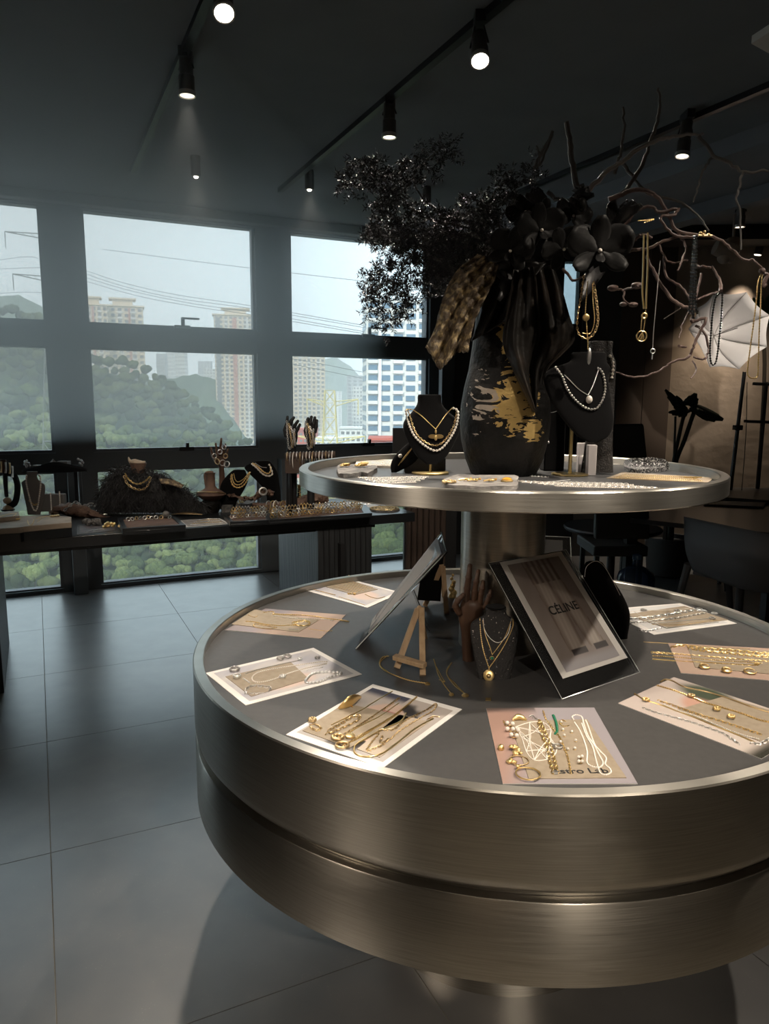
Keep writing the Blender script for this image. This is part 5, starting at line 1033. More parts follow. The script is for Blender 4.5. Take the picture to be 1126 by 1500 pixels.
c3, TCc, w_ = card([(300.8, 985.7), (359.7, 1032.9), (530, 987.4), (459, 948.8)], 'white-bordered card with silver and pearl strands, third card on the left', fn=f_pale, mu=.06, mv=.05)
TCe, _ = envelope(c3, [(330.3, 990.8), (368, 1020), (452, 994), (425, 969)], ZT+E0)
TCc = TCe = surf(c3)
J(TCe, kB(865, 385, 800, 390, 700, 405, 560, 425, 440, 450, 392, 478, 390, 505, 430, 518, 520, 500, 620, 460, 720, 430, 860, 398), .0022, 'pearl', 'pearl', 'long pale bead necklace looped across the white-bordered card')
J(TCc, kB(725, 505, 760, 470, 820, 455, 940, 455, 935, 470, 870, 490, 800, 520, 735, 520, 725, 505), .0042, 'pearl', 'silver', 'bright silver ball bracelet at the right of the white-bordered card', name='bracelet')
J(TCc, kB(345, 462, 450, 430, 560, 405, 700, 375), .0015, 'chain', 'silver_dark', 'thin dark chain along the back of the white-bordered card')
J(TCe, kB(350, 585, 350, 560, 400, 540, 450, 545, 500, 552, 495, 568), .0028, 'link', 'silver_dark', 'dark link bracelet curled at the near left of the white-bordered card', name='bracelet')
J(TCc, kB(345, 592, 400, 588, 470, 588), .0016, 'link', 'silver_dark', 'short black and silver chain at the near edge of the white-bordered card', name='bracelet')
J(TCe, kB(330, 492, 350, 505, 370, 520), .0018, 'chain', 'silver', 'tiny silver charm chain on the kraft insert of the white-bordered card', name='bracelet')
J(TCc, kB(735, 445, 780, 435, 830, 425), .0014, 'link', 'silver', 'fine silver chain lying above the silver ball bracelet', name='bracelet')
for (x, y), m_, lb, s_ in (((275, 445), 'silver_dark', 'dark twisted silver ring at the left end of the white-bordered card', 1.3), ((290, 488), 'silver', 'bright silver nugget ring below the twisted silver ring', 1.0), ((565, 375), 'silver_dark', 'left dark ring of the pair at the back of the white-bordered card', 1.0), ((608, 362), 'silver_dark', 'right dark ring of the pair at the back of the white-bordered card', 1.1), ((800, 370), 'silver_dark', 'small dark ring at the far corner of the white-bordered card', .7), ((580, 490), 'silver', 'small silver ring inside the loop of the pale bead necklace', .8), ((690, 378), 'silver', 'small silver clasp ring at the end of the thin dark chain', .6)):
    c = at(TCc, kB(x, y)[0])+Z*.002; t = thing('silver_ring', lb, 'ring', c); part('band', floorring(c, .0085*s_, .0016*s_), m_, t); part('band', floorring(c+Z*.0035, .0085*s_, .0014*s_), m_, t); part('beads', join(*[ball(c+np.array([.009*s_*math.cos(a), .009*s_*math.sin(a), .004]), .0022*s_, 8, 6) for a in np.arange(7)*.9]), m_, t, stuff=True)

kC = crop(400, 990, 3.7533)
c4, TD, w_ = card([(418.7, 1075.8), (559.9, 1125.3), (676.6, 1038.8), (546, 1002)], 'white-bordered portrait card full of gold chains at the near left of the table', fn=f_face, mu=.05, mv=.06)
TDe, _ = envelope(c4, [(443, 1070), (512, 1095), (600, 1050), (505, 1030)], ZT+E0)
TDf, _ = envelope(c4, [(523, 1097), (556, 1109), (628, 1057), (585, 1046)], ZT+E0, m='stone_pale', nm='pale_insert', lab='pale greenish insert card')
TD = surf(c4)
G = 'gold_dark'
for pts, r_, kd, m_, lb, nm in ((kC(320, 270, 400, 230, 480, 190, 560, 140, 655, 85), .0019, 'plain', 'gold', 'smooth gold snake chain nearest the upper left edge of the portrait card', 'necklace'),
    (kC(310, 300, 370, 265, 420, 235, 465, 220, 470, 240, 420, 268, 350, 300, 300, 318), .0042, 'link', G, 'thick bronze link bracelet on the kraft insert of the portrait card', 'bracelet'),
    (kC(345, 350, 420, 305, 510, 250, 600, 190, 690, 125), .0032, 'link', G, 'bronze curb chain with a tail, third from the left on the portrait card', 'necklace'),
    (kC(395, 330, 470, 280, 580, 225, 640, 185, 690, 150), .0017, 'plain', 'gold', 'slim gold snake chain beside the bronze curb chain', 'necklace'),
    (kC(430, 350, 540, 290, 640, 230, 720, 170, 780, 120), .0012, 'chain', 'gold', 'fine gold chain with a round coin near the middle of the portrait card', 'necklace'),
    (kC(380, 385, 470, 340, 560, 285, 650, 230, 720, 175, 790, 115), .0034, 'rope', 'gold', 'gold rope chain ending in a ring pendant on the portrait card', 'necklace'),
    (kC(575, 325, 590, 300, 660, 295, 720, 250, 790, 215, 850, 185, 895, 155, 880, 190, 820, 225, 760, 260, 690, 305, 640, 350, 590, 365, 600, 335), .0030, 'link', G, 'chunky open-link bronze chain near the right of the portrait card', 'necklace'),
    (kC(575, 325, 540, 365, 515, 410, 560, 398, 600, 380, 630, 350), .0030, 'link', G, 'loose open-link bronze chain end on the pale insert', 'bracelet'),
    (kC(730, 205, 700, 250, 600, 295, 500, 350, 450, 385, 450, 425, 500, 445, 590, 430, 680, 370, 780, 290, 880, 235), .0026, 'plain', 'gold', 'smooth gold herringbone loop at the near right of the portrait card', 'necklace'),
    (kC(850, 240, 880, 225, 905, 228), .0024, 'link', G, 'small clasp chain at the far right end of the gold herringbone loop', 'bracelet'),
    (kC(205, 285, 235, 300, 262, 290, 240, 270, 210, 268), .0034, 'link', G, 'small bronze chain earring at the left corner of the portrait card', 'earring')):
    J(TD, pts, r_*.72, kd, m_, lb, name=nm, lift=r_*.72)
c = at(TD, kC(380, 392)[0]); one('ring_pendant', floorring(c+Z*.002, .0125, .0028), G, 'twisted gold ring pendant at the near end of the rope chain', 'pendant')
c = at(TD, kC(423, 337)[0]); t = thing('coin_pendant', 'small round gold coin charm between the curb and rope chains', 'pendant', c+Z*.002); part('coin', coin(c+Z*.003, .0095, 0, (0, 0, 1)), 'gold', t); part('rim', floorring(c+Z*.003, .0095, .0012), G, t)
c = at(TD, kC(355, 345)[0]); one('bead_cluster', join(floorring(c+Z*.001, .011, .003), *[ball(c+np.array([.011*math.cos(a), .007*math.sin(a), .005]), .0035, 8, 6) for a in np.arange(9)*.7]), G, 'bronze bead cluster ring left of the coin charm', 'ring')
c = at(TD, kC(215, 252)[0]); one('bead_cluster', join(floorring(c+Z*.001, .007, .003), *[ball(c+np.array([.006*math.cos(a), .006*math.sin(a), .006]), .0035, 8, 6) for a in np.arange(7)*.9]), G, 'dark bronze knot earring at the leftmost corner of the portrait card', 'earring')
# sculptural gold earring pair
c = at(TD, kC(425, 150)[0]); t = thing('gold_leaf_earring', 'large sculptural polished gold leaf earring at the top left edge of the portrait card', 'earring', c)
part('leaf', loft([(PZ(497, 1037, ZT+.006), np.array([.003, 0, 0]), Z*.003), (PZ(505, 1032, ZT+.012), np.array([.006, 0, 0]), Z*.010), (PZ(514, 1026, ZT+.016), np.array([.009, .003, 0]), Z*.013), (PZ(523, 1022, ZT+.010), np.array([.006, .002, 0]), Z*.008), (PZ(528, 1021, ZT+.006), np.array([.002, 0, 0]), Z*.003)], 14), 'gold', t); part('post', tube([PZ(512, 1028, ZT+.006), PZ(516, 1036, ZT+.003)], .0014, 5, sub=1), 'gold', t)

kD = crop(690, 1020, 4.331)
c5, TE, w_ = card([(711.9, 1037.3), (736.2, 1148), (933.6, 1148), (870, 1036.6)], 'dusty rose card with lettered kraft insert at the front centre of the table', fn=lambda u, v: f_pink(v, u), mu=0, mv=0, gloss=True)
e5 = [(746.6, 1055.8), (774.3, 1140.5), (917.4, 1139), (859.7, 1053.5)]; TEe, W5 = envelope(c5, e5, ZT+E0, lab='lettered kraft insert')
TE = TEe = surf(c5)
def text(s, org, ux, uy, size, par, m, ext=.0002, sx_=1., nm='lettering', label=None):
    cu = bpy.data.curves.new(nm, 'FONT'); cu.body = s; cu.size = size; cu.extrude = ext; cu.offset = size*.012; o_ = bpy.data.objects.new('tmp', cu); C.objects.link(o_)
    dg = bpy.context.evaluated_depsgraph_get(); me = bpy.data.meshes.new_from_object(o_.evaluated_get(dg)); C.objects.unlink(o_)
    ux = np.asarray(ux)/np.linalg.norm(ux); uy = np.asarray(uy)/np.linalg.norm(uy); n_ = np.cross(ux, uy); L = wloc(par)
    for v in me.vertices: v.co = Vector(np.asarray(org)+ux*v.co.x*sx_+uy*v.co.y+n_*v.co.z-L)
    me.materials.clear(); me.materials.append(M[m]); q = bpy.data.objects.new(nm, me); C.objects.link(q); q.parent = par
    if label: q['label'] = label
    return q
mat('ink', (.03, .03, .03), .5)
uxx = W5[2]-W5[1]; uyy = W5[0]-W5[1]; n_ = np.array([0, 0, 1.]); uxn = uxx/np.linalg.norm(uxx); uyn = np.cross(n_, uxn)
text('Astro Lab', PZ(807, 1133, ZT+.0034), uxn, uyn, .026, c5, 'ink', sx_=1.05, label='black printed words')
for pts, r_, kd, m_, lb, nm in ((kD(428, 160, 440, 220, 470, 300, 495, 400, 520, 480), .0030, 'link', 'gold', 'left strand of the thick gold link necklace on the kraft insert', 'necklace'), (kD(435, 160, 465, 220, 495, 300, 520, 380, 545, 480), .0030, 'link', 'gold', 'right strand of the thick gold link necklace on the kraft insert', 'necklace'),
    (kD(455, 95, 475, 150, 520, 210, 560, 260, 590, 330, 615, 400, 630, 485), .0018, 'link', 'gold', 'long fine gold chain running down the middle of the kraft insert', 'necklace'), (kD(520, 120, 540, 170, 545, 220, 530, 240), .0030, 'rope', 'green_gem', 'short green and gold bead chain at the top of the kraft insert', 'bracelet'),
    (kD(650, 150, 640, 130, 665, 118, 700, 130, 715, 180, 740, 250, 780, 310, 810, 370, 835, 420, 815, 450, 770, 445, 735, 420, 735, 350, 715, 280, 690, 220, 655, 165), .0018, 'pearl', 'white_bead', 'inner loop of the white bead necklaces at the right of the kraft insert', 'necklace'),
    (kD(700, 170, 730, 250, 770, 320, 790, 400, 815, 480, 850, 498, 885, 485, 880, 460, 850, 430, 855, 390, 820, 350, 780, 300, 745, 200, 725, 150), .0018, 'pearl', 'white_bead', 'outer longer loop of the white bead necklaces at the right of the kraft insert', 'necklace'),
    (kD(705, 165, 720, 220, 745, 280, 770, 320), .0012, 'chain', 'silver_dark', 'thin dark chain between the white bead loops', 'necklace'), (kD(600, 160, 580, 150, 560, 165, 585, 190, 620, 185), .0014, 'chain', 'gold', 'thin curling gold chain between the green beads and white loops', 'bracelet')):
    J(TEe, pts, r_, kd, m_, lb, name=nm)
one('hexagon_clasp', loft([(at(TEe, kD(535, 490)[0])+Z*.001, np.array([.007, 0, 0]), np.array([0, .005, 0])), (at(TEe, kD(535, 490)[0])+Z*.005, np.array([.006, 0, 0]), np.array([0, .004, 0]))], 6, sub=1), 'silver', 'dark faceted clasp stone at the foot of the thick gold link necklace', 'clasp')
# white lace scarf piece
Lx = kD(280, 195, 370, 165, 455, 165, 505, 210, 500, 260, 540, 320, 530, 370, 480, 400, 400, 405, 350, 350, 320, 260); c = lay(TEe, Lx, .001); cc = sum(c)/len(c); g = [tube(list(c)+[c[0]], .0011, 5, sub=3)]
for i in range(9):
    a = c[i % 11]; b_ = c[(i+4) % 11]; g.append(tube([a+Z*.0006, (a+b_)/2+np.array([rnd.uniform(-.006, .006), rnd.uniform(-.006, .006), .0014]), b_+Z*.0006], .0010, 5, sub=3))
for i in range(11): a = c[i]; b_ = c[(i+3) % 11]; g.append(tube([a+Z*.0004, (a*.5+b_*.5+cc*.3)/1.3, b_+Z*.0004], .0009, 5, sub=3))
one('bead_choker', join(*g), 'white_bead', 'spread net of tiny white beads left of the thick gold necklace', 'necklace')['kind'] = 'stuff'
# pearls in two earring clusters + single pearl studs
for cl, (pp, R_, lb) in enumerate((([(228, 187), (262, 192), (229, 225), (264, 225), (297, 232), (253, 262), (288, 267)], .0045, 'cluster earring of seven large pearls at the left edge of the kraft insert'), ([(681, 401), (702, 397), (681, 428), (703, 428)], .0033, 'four-pearl earring low on the kraft insert beside the white loops'))):
    c = at(TE, kD(*pp[0])[0]); t = thing('pearl_cluster_earring', lb, 'earring', c)
    for x, y in pp: q = at(TE, kD(x, y)[0])+Z*(R_+.002); part('pearl', ball(q, R_, 14, 10), 'pearl', t)
    part('setting', tube([at(TE, kD(x, y)[0])+Z*.0018 for x, y in pp], .0012, 5, sub=2), 'gold', t)
for i, ((x, y), lb) in enumerate((((571, 170), 'topmost'), ((581, 218), 'second from the top'), ((590, 255), 'left of the middle'), ((638, 232), 'right of the second'), ((567, 296), 'beside the gold hoop'), ((662, 287), 'rightmost'), ((612, 342), 'just below the gold hoop'), ((657, 338), 'lowest'))):
    q = at(TEe, kD(x, y)[0]); t = thing('pearl_stud', 'loose small pearl stud on the kraft insert, '+lb, 'earring', q); part('pearl', ball(q+Z*.0032, .0030, 12, 8), 'pearl', t); part('setting', floorring(q, .0022, .0008), 'gold', t)
for (x, y), R_, r_, m_, lb in (((548, 325), .0088, .0018, 'silver_dark', 'dark gold hoop between the loose pearls and the thick gold necklace'), ((360, 500), .0225, .0016, 'gold', 'large thin gold hoop at the near left corner of the rose card'), ((302, 415), .0185, .0013, 'gold_dark', 'medium thin gold hoop partly under the leaf charms')):
    one('hoop_earring', floorring(at(TE, kD(x, y)[0])+Z*.0015, R_, r_), m_, lb, 'earring')
for (x, y), w2, lb in (((270, 340), 1.0, 'upper crumpled gold charm earring on the rose margin'), ((258, 425), .9, 'middle crumpled gold charm earring on the rose margin'), ((295, 375), .9, 'gold flower charm touching the kraft insert corner'), ((295, 462), .6, 'small bronze joint ring above the large thin hoop')):
    c = at(TE, kD(x, y)[0])+Z*.002; one('gold_charm', join(*[ball(c+np.array([rnd.uniform(-.008, .008)*w2, rnd.uniform(-.006, .006)*w2, rnd.uniform(0, .006)]), .0042*w2, 9, 7, (1.2, 1, .8)) for _ in range(6)]), 'gold', lb, 'charm', ang=180)
c = at(TE, kD(188, 338)[0])+Z*.004; t = thing('gold_heart_charm', 'round polished gold charm alone at the left of the rose card', 'charm', c-Z*.004); part('bead', ball(c, .0068, 14, 10), 'gold', t); part('loop', ringg(c+np.array([0, .009, 0]), .003, .0009, (1, 0, .2)), 'gold', t)
c = at(TEe, kD(300, 152)[0])+Z*.002; one('gold_cuff', loft([(c+np.array([-.014, -.004, 0]), np.array([0, .003, 0]), Z*.004), (c+np.array([-.004, .002, .004]), np.array([0, .006, 0]), Z*.007), (c+np.array([.008, .0, .004]), np.array([0, .006, 0]), Z*.006), (c+np.array([.017, -.003, 0]), np.array([0, .003, 0]), Z*.003)], 14), 'gold', 'gold leaf-shaped cuff at the top left corner of the kraft insert', 'cuff')
J(TE, kD(205, 160, 212, 175, 222, 190), .0018, 'link', 'gold', 'tiny gold hook above the seven-pearl cluster', name='earring'); J(TEe, kD(375, 130, 390, 125, 400, 140, 430, 150), .0020, 'link', 'silver_dark', 'dark clasp chain above the thick gold link necklace', name='bracelet')

kE = crop(880, 860, 4.577)
c6, TF, w_ = card([(905, 1030), (1114.9, 1111.3), (1200, 1062), (987, 992)], 'portrait card with many gold chains at the near right edge of the table', fn=f_model, mu=0, mv=0, gloss=True)
TFe, _ = envelope(c6, [(990, 1040), (1120, 1088), (1190, 1058), (1060, 1020)], ZT+E0)
TF = TFe = surf(c6)
for pts, r_, kd, m_, lb, nm in ((kE(400, 635, 430, 620, 480, 630, 560, 670, 700, 700, 850, 745, 1000, 800, 1126, 840), .0028, 'plain', G, 'smooth dark gold snake chain furthest up the near right portrait card', 'necklace'), (kE(375, 660, 480, 690, 600, 735, 700, 775, 820, 810, 950, 850, 1060, 890, 1126, 905), .0034, 'rope', 'gold', 'thick gold rope chain crossing the near right portrait card', 'necklace'),
    (kE(225, 715, 290, 755, 400, 790, 520, 835, 640, 880, 760, 930, 900, 985, 1030, 1040), .0026, 'plain', 'gold', 'round gold snake chain through the middle of the near right portrait card', 'necklace'), (kE(390, 765, 470, 790, 580, 830, 700, 870, 820, 905, 940, 945, 1060, 985), .0030, 'link', 'gold', 'gold link chain just above the middle of the near right portrait card', 'necklace'),
    (kE(420, 790, 520, 830, 620, 860, 740, 910, 860, 960, 960, 995, 1060, 1020), .0024, 'pearl', 'pearl', 'pearl and gold chain beside the gold link chain', 'necklace'), (kE(290, 815, 360, 840, 470, 870, 580, 900, 700, 940, 820, 985, 920, 1050), .0030, 'link', 'silver', 'silver bead chain nearest the lower left edge of the near right portrait card', 'necklace'), (kE(1020, 1050, 1070, 1050, 1126, 1020), .0036, 'link', 'silver_dark', 'dark clasp chain at the near corner of the near right portrait card', 'bracelet')):
    r_ = r_*.78; J(TF, pts, r_, kd, m_, lb, name=nm, lift=r_)
for (x, y), m_, lb in (((605, 738), G, 'dark bronze flower stud on the thick gold rope chain'), ((775, 828), 'gold', 'left gold fan stud on the near right kraft insert'), ((872, 880), 'gold', 'right gold fan stud on the near right kraft insert'), ((300, 765), 'gold', 'small gold knot on the bare left part of the near right card')):
    c = at(TF, kE(x, y)[0])+Z*.003; one('stud_earring', join(floorring(c, .006, .0022), *[ball(c+np.array([.006*math.cos(a), .006*math.sin(a), .002]), .0032, 8, 6) for a in np.arange(7)*.9]), m_, lb, 'earring')
c7, TG, w_ = card([(978.3, 941.9), (996.9, 985.6), (1190, 1002), (1165, 952)], 'tan card with bright gold chains at the right edge of the table', fn=f_tan, mu=0, mv=0)
TGe, _ = envelope(c7, [(1006, 946), (1018, 977), (1180, 992), (1160, 955)], ZT+E0)
TG = TGe = surf(c7)
for pts, r_, kd, m_, lb in ((kE(285, 368, 450, 378, 620, 392, 800, 405, 1000, 415), .0016, 'plain', G, 'thin gold rod chain reaching left of the tan card'), (kE(480, 405, 530, 395, 600, 400, 700, 415, 850, 425, 1000, 440, 1126, 450), .0046, 'link', 'gold', 'thickest gold link chain at the back of the tan card'), (kE(600, 415, 720, 435, 850, 445, 1000, 462, 1126, 468), .0040, 'link', 'gold', 'second thick gold link chain on the tan card'),
    (kE(345, 437, 450, 445, 600, 458, 800, 475, 1000, 490, 1126, 500), .0026, 'link', 'gold', 'rearmost of three gold chains running off the left of the tan card'), (kE(345, 460, 500, 470, 700, 485, 900, 498, 1080, 510), .0019, 'chain', 'gold', 'middle of three gold chains running off the left of the tan card'), (kE(345, 482, 500, 495, 700, 505, 900, 518, 1050, 525), .0024, 'rope', 'gold', 'frontmost of three gold chains running off the left of the tan card'), (kE(600, 420, 615, 480, 645, 540), .0008, 'plain', 'silver_dark', 'thin dark thread crossing the gold chains on the tan card')):
    r_ = r_*.8; J(TG, pts, r_, kd, m_, lb, lift=r_)
for (x, y), R_, r_, lb in (((695, 545), .0115, .0034, 'left thick gold hoop standing on the tan card'), ((845, 572), .0105, .0042, 'middle chunky gold hoop on the tan card'), ((1000, 578), .0145, .0026, 'right and largest gold hoop on the tan card')):
    c = at(TG, kE(x, y)[0])+Z*.001; one('hoop_earring', tube([c+np.array([R_*math.cos(a), R_*.8*math.sin(a), r_+.3*R_*(1+math.cos(a-1.5))*.5]) for a in np.linspace(.4, 5.9, 16)], [r_*.5, r_, r_, r_*.5], 8, sub=2), 'gold', lb, 'earring')
one('stud_earring', join(*[ball(at(TG, kE(1045, 520)[0])+np.array([.005*math.cos(a), .004*math.sin(a), .003]), .003, 8, 6) for a in np.arange(6)]), 'gold', 'small gold cluster stud between the right hoop and the chains', 'earring')
c8, TH_, w_ = card([(995.8, 883.6), (1078.8, 913), (957.6, 929.5), (880, 893)], 'white card with silver chains at the far right, beside the black bust', fn=f_white, mu=.05, mv=.07)
THe, _ = envelope(c8, [(1002, 887.5), (1066, 907.5), (976, 920), (915, 900)], ZT+E0)
TH_ = THe = surf(c8)
for pts, r_, kd, m_, lb in ((kE(200, 215, 300, 210, 400, 195, 500, 180, 620, 160, 690, 165), .0046, 'link', 'silver', 'thick silver link chain along the back of the far right card'), (kE(195, 240, 290, 235, 400, 222, 520, 208, 620, 190, 700, 175), .0032, 'link', 'silver_dark', 'dark silver link chain second from the back on the far right card'), (kE(200, 165, 300, 158, 420, 155, 540, 150, 620, 140), .0020, 'pearl', 'pearl', 'pale bead strand at the rear edge of the far right card'), (kE(330, 240, 450, 235, 600, 222, 740, 210), .0018, 'plain', 'silver', 'smooth silver chain in the middle of the far right card'), (kE(340, 250, 460, 255, 600, 245, 700, 230, 800, 222), .0014, 'chain', G, 'thin bronze chain in the middle of the far right card'), (kE(440, 275, 560, 262, 680, 250, 790, 235), .0016, 'plain', 'silver', 'front smooth silver chain on the far right card'), (kE(220, 165, 300, 210, 380, 250, 440, 275), .0014, 'rope', 'silver_dark', 'dark cord chain lying across the others on the far right card'), (kE(260, 290, 320, 295, 400, 278), .0030, 'link', 'silver', 'silver chain end hanging over the front edge of the far right card')):
    J(TH_, pts, r_, kd, m_, lb, lift=r_)
for (x, y), m_, lb in (((285, 160), 'silver_dark', 'left silver ring at the back of the far right card'), ((515, 165), 'silver_dark', 'middle silver ring at the back of the far right card'), ((660, 155), 'silver', 'bright ring beside the black ovals of the far right card'), ((760, 185), 'silver', 'rightmost silver ring on the far right card'), ((745, 215), 'silver_dark', 'small dark ring below the rightmost silver ring')):
    one('silver_ring', floorring(at(TH_, kE(x, y)[0])+Z*.002, .008, .0024), m_, lb, 'ring')

# ---- loose chains on the table top
k12 = crop(500, 760, 4.3308)
J(TL, k12(300, 870, 258, 880, 242, 920, 265, 955, 330, 990, 430, 1025, 545, 1045), .0019, 'chain', 'gold', 'gold chain curling on the dark table left of the small easel', name='bracelet', ext=[('clasp', ball(at(TL, k12(545, 1047)[0], .003), .0045, 8, 6, (1.6, 1, .8)), 'gold'), ('chain', strand(lay(TL, k12(290, 868, 250, 905, 250, 935, 300, 975), .0014), .0014, 'chain'), 'gold')])
J(TL, k12(585, 890, 600, 940, 615, 990, 650, 1050, 695, 1108), .0016, 'chain', 'gold', 'left gold pendant chain on the dark table right of the small easel', ext=[('chain', strand(lay(TL, k12(600, 935, 640, 1010, 655, 1035, 620, 1020), .0014), .0014, 'chain'), 'gold'), ('pendant', ball(at(TL, k12(697, 1115)[0], .004), .0055, 8, 6, (1.2, 1, .8)), 'gold')])
J(TL, k12(700, 912, 668, 960, 675, 1000, 720, 1060, 785, 1112), .0016, 'chain', 'gold', 'right gold pendant chain on the dark table beside the glittery bust', ext=[('chain', strand(lay(TL, k12(695, 915, 668, 985, 720, 1045, 780, 1108), .0013), .0013, 'chain'), 'gold'), ('pendant', ball(at(TL, k12(785, 1120)[0], .004), .0065, 8, 6, (1.4, 1, .7)), 'gold')])
one('brass_inlay', prism([PZ(711, 1022, ZT+.001), PZ(711, 1026, ZT+.001), PZ(719, 1026, ZT+.001), PZ(719, 1022, ZT+.001)], (0, 0, -.001)), 'brass', 'tiny brass tag lying before the glittery bust', 'tag')

# ---- framed prints in acrylic
def standing(bl, br, tl, z=ZT):
    BL_, BR_ = PZ(*bl, z), PZ(*br, z); b_ = BR_-BL_; d = ray(*tl); t_ = ((BL_-CAM)@b_)/(d@b_); TL_ = CAM+d*t_
    return BL_, BR_, TL_+b_, TL_
BL_, BR_, TR_, TL_ = standing((823, 1023.8), (937, 984.6), (715.4, 824.8))
b_ = BR_-BL_; s_ = TL_-BL_; nn = np.cross(b_, s_); nn /= np.linalg.norm(nn); nn = nn if nn@(CAM-BL_) > 0 else -nn
t = thing('acrylic_photo_frame', 'leaning clear acrylic frame holding a fashion print lettered in black', 'picture frame', (BL_+BR_)/2)
part('acrylic_sheet', prism([BL_, BR_, TR_, TL_], -nn*.004), 'acrylic', t)
part('edge', tube([BL_, BR_, TR_, TL_, BL_], .0007, 4, raw=False, sub=1), 'acrylic_edge', t)
def onplane(p): d = ray(*p); k_ = ((BL_-CAM)@nn)/(d@nn); return CAM+d*k_
pc = [onplane(p)+nn*.0015 for p in ((823.9, 994.5), (918.4, 963.8), (821.2, 808), (731.4, 824))]
part('print_sheet', prism(pc, -nn*.001), 'paper_white', t)
def f_pants(u, v):
    v = 1-v; c = mixc((.34, .29, .26), (.26, .22, .20), vnoise(u*.8, v*.8))
    for cx, w_, x1 in ((.42, .15, .38), (.62, .14, .78)):
        x = cx+(x1-cx)*v; d = abs(u-x)/w_
        if d < 1 and .06 < v < .86: c = mixc((.50, .44, .39), (.22, .17, .14), sst(.35, 1, d)*.8+.25*abs(math.sin(u*46+v*9)))
    if v < .22 and .25 < u < .8: c = mixc(c, (.12, .08, .07), .5+.4*math.sin(u*60))
    if .84 < v < .90 and (abs(u-.40) < .14 or abs(u-.80) < .12): c = (.05, .04, .04)
    return mixc(c, (.40, .38, .40), sst(.88, .96, v))
g, K = printg([onplane(p)+nn*.002 for p in ((828.4, 985.7), (906.4, 960.6), (817, 815.4), (742, 828.5))], f_pants, .0005, nu=70, nv=110); part('print', g, 'print', t, cols=K, ang=180)
ux = b_/np.linalg.norm(b_); uy = s_/np.linalg.norm(s_)
text('CÉLINE', onplane((806, 902))+nn*.0032, ux, uy, .034, t, 'ink', label='black printed word')
bk = (TL_+TR_)/2-nn*.006; part('strut', tube([bk*.35+(BL_+BR_)/2*.65-nn*.01, PZ(905, 985, ZT+.003)+np.array([0, .17, 0])], .004, 6, sub=1), 'acrylic', t)
part('foot_sheet', prism([BL_+Z*.003, BR_+Z*.003, BR_+Z*.003+np.array([.02, .15, 0]), BL_+Z*.003+np.array([.02, .15, 0])], (0, 0, -.003)), 'acrylic', t)
# left sheet seen almost edge-on
A_ = PZ(520.8, 950.5, ZT); D_ = PZ(531, 927, ZT); B_ = PY(654, 808, 2.13); C_ = PY(646, 779.6, 2.28)
D_ = A_+(C_-B_)*np.array([1, 1, 0])*1.0 if 0 else D_
n2 = np.cross(B_-A_, D_-A_); n2 /= np.linalg.norm(n2)
n2 = n2 if n2@(CAM-A_) > 0 else -n2
t = thing('acrylic_photo_frame', 'leaning acrylic frame seen nearly edge-on at the left of the column', 'picture frame', (A_+D_)/2)
part('acrylic_sheet', prism([A_, B_, C_, D_], -n2*.004), 'acrylic', t); part('edge', tube([A_, B_, C_], .0022, 4, sub=1, raw=True), 'acrylic_edge', t)
def inq(u, v, off=.003): return (A_*(1-u)+B_*u)*(1-v)+(D_*(1-u)+C_*u)*v+n2*off
part('print_sheet', prism([inq(.13, .10), inq(.95, .10), inq(.95, .96), inq(.13, .96)], -n2*.002), 'paper_white', t)
g, K = printg([inq(.18, .16), inq(.91, .16), inq(.91, .9), inq(.18, .9)], lambda u, v: mixc((.26, .25, .25), (.50, .49, .50), .5+.5*math.sin(u*9+v*7+2*vnoise(u, v))) if u > .25 else (.56, .54, .54), .0008, nu=60, nv=20); part('print', g, 'gloss_print', t, cols=K, ang=180)
part('support', tube([A_*.4+B_*.6-n2*.006, PZ(628, 925, ZT+.004)], .004, 6, sub=1), 'acrylic', t)
# easels
def bar(a, b_, w_=.0075, d_=.006):
    a = np.asarray(a); b_ = np.asarray(b_); T_ = (b_-a); L = np.linalg.norm(T_); T_ = T_/L; s = np.cross(T_, [0, 1, .1]); s /= np.linalg.norm(s); q = np.cross(T_, s); return boxg((a+b_)/2, T_*L/2, s*w_, q*d_)
t = thing('small_easel', 'small pale wooden easel standing in front of the edge-on frame', 'easel', PZ(600, 985, ZT))
apx = PY(614, 892, 1.875); l1 = PZ(580.8, 980, ZT); l2 = PZ(619, 991, ZT)
part('leg', bar(l1+Z*.002, apx+np.array([-.004, 0, 0])), 'light_wood', t, bev=.001); part('leg', bar(l2+Z*.002, apx+np.array([.006, 0, .002])), 'light_wood', t, bev=.001); part('leg', bar(PZ(622, 935, ZT)+Z*.002, apx+np.array([0, .01, -.005])), 'light_wood', t, bev=.001)
part('ledge', bar(PY(577.4, 962, l1[1]+.0), PY(622.4, 975, l2[1]-.004), .006, .009), 'light_wood', t, bev=.001); part('peg', ball(apx+Z*.003, .007, 10, 8), 'light_wood', t)
t = thing('small_easel', 'dim wooden easel with a black board standing beside the column', 'easel', PZ(640, 897, ZT))
apx = PY(647, 830, 2.36); l1 = PZ(622, 888, ZT); l2 = PZ(654, 900, ZT)
part('leg', bar(l1+Z*.002, apx), 'light_wood', t); part('leg', bar(l2+Z*.002, apx+np.array([.004, 0, 0])), 'light_wood', t); part('leg', bar(PZ(650, 874, ZT)+Z*.002, apx+np.array([0, .01, 0])), 'light_wood', t)
one('black_display_board', prism([PY(611, 879, 2.33), PY(645, 881, 2.33), PY(650, 806, 2.40), PY(640, 806, 2.40), PY(616, 846, 2.36)], (0, .008, 0)), 'velvet', 'black jewellery board resting on the dim easel', 'display board')
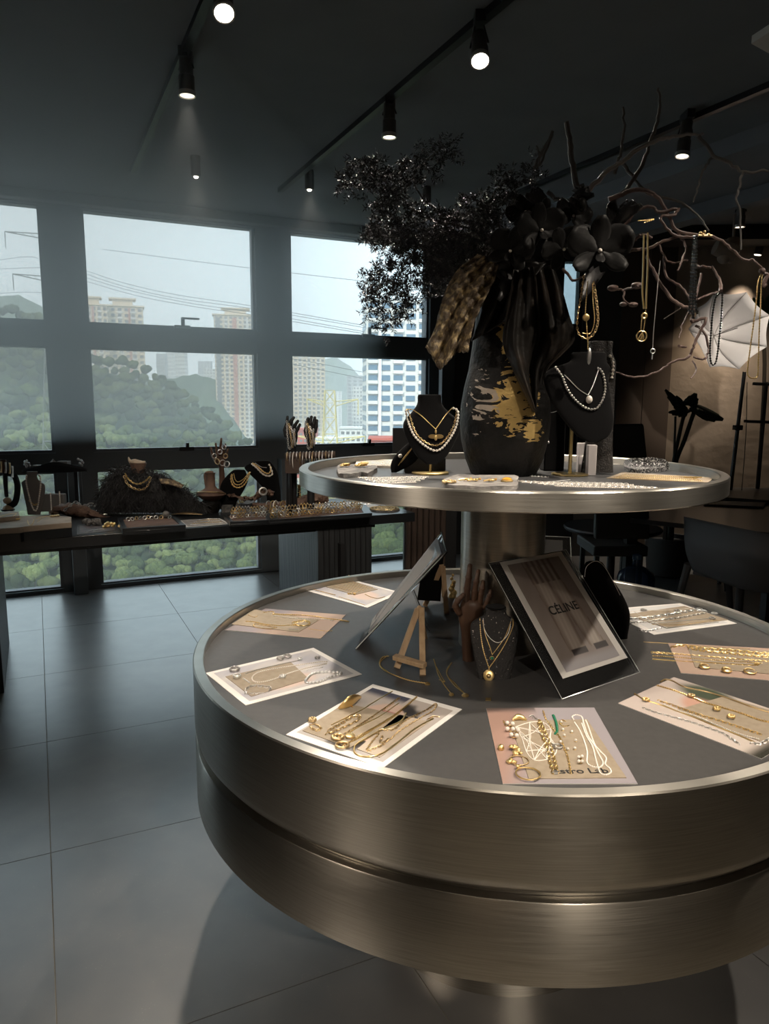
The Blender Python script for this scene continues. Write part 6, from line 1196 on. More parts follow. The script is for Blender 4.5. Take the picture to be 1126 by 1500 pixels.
# gold ornament on a crystal stone
c = PZ(662, 893, ZT); t = thing('gold_ornament', 'small gold ornament on a grey crystal lump beside the column', 'ornament', c)
part('crystal_base', lathe([(.022, 0), (.026, .012), (.018, .03), (.016, .042)], c, 9), 'crystal', t); part('figure', join(*[ball(c+np.array([.004*math.sin(i*2.1), 0, .046+i*.012]), .013-.0014*i, 10, 8) for i in range(7)]), 'gold', t, ang=180, label='gnarled gold figure')
# ---- brown articulated hand
def hand(label, P, y, m, k, mm=1., name='mannequin_hand', palm=(0, 0, 26, 40), fingers=(), arm=(), flip=1, cat='hand', dep=.45):
    t = thing(name, label, cat, PY(*arm[-1][:2], y))
    kk = y/F
    S = [(PY(x, py, y), np.array([hw*kk, 0, 0]), np.array([0, hw*kk*dd, 0])) for x, py, hw, dd in arm]
    part('palm', loft(S, 20), m, t, ang=70)
    for f in fingers:
        pts, r0, r1 = f; P_ = [PY(x, py, y+dy*kk) for x, py, dy in pts]
        part('finger', join(tube(P_, [r0*kk, r0*kk*.98, (r0+r1)/2*kk, r1*kk], 10, sub=4), ball(P_[-1], r1*kk*1.02, 10, 8), *[ball(q, r0*kk*1.08, 10, 8) for q in P_[1:-1]]), m, t, ang=180)
    return t
h_ = hand('brown wooden mannequin hand standing upright left of the glittery bust', None, 1.86, 'dark_wood', 0, arm=[(689, 878, 12, .35), (690, 884, 17, .45), (690, 896, 19, .5), (688, 908, 17, .5), (685, 922, 11, .65), (684, 940, 8.5, .9), (685, 960, 8.5, .95), (687, 975, 10, .95), (686, 988, 12, 1)],
     fingers=[([(683, 884, 0), (684, 862, -2), (686, 846, -2), (688, 829, 1)], 5.2, 3.8), ([(693, 884, 0), (695, 866, -1), (697, 852, -1), (700, 837, 2)], 5, 3.6), ([(702, 886, 0), (704, 870, -1), (706, 862, -1), (707, 853, 2)], 4.8, 3.6), ([(708, 892, 0), (713, 880, 0), (716, 873, 0), (718, 866, 2)], 4, 3.0), ([(674, 900, -3), (667, 888, -6), (670, 880, -8), (678, 872, -9)], 5, 3.8)])
# ---- glitter bust with three chains
k13 = crop(660, 780, 3.7533)
gb, BTg, S_ = bust('glittery black tapered bust with three gold necklaces on the lower tier', [(726, 889, 15, .8), (726, 892, 16, .8), (726, 900, 17, .6), (724, 909, 31, .34), (724, 915, 35.5, .32), (724, 930, 36, .34), (724, 960, 31, .38), (724, 990, 25, .42), (724, 1015, 20, .5)], 1.78, m='glitter_black', lean=-.28)
part('neck_cap', lathe([(.001, 0), (.024, 0), (.026, .002), (.024, .004), (.001, .004)], PY(726, 889, 1.78)-Z*.002, 24), 'velvet', gb)
J(BTg, k13(178, 470, 185, 530, 215, 580, 255, 605, 290, 590, 320, 545, 333, 475), .0010, 'chain', 'silver', 'short silver-gold chain, highest of the three on the glittery bust')
J(BTg, k13(175, 480, 190, 560, 215, 630, 228, 672), .0010, 'chain', 'gold', 'middle gold chain with a green stone on the glittery bust', ext=[('chain', strand(lay(BTg, k13(228, 672, 260, 630, 300, 570, 330, 490), .0012), .0010, 'chain'), 'gold'), ('green_stone', ball(at(BTg, k13(226, 690)[0], .003), .0048, 12, 8), 'green_gem'), ('setting', ringg(at(BTg, k13(226, 690)[0], .003), .0052, .0009, (0, 1, .3)), 'gold')])
c = at(BTg, k13(208, 786)[0], .004)
J(BTg, k13(160, 470, 165, 560, 180, 650, 210, 745), .0014, 'chain', 'gold', 'longest gold chain with a round medal on the glittery bust', ext=[('chain', strand(lay(BTg, k13(210, 745, 250, 690, 300, 610, 340, 520, 342, 475), .0014), .0014, 'chain'), 'gold'), ('medal', coin(c, .0125, 0, (0, -1, .35), .0016), 'gold'), ('medal_rim', ringg(c, .0125, .0016, (0, -1, .35)), 'gold'), ('relief', ball(c+np.array([0, -.003, 0]), .006, 10, 8, (1, .5, 1)), G), ('bail', ringg(at(BTg, k13(210, 752)[0], .003), .003, .0012, (1, 0, 0)), 'gold')])
# ---- black oval bust behind the frame, small rear sheet
ob, BTo, S_ = bust('tall black oval bust standing behind the lettered frame', [(870, 822, 8, .8), (870, 826, 14, .6), (874, 845, 21, .5), (882, 870, 30, .45), (890, 895, 33, .45), (893, 915, 30, .45), (896, 935, 24, .5), (897, 955, 26, .6), (896, 962, 24, .6)], 2.02, lean=.12)
part('trim', tube([PY(856, 845, 1.99), PY(859, 830, 1.99), PY(872, 822, 1.99), PY(884, 829, 1.99), PY(897, 850, 1.99), PY(908, 872, 2.0)], .0007, 5), 'silver_dark', ob)
rb = [PY(785, 850, 2.32), PY(838, 852, 2.32), PY(835, 787, 2.40), PY(790, 785, 2.40)]; z_ = rb[0][2]
t = thing('acrylic_card_stand', 'small acrylic stand with a grey card behind the column on the right', 'card stand', np.array([(rb[0][0]+rb[1][0])/2, 2.32, ZT]))
part('acrylic_sheet', prism([np.array([rb[0][0], 2.30, ZT]), np.array([rb[1][0], 2.30, ZT]), rb[2], rb[3]], (0, .004, 0)), 'acrylic', t); part('edge', tube([rb[3], rb[2], np.array([rb[1][0], 2.30, ZT])], .0016, 4, raw=True), 'acrylic_edge', t)
part('grey_card', prism([PY(790, 840, 2.31), PY(824, 842, 2.31), PY(824, 792, 2.385), PY(790, 790, 2.385)], (0, .002, 0)), 'grey_panel', t)

# ================================================================== THINGS ON THE WINDOW DESK
kL = crop(0, 640, 5.118); kM = crop(140, 640, 4.3308); kN = crop(300, 580, 3.5188); kQ = crop(360, 620, 8.043)
def dep(px, py): return PZ(px, py, ZD)[1]
def box_px(x0, x1, y0, y1, d, th, rot=0):
    a = PY(x0, y1, d); b_ = PY(x1, y1, d); t_ = PY(x0, y0, d); return bx(a[0], b_[0], d, d+th, max(ZD, a[2]) if a[2] < ZD+.02 else a[2], t_[2])
# pale slab on black box, far left
sA = [PZ(x, y, ZD+.075) for x, y in kL(-60, 690, 150, 678, 175, 672, 535, 640, 535, 598, 400, 590, 150, 592, -60, 600)]
bA = [p*np.array([1, 1, 0])+Z*(ZD+.045) for p in sA]
t = thing('stone_tray', 'pale veined stone slab on a black box at the far left of the desk', 'tray', sum(bA)/8-Z*.045)
part('box', prism([p+Z*0 for p in bA], (0, 0, -.045)), 'desk_black', t); part('slab', prism(sA, (0, 0, -.03)), 'stone_pale', t, bev=.003); TS = bvh(t.children[1])
t2 = part('wood_block', prism([PZ(x, y, ZD+.098) for x, y in kL(-60, 612, 0, 605, 148, 590, 140, 560, 70, 555, -60, 570)], (0, 0, -.023)), 'stone_pale', t, bev=.004); TS2 = bvh(t2)
for pts, r_, kd, m_, lb, tr in ((kL(205, 625, 215, 655, 235, 662, 250, 640, 255, 620), .0022, 'link', G, 'bronze bracelet hanging over the front of the pale stone slab', TS), (kL(270, 615, 320, 600, 380, 595, 430, 597), .0024, 'link', G, 'bronze chain along the back of the pale stone slab', TS), (kL(280, 640, 300, 620, 340, 600), .0018, 'chain', G, 'short bronze chain at the middle of the pale stone slab', TS), (kL(0, 600, 60, 580, 120, 575, 100, 595), .0018, 'chain', 'gold', 'gold chain on the small block of the stone tray', TS2)): J(tr, pts, r_, kd, m_, lb, name='bracelet')
for i, (x, y, m_) in enumerate(((25, 615, 'gold'), (60, 620, 'silver'), (95, 622, 'silver'), (130, 622, 'gold'), (395, 600, G), (425, 597, G))): one('ring', floorring(at(TS, kL(x, y)[0])+Z*.002, .012, .004), m_, ('first ring from the left on the pale stone slab', 'second ring from the left on the pale stone slab', 'third ring from the left on the pale stone slab', 'fourth ring from the left on the pale stone slab', 'left bronze ring of the pair on the pale stone slab', 'right bronze ring of the pair on the pale stone slab')[i], 'ring')
# arch stand with wooden balls
d = dep(13, 748); t = thing('ring_stand', 'black leather arch stand with two wooden balls at the far left of the desk', 'display stand', PY(13, 752, d)*np.array([1, 1, 0])+Z*ZD)
q = lambda *p: [PY(x, y, d) for x, y in kL(*p)]
part('arch', tube(q(62, 520, 110, 495, 128, 430, 130, 360, 112, 300, 80, 275, 40, 272), [.012, .016, .018, .018, .014, .012, .010], 8, rb=[.02]*7), 'blackish', t); part('strap', tube(q(40, 265, 42, 360, 50, 450), [.016, .014, .012], 8), 'blackish', t)
for x, y, r_ in ((55, 478, 6.2), (62, 540, 8)): c = PY(*kL(x, y)[0], d); part('ball', ball(c, r_*d/F, 18, 12, (1, 1, .82)), 'light_wood', t)
part('foot', lathe([(.001, 0), (.04, 0), (.04, max(.01, PY(*kL(62, 572)[0], d)[2]-ZD)), (.001, max(.01, PY(*kL(62, 572)[0], d)[2]-ZD))], np.array([PY(12, 752, d)[0], d, ZD]), 20), 'blackish', t)
part('earring_card', bx(PY(0, 700, d)[0], PY(14, 700, d)[0], d-.03, d-.022, PY(5, 692, d)[2], PY(5, 673, d)[2]), 'clay', t)
for i, (x, y) in enumerate(((2, 676), (8, 677), (14, 678), (18, 683))):
    one('drop_earring', tube([PY(x, y, d-.04), PY(x+.5, y+9, d-.04), PY(x, y+16, d-.04)], [.006, .004, .007], 6), 'silver' if i % 2 else G, ('first', 'second', 'third', 'last')[i]+' drop earring from the left on the arch stand card', 'earring', group='earrings on the arch stand')
# curved riser with small ornaments
d = 4.93
t = thing('display_riser', 'low black boat-shaped riser across the back left of the desk', 'riser', np.array([PY(80, 700, d)[0], d, ZD]))
part('board', sheet([PY(x, y, d) for x, y in kL(165, 262, 260, 238, 390, 200, 500, 212, 655, 250)], [PY(x, y, d+.12) for x, y in kL(165, 262, 260, 238, 390, 200, 500, 212, 655, 250)], 4, 24), 'black_metal', t, solid=.02)
part('lip', sheet([PY(x, y, d) for x, y in kL(165, 262, 260, 238, 390, 200, 500, 212, 655, 250)], [PY(x, y, d) for x, y in kL(165, 266, 260, 268, 390, 268, 500, 266, 655, 256)], 4, 24), 'black_metal', t, solid=.006)
for x in (240, 570): p = PY(*kL(x, 262)[0], d+.06); part('leg', bx(p[0]-.012, p[0]+.012, d+.05, d+.07, ZD, p[2]), 'black_metal', t)
for (x, y, h_), m_, lb, sh in (((400, 200, 8), 'curtain_grey', 'small grey pyramid on the boat-shaped riser', 'p'), ((480, 212, 7), 'curtain_grey', 'small grey square box on the boat-shaped riser', 'b'), ((207, 218, 9), 'silver_dark', 'dark beaded cluster at the left end of the riser', 'c'), ((608, 212, 11), 'silver_dark', 'tall dark beaded figure at the right end of the riser', 'c'), ((300, 218, 2), 'curtain_grey', 'flat pale card on the left of the riser', 'f')):
    c = PY(*kL(x, y+4)[0], d+.06); k_ = d/F
    g = lathe([(.035, 0), (.001, h_*k_)], c, 4) if sh == 'p' else bx(c[0]-.035, c[0]+.035, c[1]-.03, c[1]+.03, c[2], c[2]+h_*k_) if sh == 'b' else bx(c[0]-.04, c[0]+.04, c[1]-.03, c[1]+.03, c[2], c[2]+.01) if sh == 'f' else join(*[ball(c+np.array([rnd.uniform(-.016, .016), rnd.uniform(-.012, .012), h_*k_*i/10]), .009, 8, 6) for i in range(10)])
    one({'p': 'pyramid', 'b': 'small_box', 'c': 'bead_cluster', 'f': 'flat_card'}[sh], g, m_, lb, 'ornament', ang=30)
# grey linen bust and block
d = dep(46, 752)
lb_, BL1, S_ = bust('grey linen bust with a pearl necklace at the left of the desk', [(47, 690.5, 7, .8), (47, 691.5, 8, .8), (47, 700, 7.5, .6), (46, 706, 14, .35), (49, 711, 17, .3), (50, 725, 15.5, .3), (50, 740, 12, .32), (50, 754, 9.5, .5)], d, m='linen_grey', lean=0)
J(BL1, kL(200, 285, 195, 330, 205, 390, 220, 450, 240, 520, 262, 555, 280, 530, 295, 440, 305, 350, 300, 295, 288, 283), .006, 'pearl', 'pearl', 'long pearl necklace on the grey linen bust')
J(BL1, kL(225, 480, 245, 505, 262, 510, 280, 500), .004, 'link', 'gold', 'short gold bead chain inside the pearl necklace on the linen bust')
t_ = one('linen_block', box_px(59, 94, 724, 753, d+.07, .05), 'linen_grey', 'grey linen block with two hanging earrings beside the linen bust', 'display block', bev=.004); TLb = bvh(t_)
for x, lb in ((378, 'left long pearl drop earring on the grey linen block'), (445, 'right long pearl drop earring on the grey linen block')): J(TLb, kL(x, 420 if x < 400 else 408, x+4, 490, x+8 if x < 400 else x, 555 if x < 400 else 530), .005, 'pearl', 'pearl', lb, name='earring')
# driftwood pieces
def drift(pts, r, dd, label, m='driftwood', seed=0):
    rr = random.Random(seed); P = smooth([PY(x, y, dd) for x, y in pts], 6); g = tube(P, r, 12, rb=[q*.7 for q in r], raw=True); v = g[0]+np.array([[rr.gauss(0, .006) for _ in range(3)] for _ in g[0]]); v[:, 2] = np.maximum(v[:, 2], ZD)
    return one('driftwood', (v, g[1]), m, label, 'driftwood', ang=60)
o_ = drift(kL(380, 585, 440, 545, 520, 545, 620, 560, 720, 590, 835, 632), [.012, .035, .055, .05, .03, .01], 4.35, 'brown driftwood piece left of the shaggy fur figure', seed=1)
drift(kM(845, 365, 930, 390, 1010, 385, 1060, 345, 1126, 360), [.006, .012, .018, .026, .02], 4.55, 'slender twisted driftwood branch behind the dark stone', seed=2)
drift(kN(245, 565, 330, 575, 450, 560, 540, 535, 600, 530, 630, 545), [.02, .045, .05, .05, .045, .015], 4.5, 'long brown driftwood log in the middle of the desk', seed=3)
J(None, [PY(x, y, 4.28) for x, y in kL(490, 545, 520, 520, 545, 500, 570, 490, 590, 500)], .006, 'link', 'silver_dark', 'dark silver chain over the left driftwood', name='bracelet')
for pts, lb, m_ in ((kL(640, 520, 690, 508, 725, 520, 740, 560, 720, 575), 'pale shell-like bangle behind the left driftwood', 'curtain_grey'), (kL(720, 560, 760, 545, 800, 560, 790, 585, 750, 575, 730, 560), 'bright silver loop bracelet beside the left driftwood', 'silver')): J(DT, pts, .011 if 'shell' in lb else .007, 'link', m_, lb, name='bangle', lift=.012)
for (x, y), m_, lb, n_ in (((690, 645), 'stone_grey', 'rough dark mineral cluster in front of the left driftwood', 26), ((845, 665), 'gold', 'small pile of gold charms left of the framed dark tray', 10)):
    c = PZ(*kL(x, y+20)[0], ZD); one('mineral_cluster' if n_ > 12 else 'charm_pile', join(*[ball(c+np.array([rnd.uniform(-.045, .045), rnd.uniform(-.02, .02), rnd.uniform(.01, .03)]), .014 if n_ > 12 else .010, 7, 5) for _ in range(n_)]), m_, lb, 'ornament', ang=20)
t_, TX, _ = card([kL(575, 735)[0], kL(880, 700)[0], kL(870, 655)[0], kL(580, 665)[0]], 'dark printed card at the front of the desk between slab and framed tray', m='grey_panel', z=ZD, name='display_card', fn=lambda u, v: mixc((.20, .17, .16), (.10, .10, .12), vnoise(u*2, v*2)))
for i in range(3): J(TX, kL(640+i*60, 715-i*8, 720+i*40, 695-i*6, 800+i*15, 690-i*10), .003, 'chain', 'silver_dark', ('left', 'middle', 'right')[i]+' fine dark chain on the dark printed card', name='bracelet')
# shaggy black fur figure with horn crown
dfur = 4.5; k_ = dfur/F
t = thing('shaggy_fur_display', 'shaggy black fur draped display with a small horned ceramic head', 'display figure', np.array([PY(215, 750, dfur)[0], dfur, ZD]))
body = [(x, (tp+756)/2, (756-tp)/2, 1) for x, tp in ((150, 732), (157, 702), (174, 684), (202, 682), (240, 692), (270, 712), (300, 738))]
SB = []
for x, y, r_, q in body: c = PY(x, y, dfur); SB.append((c, np.array([0, r_*k_*.6, 0]), Z*min(r_*k_*.92, max(.012, c[2]-ZD-.002))))
part('body', loft(SB, 24), 'fur', t, ang=180, label='black fur body')
rs = np.random.RandomState(5); V = []; Fc = []
for i in range(5200):
    u = rs.rand()*(len(body)-1); j = int(u); f_ = u-j; x, y, r_ = [body[j][q]*(1-f_)+body[j+1][q]*f_ for q in range(3)]; a = rs.uniform(-.35, math.pi+.35)
    c = PY(x, y, dfur); zz = max(ZD+.004, c[2]+math.sin(a)*min(r_*k_, max(.03, c[2]-ZD+r_*k_*.1)) ) if rs.rand() > .5 else rs.uniform(ZD+.02, c[2]+r_*k_*.85)
    hh = (zz-c[2])/(r_*k_); yy = dfur-math.sqrt(max(0, 1-min(1, hh*hh)))*r_*k_*.55; p = np.array([c[0]+rs.normal()*.01, yy, zz])
    L = rs.uniform(.04, .085); dd = np.array([rs.normal()*.5+.15, -.35+rs.normal()*.25, -.75+.5*(hh > .7)+rs.normal()*.3]); dd /= np.linalg.norm(dd); w_ = np.cross(dd, rs.normal(size=3)); w_ = w_/np.linalg.norm(w_)*.0022
    e1 = p+dd*L*.5+Z*.006; e2 = p+dd*L+np.array([rs.normal()*.008, 0, -.006]); e2[2] = max(e2[2], ZD+.003); i0 = len(V); V += [p+w_, p-w_, e1-w_*.8, e1+w_*.8, e2]; Fc += [(i0, i0+1, i0+2, i0+3), (i0+3, i0+2, i0+4)]
part('fur', (np.array(V), Fc), 'fur', t, stuff=True, ang=180, label='long shaggy black hair')
hc = [(202, 702, 11, .8), (202, 695, 11, .8), (202, 686, 10.5, .8), (202, 678, 12.5, .7)]
part('head', loft([(PY(x, y, dfur-.02), np.array([r_*k_, 0, 0]), np.array([0, r_*k_*q, 0])) for x, y, r_, q in hc], 20), 'clay', t, label='mottled ceramic neck')
part('horn_crown', join(tube([PY(x, y, dfur-.03) for x, y in kM(208, 128, 220, 155, 250, 160, 290, 165, 315, 155)], [.003, .012, .02, .016, .004], 8), tube([PY(x, y, dfur-.03) for x, y in kM(230, 150, 250, 175, 270, 165, 300, 180)], [.008, .016, .012, .01], 8)), 'horn', t, label='pale horn-like crown')
part('gold_sash', sheet([PY(x, y, dfur-.12) for x, y in kM(400, 265, 460, 268, 520, 285, 560, 310)], [PY(x, y, dfur-.15) for x, y in kM(415, 295, 460, 302, 500, 312, 545, 325)], 6, 10), 'drape_gold', t, solid=.006)
TF2 = bvh(*[c for c in t.children if c.name.startswith(('body', 'head'))])
J(None, [PY(x, y, dfur-.135) for x, y in kM(186, 230, 205, 265, 240, 292, 275, 298, 315, 280, 345, 250)], .006, 'chain', 'gold', 'upper gold chain on the shaggy fur display'); J(None, [PY(x, y, dfur-.14) for x, y in kM(183, 255, 200, 295, 240, 325, 290, 335, 325, 315, 350, 265)], .005, 'link', G, 'lower bronze chain on the shaggy fur display')
# framed dark trays and cards
def framed(pts, label, h_=.03):
    w4 = [PZ(x, y, ZD+h_) for x, y in pts]; c = sum(w4)/4; t = thing('display_tray', label, 'tray', c-Z*h_); part('base', prism([p-Z*.006 for p in w4], (0, 0, .006-h_)), 'desk_black', t, bev=.004); inn = [c+(p-c)*.84 for p in w4]; s_ = part('pad', prism([p+Z*.001 for p in inn], (0, 0, -.007)), 'clay', t)
    for i in range(4): a, b_ = w4[i], w4[(i+1) % 4]; ai, bi = inn[i], inn[(i+1) % 4]; part('frame_bar', prism([a+Z*.006, b_+Z*.006, bi+Z*.006, ai+Z*.006], (0, 0, -.013)), 'desk_black', t)
    return bvh(s_)
TR1 = framed([kM(170, 590)[0], kM(572, 565)[0], kM(500, 505)[0], kM(140, 522)[0]], 'dark stepped frame tray of rings before the fur figure')
for i in range(11): c = at(TR1, (lambda q: (q[0]+rnd.uniform(-2, 2), q[1]+rnd.uniform(-1.5, 1.5)))(kM(205+i*26, 535-i*2)[0]))+Z*.004; one('ring', ringg(c+Z*.006, .010, .003, (rnd.uniform(-1, 1), -1, rnd.uniform(0, 1))), ['silver_dark', 'silver', G][i % 3], 'small metal ring lying in the dark stepped frame tray', 'ring', 'rings in the stepped frame tray')
c = at(TR1, kM(447, 515)[0])+Z*.02; one('bead', ball(c, .022, 14, 10), 'stone_grey', 'round dark stone ball at the right of the stepped frame tray', 'bead')
t_, TY, _ = card([kM(575, 572)[0], kM(848, 550)[0], kM(785, 515)[0], kM(530, 530)[0]], 'pale-edged card of fine chains between the two dark trays', z=ZD, name='display_card', fn=lambda u, v: mixc((.30, .26, .24), (.42, .38, .35), vnoise(u*3, v)), mu=.05, mv=.05)
for i in range(5): J(TY, kM(600+i*12, 558-i*7, 700, 552-i*8, 810-i*10, 545-i*6), .003, 'chain', ['silver', G][i % 2], ('frontmost', 'second', 'middle', 'fourth', 'rearmost')[i]+' fine chain on the pale-edged desk card', name='bracelet')
c = PZ(*kM(575, 500)[0], ZD); one('gilt_leaf', loft([(c+np.array([-.09, 0, .008]), Z*.003, np.array([0, .01, 0])), (c+np.array([0, 0, .016]), Z*.006, np.array([0, .035, 0])), (c+np.array([.10, 0, .008]), Z*.003, np.array([0, .008, 0]))], 12), G, 'gilt fern leaf lying before the shaggy fur', 'leaf')
c = PZ(*kM(730, 480)[0], ZD); t = thing('silver_knot', 'small twisted silver knot at the end of the fur', 'ornament', c); part('knot', join(tube([c+np.array([-.02, 0, .01]), c+np.array([0, -.01, .05]), c+np.array([.02, 0, .03]), c+np.array([0, .01, .08])], .008, 8)), 'silver_dark', t)
# clay jug on black pot, wooden hand on a post
d = 4.55; k_ = d/F; cx = PY(309, 725, d)[0]; zt = lambda y: PY(309, y, d)[2]
t = thing('clay_jug', 'brown clay jug with a looped handle and flared shoulder', 'jug', np.array([cx, d, zt(733)]))
part('body', lathe([(11*k_, 0), (20*k_, 7*k_), (22*k_, 9*k_), (17*k_, 13*k_), (9*k_, 18*k_), (6.5*k_, 22*k_), (6.5*k_, 39*k_), (8*k_, 41*k_), (6*k_, 41*k_)], np.array([cx, d, zt(733)]), 36), 'clay', t, ang=50)
part('handle', tube([PY(x, y, d) for x, y in kM(745, 228, 715, 228, 697, 240, 700, 280, 708, 328)], .012, 8), 'clay', t)
part('neck_chain', ringg(np.array([cx, d, zt(723)]), 21*k_, .004, (0, .25, 1)), G, t)
one('black_pot', lathe([(10*k_, 0), (13*k_, 6*k_), (15*k_, 14*k_), (12*k_, zt(733)-ZD)], np.array([cx, d, ZD]), 32), 'vase_black', 'round black pot under the clay jug', 'pot')
hp = hand('small brown wooden hand hung with rings beside the clay jug', None, 4.62, 'dark_wood', 0, arm=[(323, 668, 7, .5), (323, 676, 8, .5), (324, 684, 4, .8), (325, 700, 4.6, 1), (325, 722, 5, 1), (325, 745, 5.5, 1)], fingers=[([(318, 670, 0), (317, 660, 0), (316, 650, -1)], 2, 1.5), ([(322, 668, 0), (323, 655, 0), (324, 643, -1)], 2.1, 1.6), ([(326, 669, 0), (328, 660, 0), (330, 651, -1)], 2, 1.5), ([(329, 672, 0), (332, 664, -1), (334, 658, -1)], 1.8, 1.4), ([(316, 676, 0), (311, 666, -2), (309, 656, -3)], 2, 1.5)])
for i, (x, y) in enumerate(((314, 668), (318, 676), (322, 662), (326, 678), (330, 668), (332, 680), (328, 655))): one('ring', ringg(PY(x, y, 4.55), .014+.004*(i % 2), .0035, (rnd.uniform(-.5, .5), -1, rnd.uniform(-.3, .6))), ['silver_dark', G, 'silver'][i % 3], 'ring or hoop hung on the small brown wooden hand', 'ring', 'rings on the small wooden hand')
# two crossing black busts
d1 = 4.6
b1, BA, S_ = bust('left black velvet bust leaning against its neighbour, with three gold chains', [(351, 688, 6, 1), (350, 689, 9, .8), (347, 697, 15, .5), (343, 708, 19, .4), (338, 722, 17, .4), (335, 735, 12, .5), (334, 748, 9, .7)], d1, lean=0)
b2, BB, S_ = bust('right black velvet bust arching over a gap, with gold and silver chains', [(386, 675, 9, .9), (385, 676, 11, .8), (380, 684, 22, .45), (386, 694, 21, .4), (394, 708, 15, .4), (400, 722, 11, .5), (402, 748, 10, .7)], d1+.1, lean=0)
for i, (pts, r_, lb) in enumerate(((kM(862, 235, 858, 270, 872, 308, 905, 322, 940, 305, 965, 265, 980, 222), .005, 'lowest gold chain on the left crossing bust'), (kM(866, 235, 868, 270, 885, 300, 920, 300, 955, 260, 975, 225), .004, 'middle gold chain on the left crossing bust'), (kM(875, 230, 885, 270, 905, 285, 940, 265, 970, 228), .003, 'highest thin gold chain on the left crossing bust'))): J(BA, pts, r_, 'chain', 'gold', lb)
for i, (pts, r_, m_, lb) in enumerate(((kM(988, 170, 1020, 195, 1060, 235, 1095, 248, 1120, 235, 1110, 195, 1098, 172), .006, 'pearl', 'lowest pale chain on the right crossing bust'), (kM(995, 165, 1030, 190, 1070, 225, 1100, 230, 1112, 200, 1100, 175), .005, 'gold', 'middle gold chain on the right crossing bust'), (kM(1010, 165, 1050, 190, 1085, 195), .002, 'silver', 'thin silver chain at the neck of the right crossing bust'))): J(BB, pts, r_, 'chain', m_, lb)
# dark stone with earrings, driftwood rings
so_, TSt = slab(kM(800, 480, 860, 475, 1000, 465, 1010, 445, 980, 425, 850, 425, 805, 440), .045, 'stone_grey', 'long dark stone block holding pale hoop earrings', tree=DT, rough=.004)
for i, x in enumerate((868, 885, 905, 925, 935)): one('hoop_earring', ringg(at(TSt, kM(x, 425-(i > 2)*8)[0])+Z*.016, .014, .0028, (1, -.5, .1)), 'pearl' if i < 2 else 'gold', 'upright hoop earring on the long dark stone block', 'earring', 'hoops on the dark stone block')
for i, x in enumerate((328, 350, 365, 402)): one('hoop_earring', ringg(PY(*kN(x, 566)[0], 4.43), .030, .0035, (1, -.4, .05)), ['silver', 'gold', 'pearl', 'gold'][i], ('first', 'second', 'third', 'fourth')[i]+' large hoop from the left hooked round the long driftwood log', 'earring')
one('clasp_ring', ringg(PY(*kN(300, 492)[0], 4.5), .022, .006, (.2, -1, .4)), 'silver_dark', 'dark metal ring on the tip of the slender driftwood branch', 'ring')
# two long ring trays
TR2 = framed([kN(130, 655)[0], kN(330, 645)[0], kN(330, 595)[0], kN(95, 618)[0]], 'left long dark tray crowded with rings', .022)
TR3 = framed([kN(332, 645)[0], kN(862, 608)[0], kN(830, 565)[0], kN(332, 595)[0]], 'right long dark tray crowded with gold and silver rings', .022)
n_ = 0
for (x0, y0, x1, y1, rows, cols, TR_, lab) in ((140, 632, 325, 622, 4, 12, TR2, 'small metal ring standing in the left long dark tray'), (345, 630, 815, 590, 4, 30, TR3, 'small metal ring standing in the right long dark tray')):
    for r_ in range(rows):
        for c_ in range(cols):
            x = x0+(x1-x0)*(c_+.5*(r_ % 2))/cols-14*r_*(0 if x0 < 300 else .3); y = y0+(y1-y0)*c_/cols-r_*11+rnd.uniform(-2, 2)
            p = at(TR_, kN(x, y)[0]); R_ = rnd.uniform(.009, .013); m_ = rnd.choice(['gold', G, 'silver', 'silver_dark', 'silver', G])
            g = join(ringg(p+Z*(R_+.002), R_, .0025, (rnd.uniform(-1, 1), -1, rnd.uniform(-.2, .5)), 10, 5), ball(p+Z*(2*R_+.004), .0055, 6, 5)); one('ring', g, m_, lab, 'ring', lab.replace('small metal ring standing', 'rings'))
# black hands with chains, T-bar with bracelets, bottle
for x0, lb, fg in ((427, 'left black display hand wound with dark chains above the bangle bar', [([(421, 632, 0), (420, 622, 0), (421, 611, 0)], 2.8, 2.1), ([(425, 630, 0), (426, 618, -1), (430, 612, -1)], 3.0, 2.2), ([(429, 632, 0), (432, 623, -1), (436, 617, -2)], 2.8, 2.2), ([(432, 636, 0), (436, 628, -1), (439, 622, -2)], 2.7, 2.0), ([(419, 640, 0), (417, 630, -1), (419, 622, -2)], 2.8, 2.0)]), (455, 'right black display hand wound with silver chains above the bangle bar', [([(450, 630, 0), (449, 621, 0), (451, 613, 0)], 2.8, 2.1), ([(454, 629, 0), (454, 620, -1), (456, 611, 0)], 3.0, 2.2), ([(458, 630, 0), (459, 621, -1), (461, 612, -1)], 2.8, 2.2), ([(461, 634, 0), (463, 625, -1), (464, 616, -1)], 2.7, 2.0), ([(449, 640, 0), (447, 631, -1), (449, 622, -2)], 2.5, 1.8)])):
    hh = hand(lb, None, 4.42, 'blackish', 0, arm=[(x0, 630, 8 if x0 < 440 else 6.5, .4), (x0, 640, 9 if x0 < 440 else 7, .5), (x0, 652, 7 if x0 < 440 else 5, .7), (x0, 668, 7.5 if x0 < 440 else 5, .8), (x0, 700, 8 if x0 < 440 else 5, .9), (x0, 745, 8 if x0 < 440 else 5.5, .9)], fingers=fg)
    for i in range(3): J(None, [PY(x0-7+i*3, 618+i*4, 4.36), PY(x0-6+i*5, 640, 4.35), PY(x0-3+i*4, 658-i*3, 4.36), PY(x0+4, 640-i*5, 4.35)], .004, 'link', ['silver_dark', G, 'silver'][i], ('left', 'middle', 'right')[i]+' chain wound on the '+lb.split(' ')[0]+' black display hand', name='bracelet')
t = thing('bangle_bar', 'horizontal brown velvet bar on a black post hung with bracelets', 'display stand', PZ(426, 742, ZD))
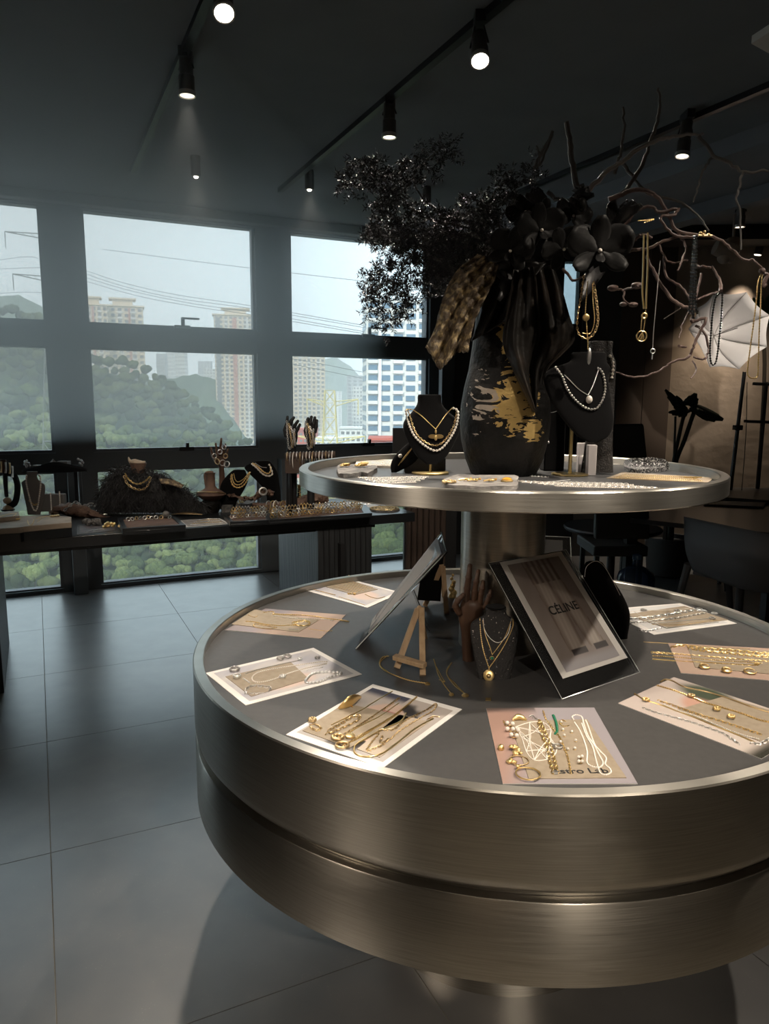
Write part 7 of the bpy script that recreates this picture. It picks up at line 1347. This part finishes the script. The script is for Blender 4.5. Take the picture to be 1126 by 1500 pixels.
dq = 4.30; a_ = PY(418, 668, dq); b_ = PY(491, 666, dq)
part('bar', tube([a_, b_], .020, 14, sub=1), 'brown_cloth', t); pz = PY(425, 700, dq); part('post', tube([np.array([pz[0], dq, ZD]), np.array([pz[0], dq, a_[2]])], .010, 8, sub=1), 'black_metal', t); part('foot', lathe([(.001, 0), (.06, 0), (.06, .008), (.001, .008)], np.array([pz[0], dq, ZD]), 24), 'black_metal', t)
part('hanging_panel', bx(PY(418, 690, dq)[0], PY(446, 690, dq)[0], dq-.012, dq+.012, PY(420, 693, dq)[2], a_[2]-.01), 'brown_cloth', t)
for i in range(15): c = a_+(b_-a_)*(i+.6)/15.5; one('bracelet', ringg(c-Z*(.004+.012*(i % 3)), .027+.012*(i % 3), .0028, (1, .05*rnd.uniform(-1, 1), 0), 18, 5), [G, 'silver_dark', 'pearl', 'silver'][i % 4], 'thin bracelet hanging round the brown velvet bar', 'bracelet', 'bracelets on the velvet bar')
d = 4.5; k_ = d/F; cx = PY(438, 720, d)[0]; one('slim_bottle', lathe([(3.6*k_, 0), (4.4*k_, 6*k_), (4.2*k_, 14*k_), (2.8*k_, 22*k_), (2.4*k_, 40*k_), (2.8*k_, 44*k_)], np.array([cx, d, ZD]), 20), 'vase_black', 'slim dark bottle behind the bangle bar post', 'bottle')
t_, TZ, _ = card([(478, 748), (560, 741), (520, 735), (470, 738)], 'white paper sheet under the end of the ring tray', z=ZD, name='paper_sheet', cat='paper')
c = PZ(563, 747, ZD); t = thing('beaded_mat', 'round bronze beaded mat at the right end of the desk', 'mat', c); part('disc', lathe([(.001, 0), (.10, 0), (.10, .008), (.001, .008)], c, 36), 'stone_grey', t)
for i in range(4): part('bead_ring', strand([c+np.array([(.025+.022*i)*math.cos(a), (.025+.022*i)*math.sin(a), .011]) for a in np.arange(24)*math.pi/12], .0055, 'pearl', closed=True), G, t)
J(DT, [(520, 741), (532, 739), (545, 738), (556, 741)], .009, 'pearl', 'silver', 'silver bead bundle lying on the white paper sheet', name='bracelet')
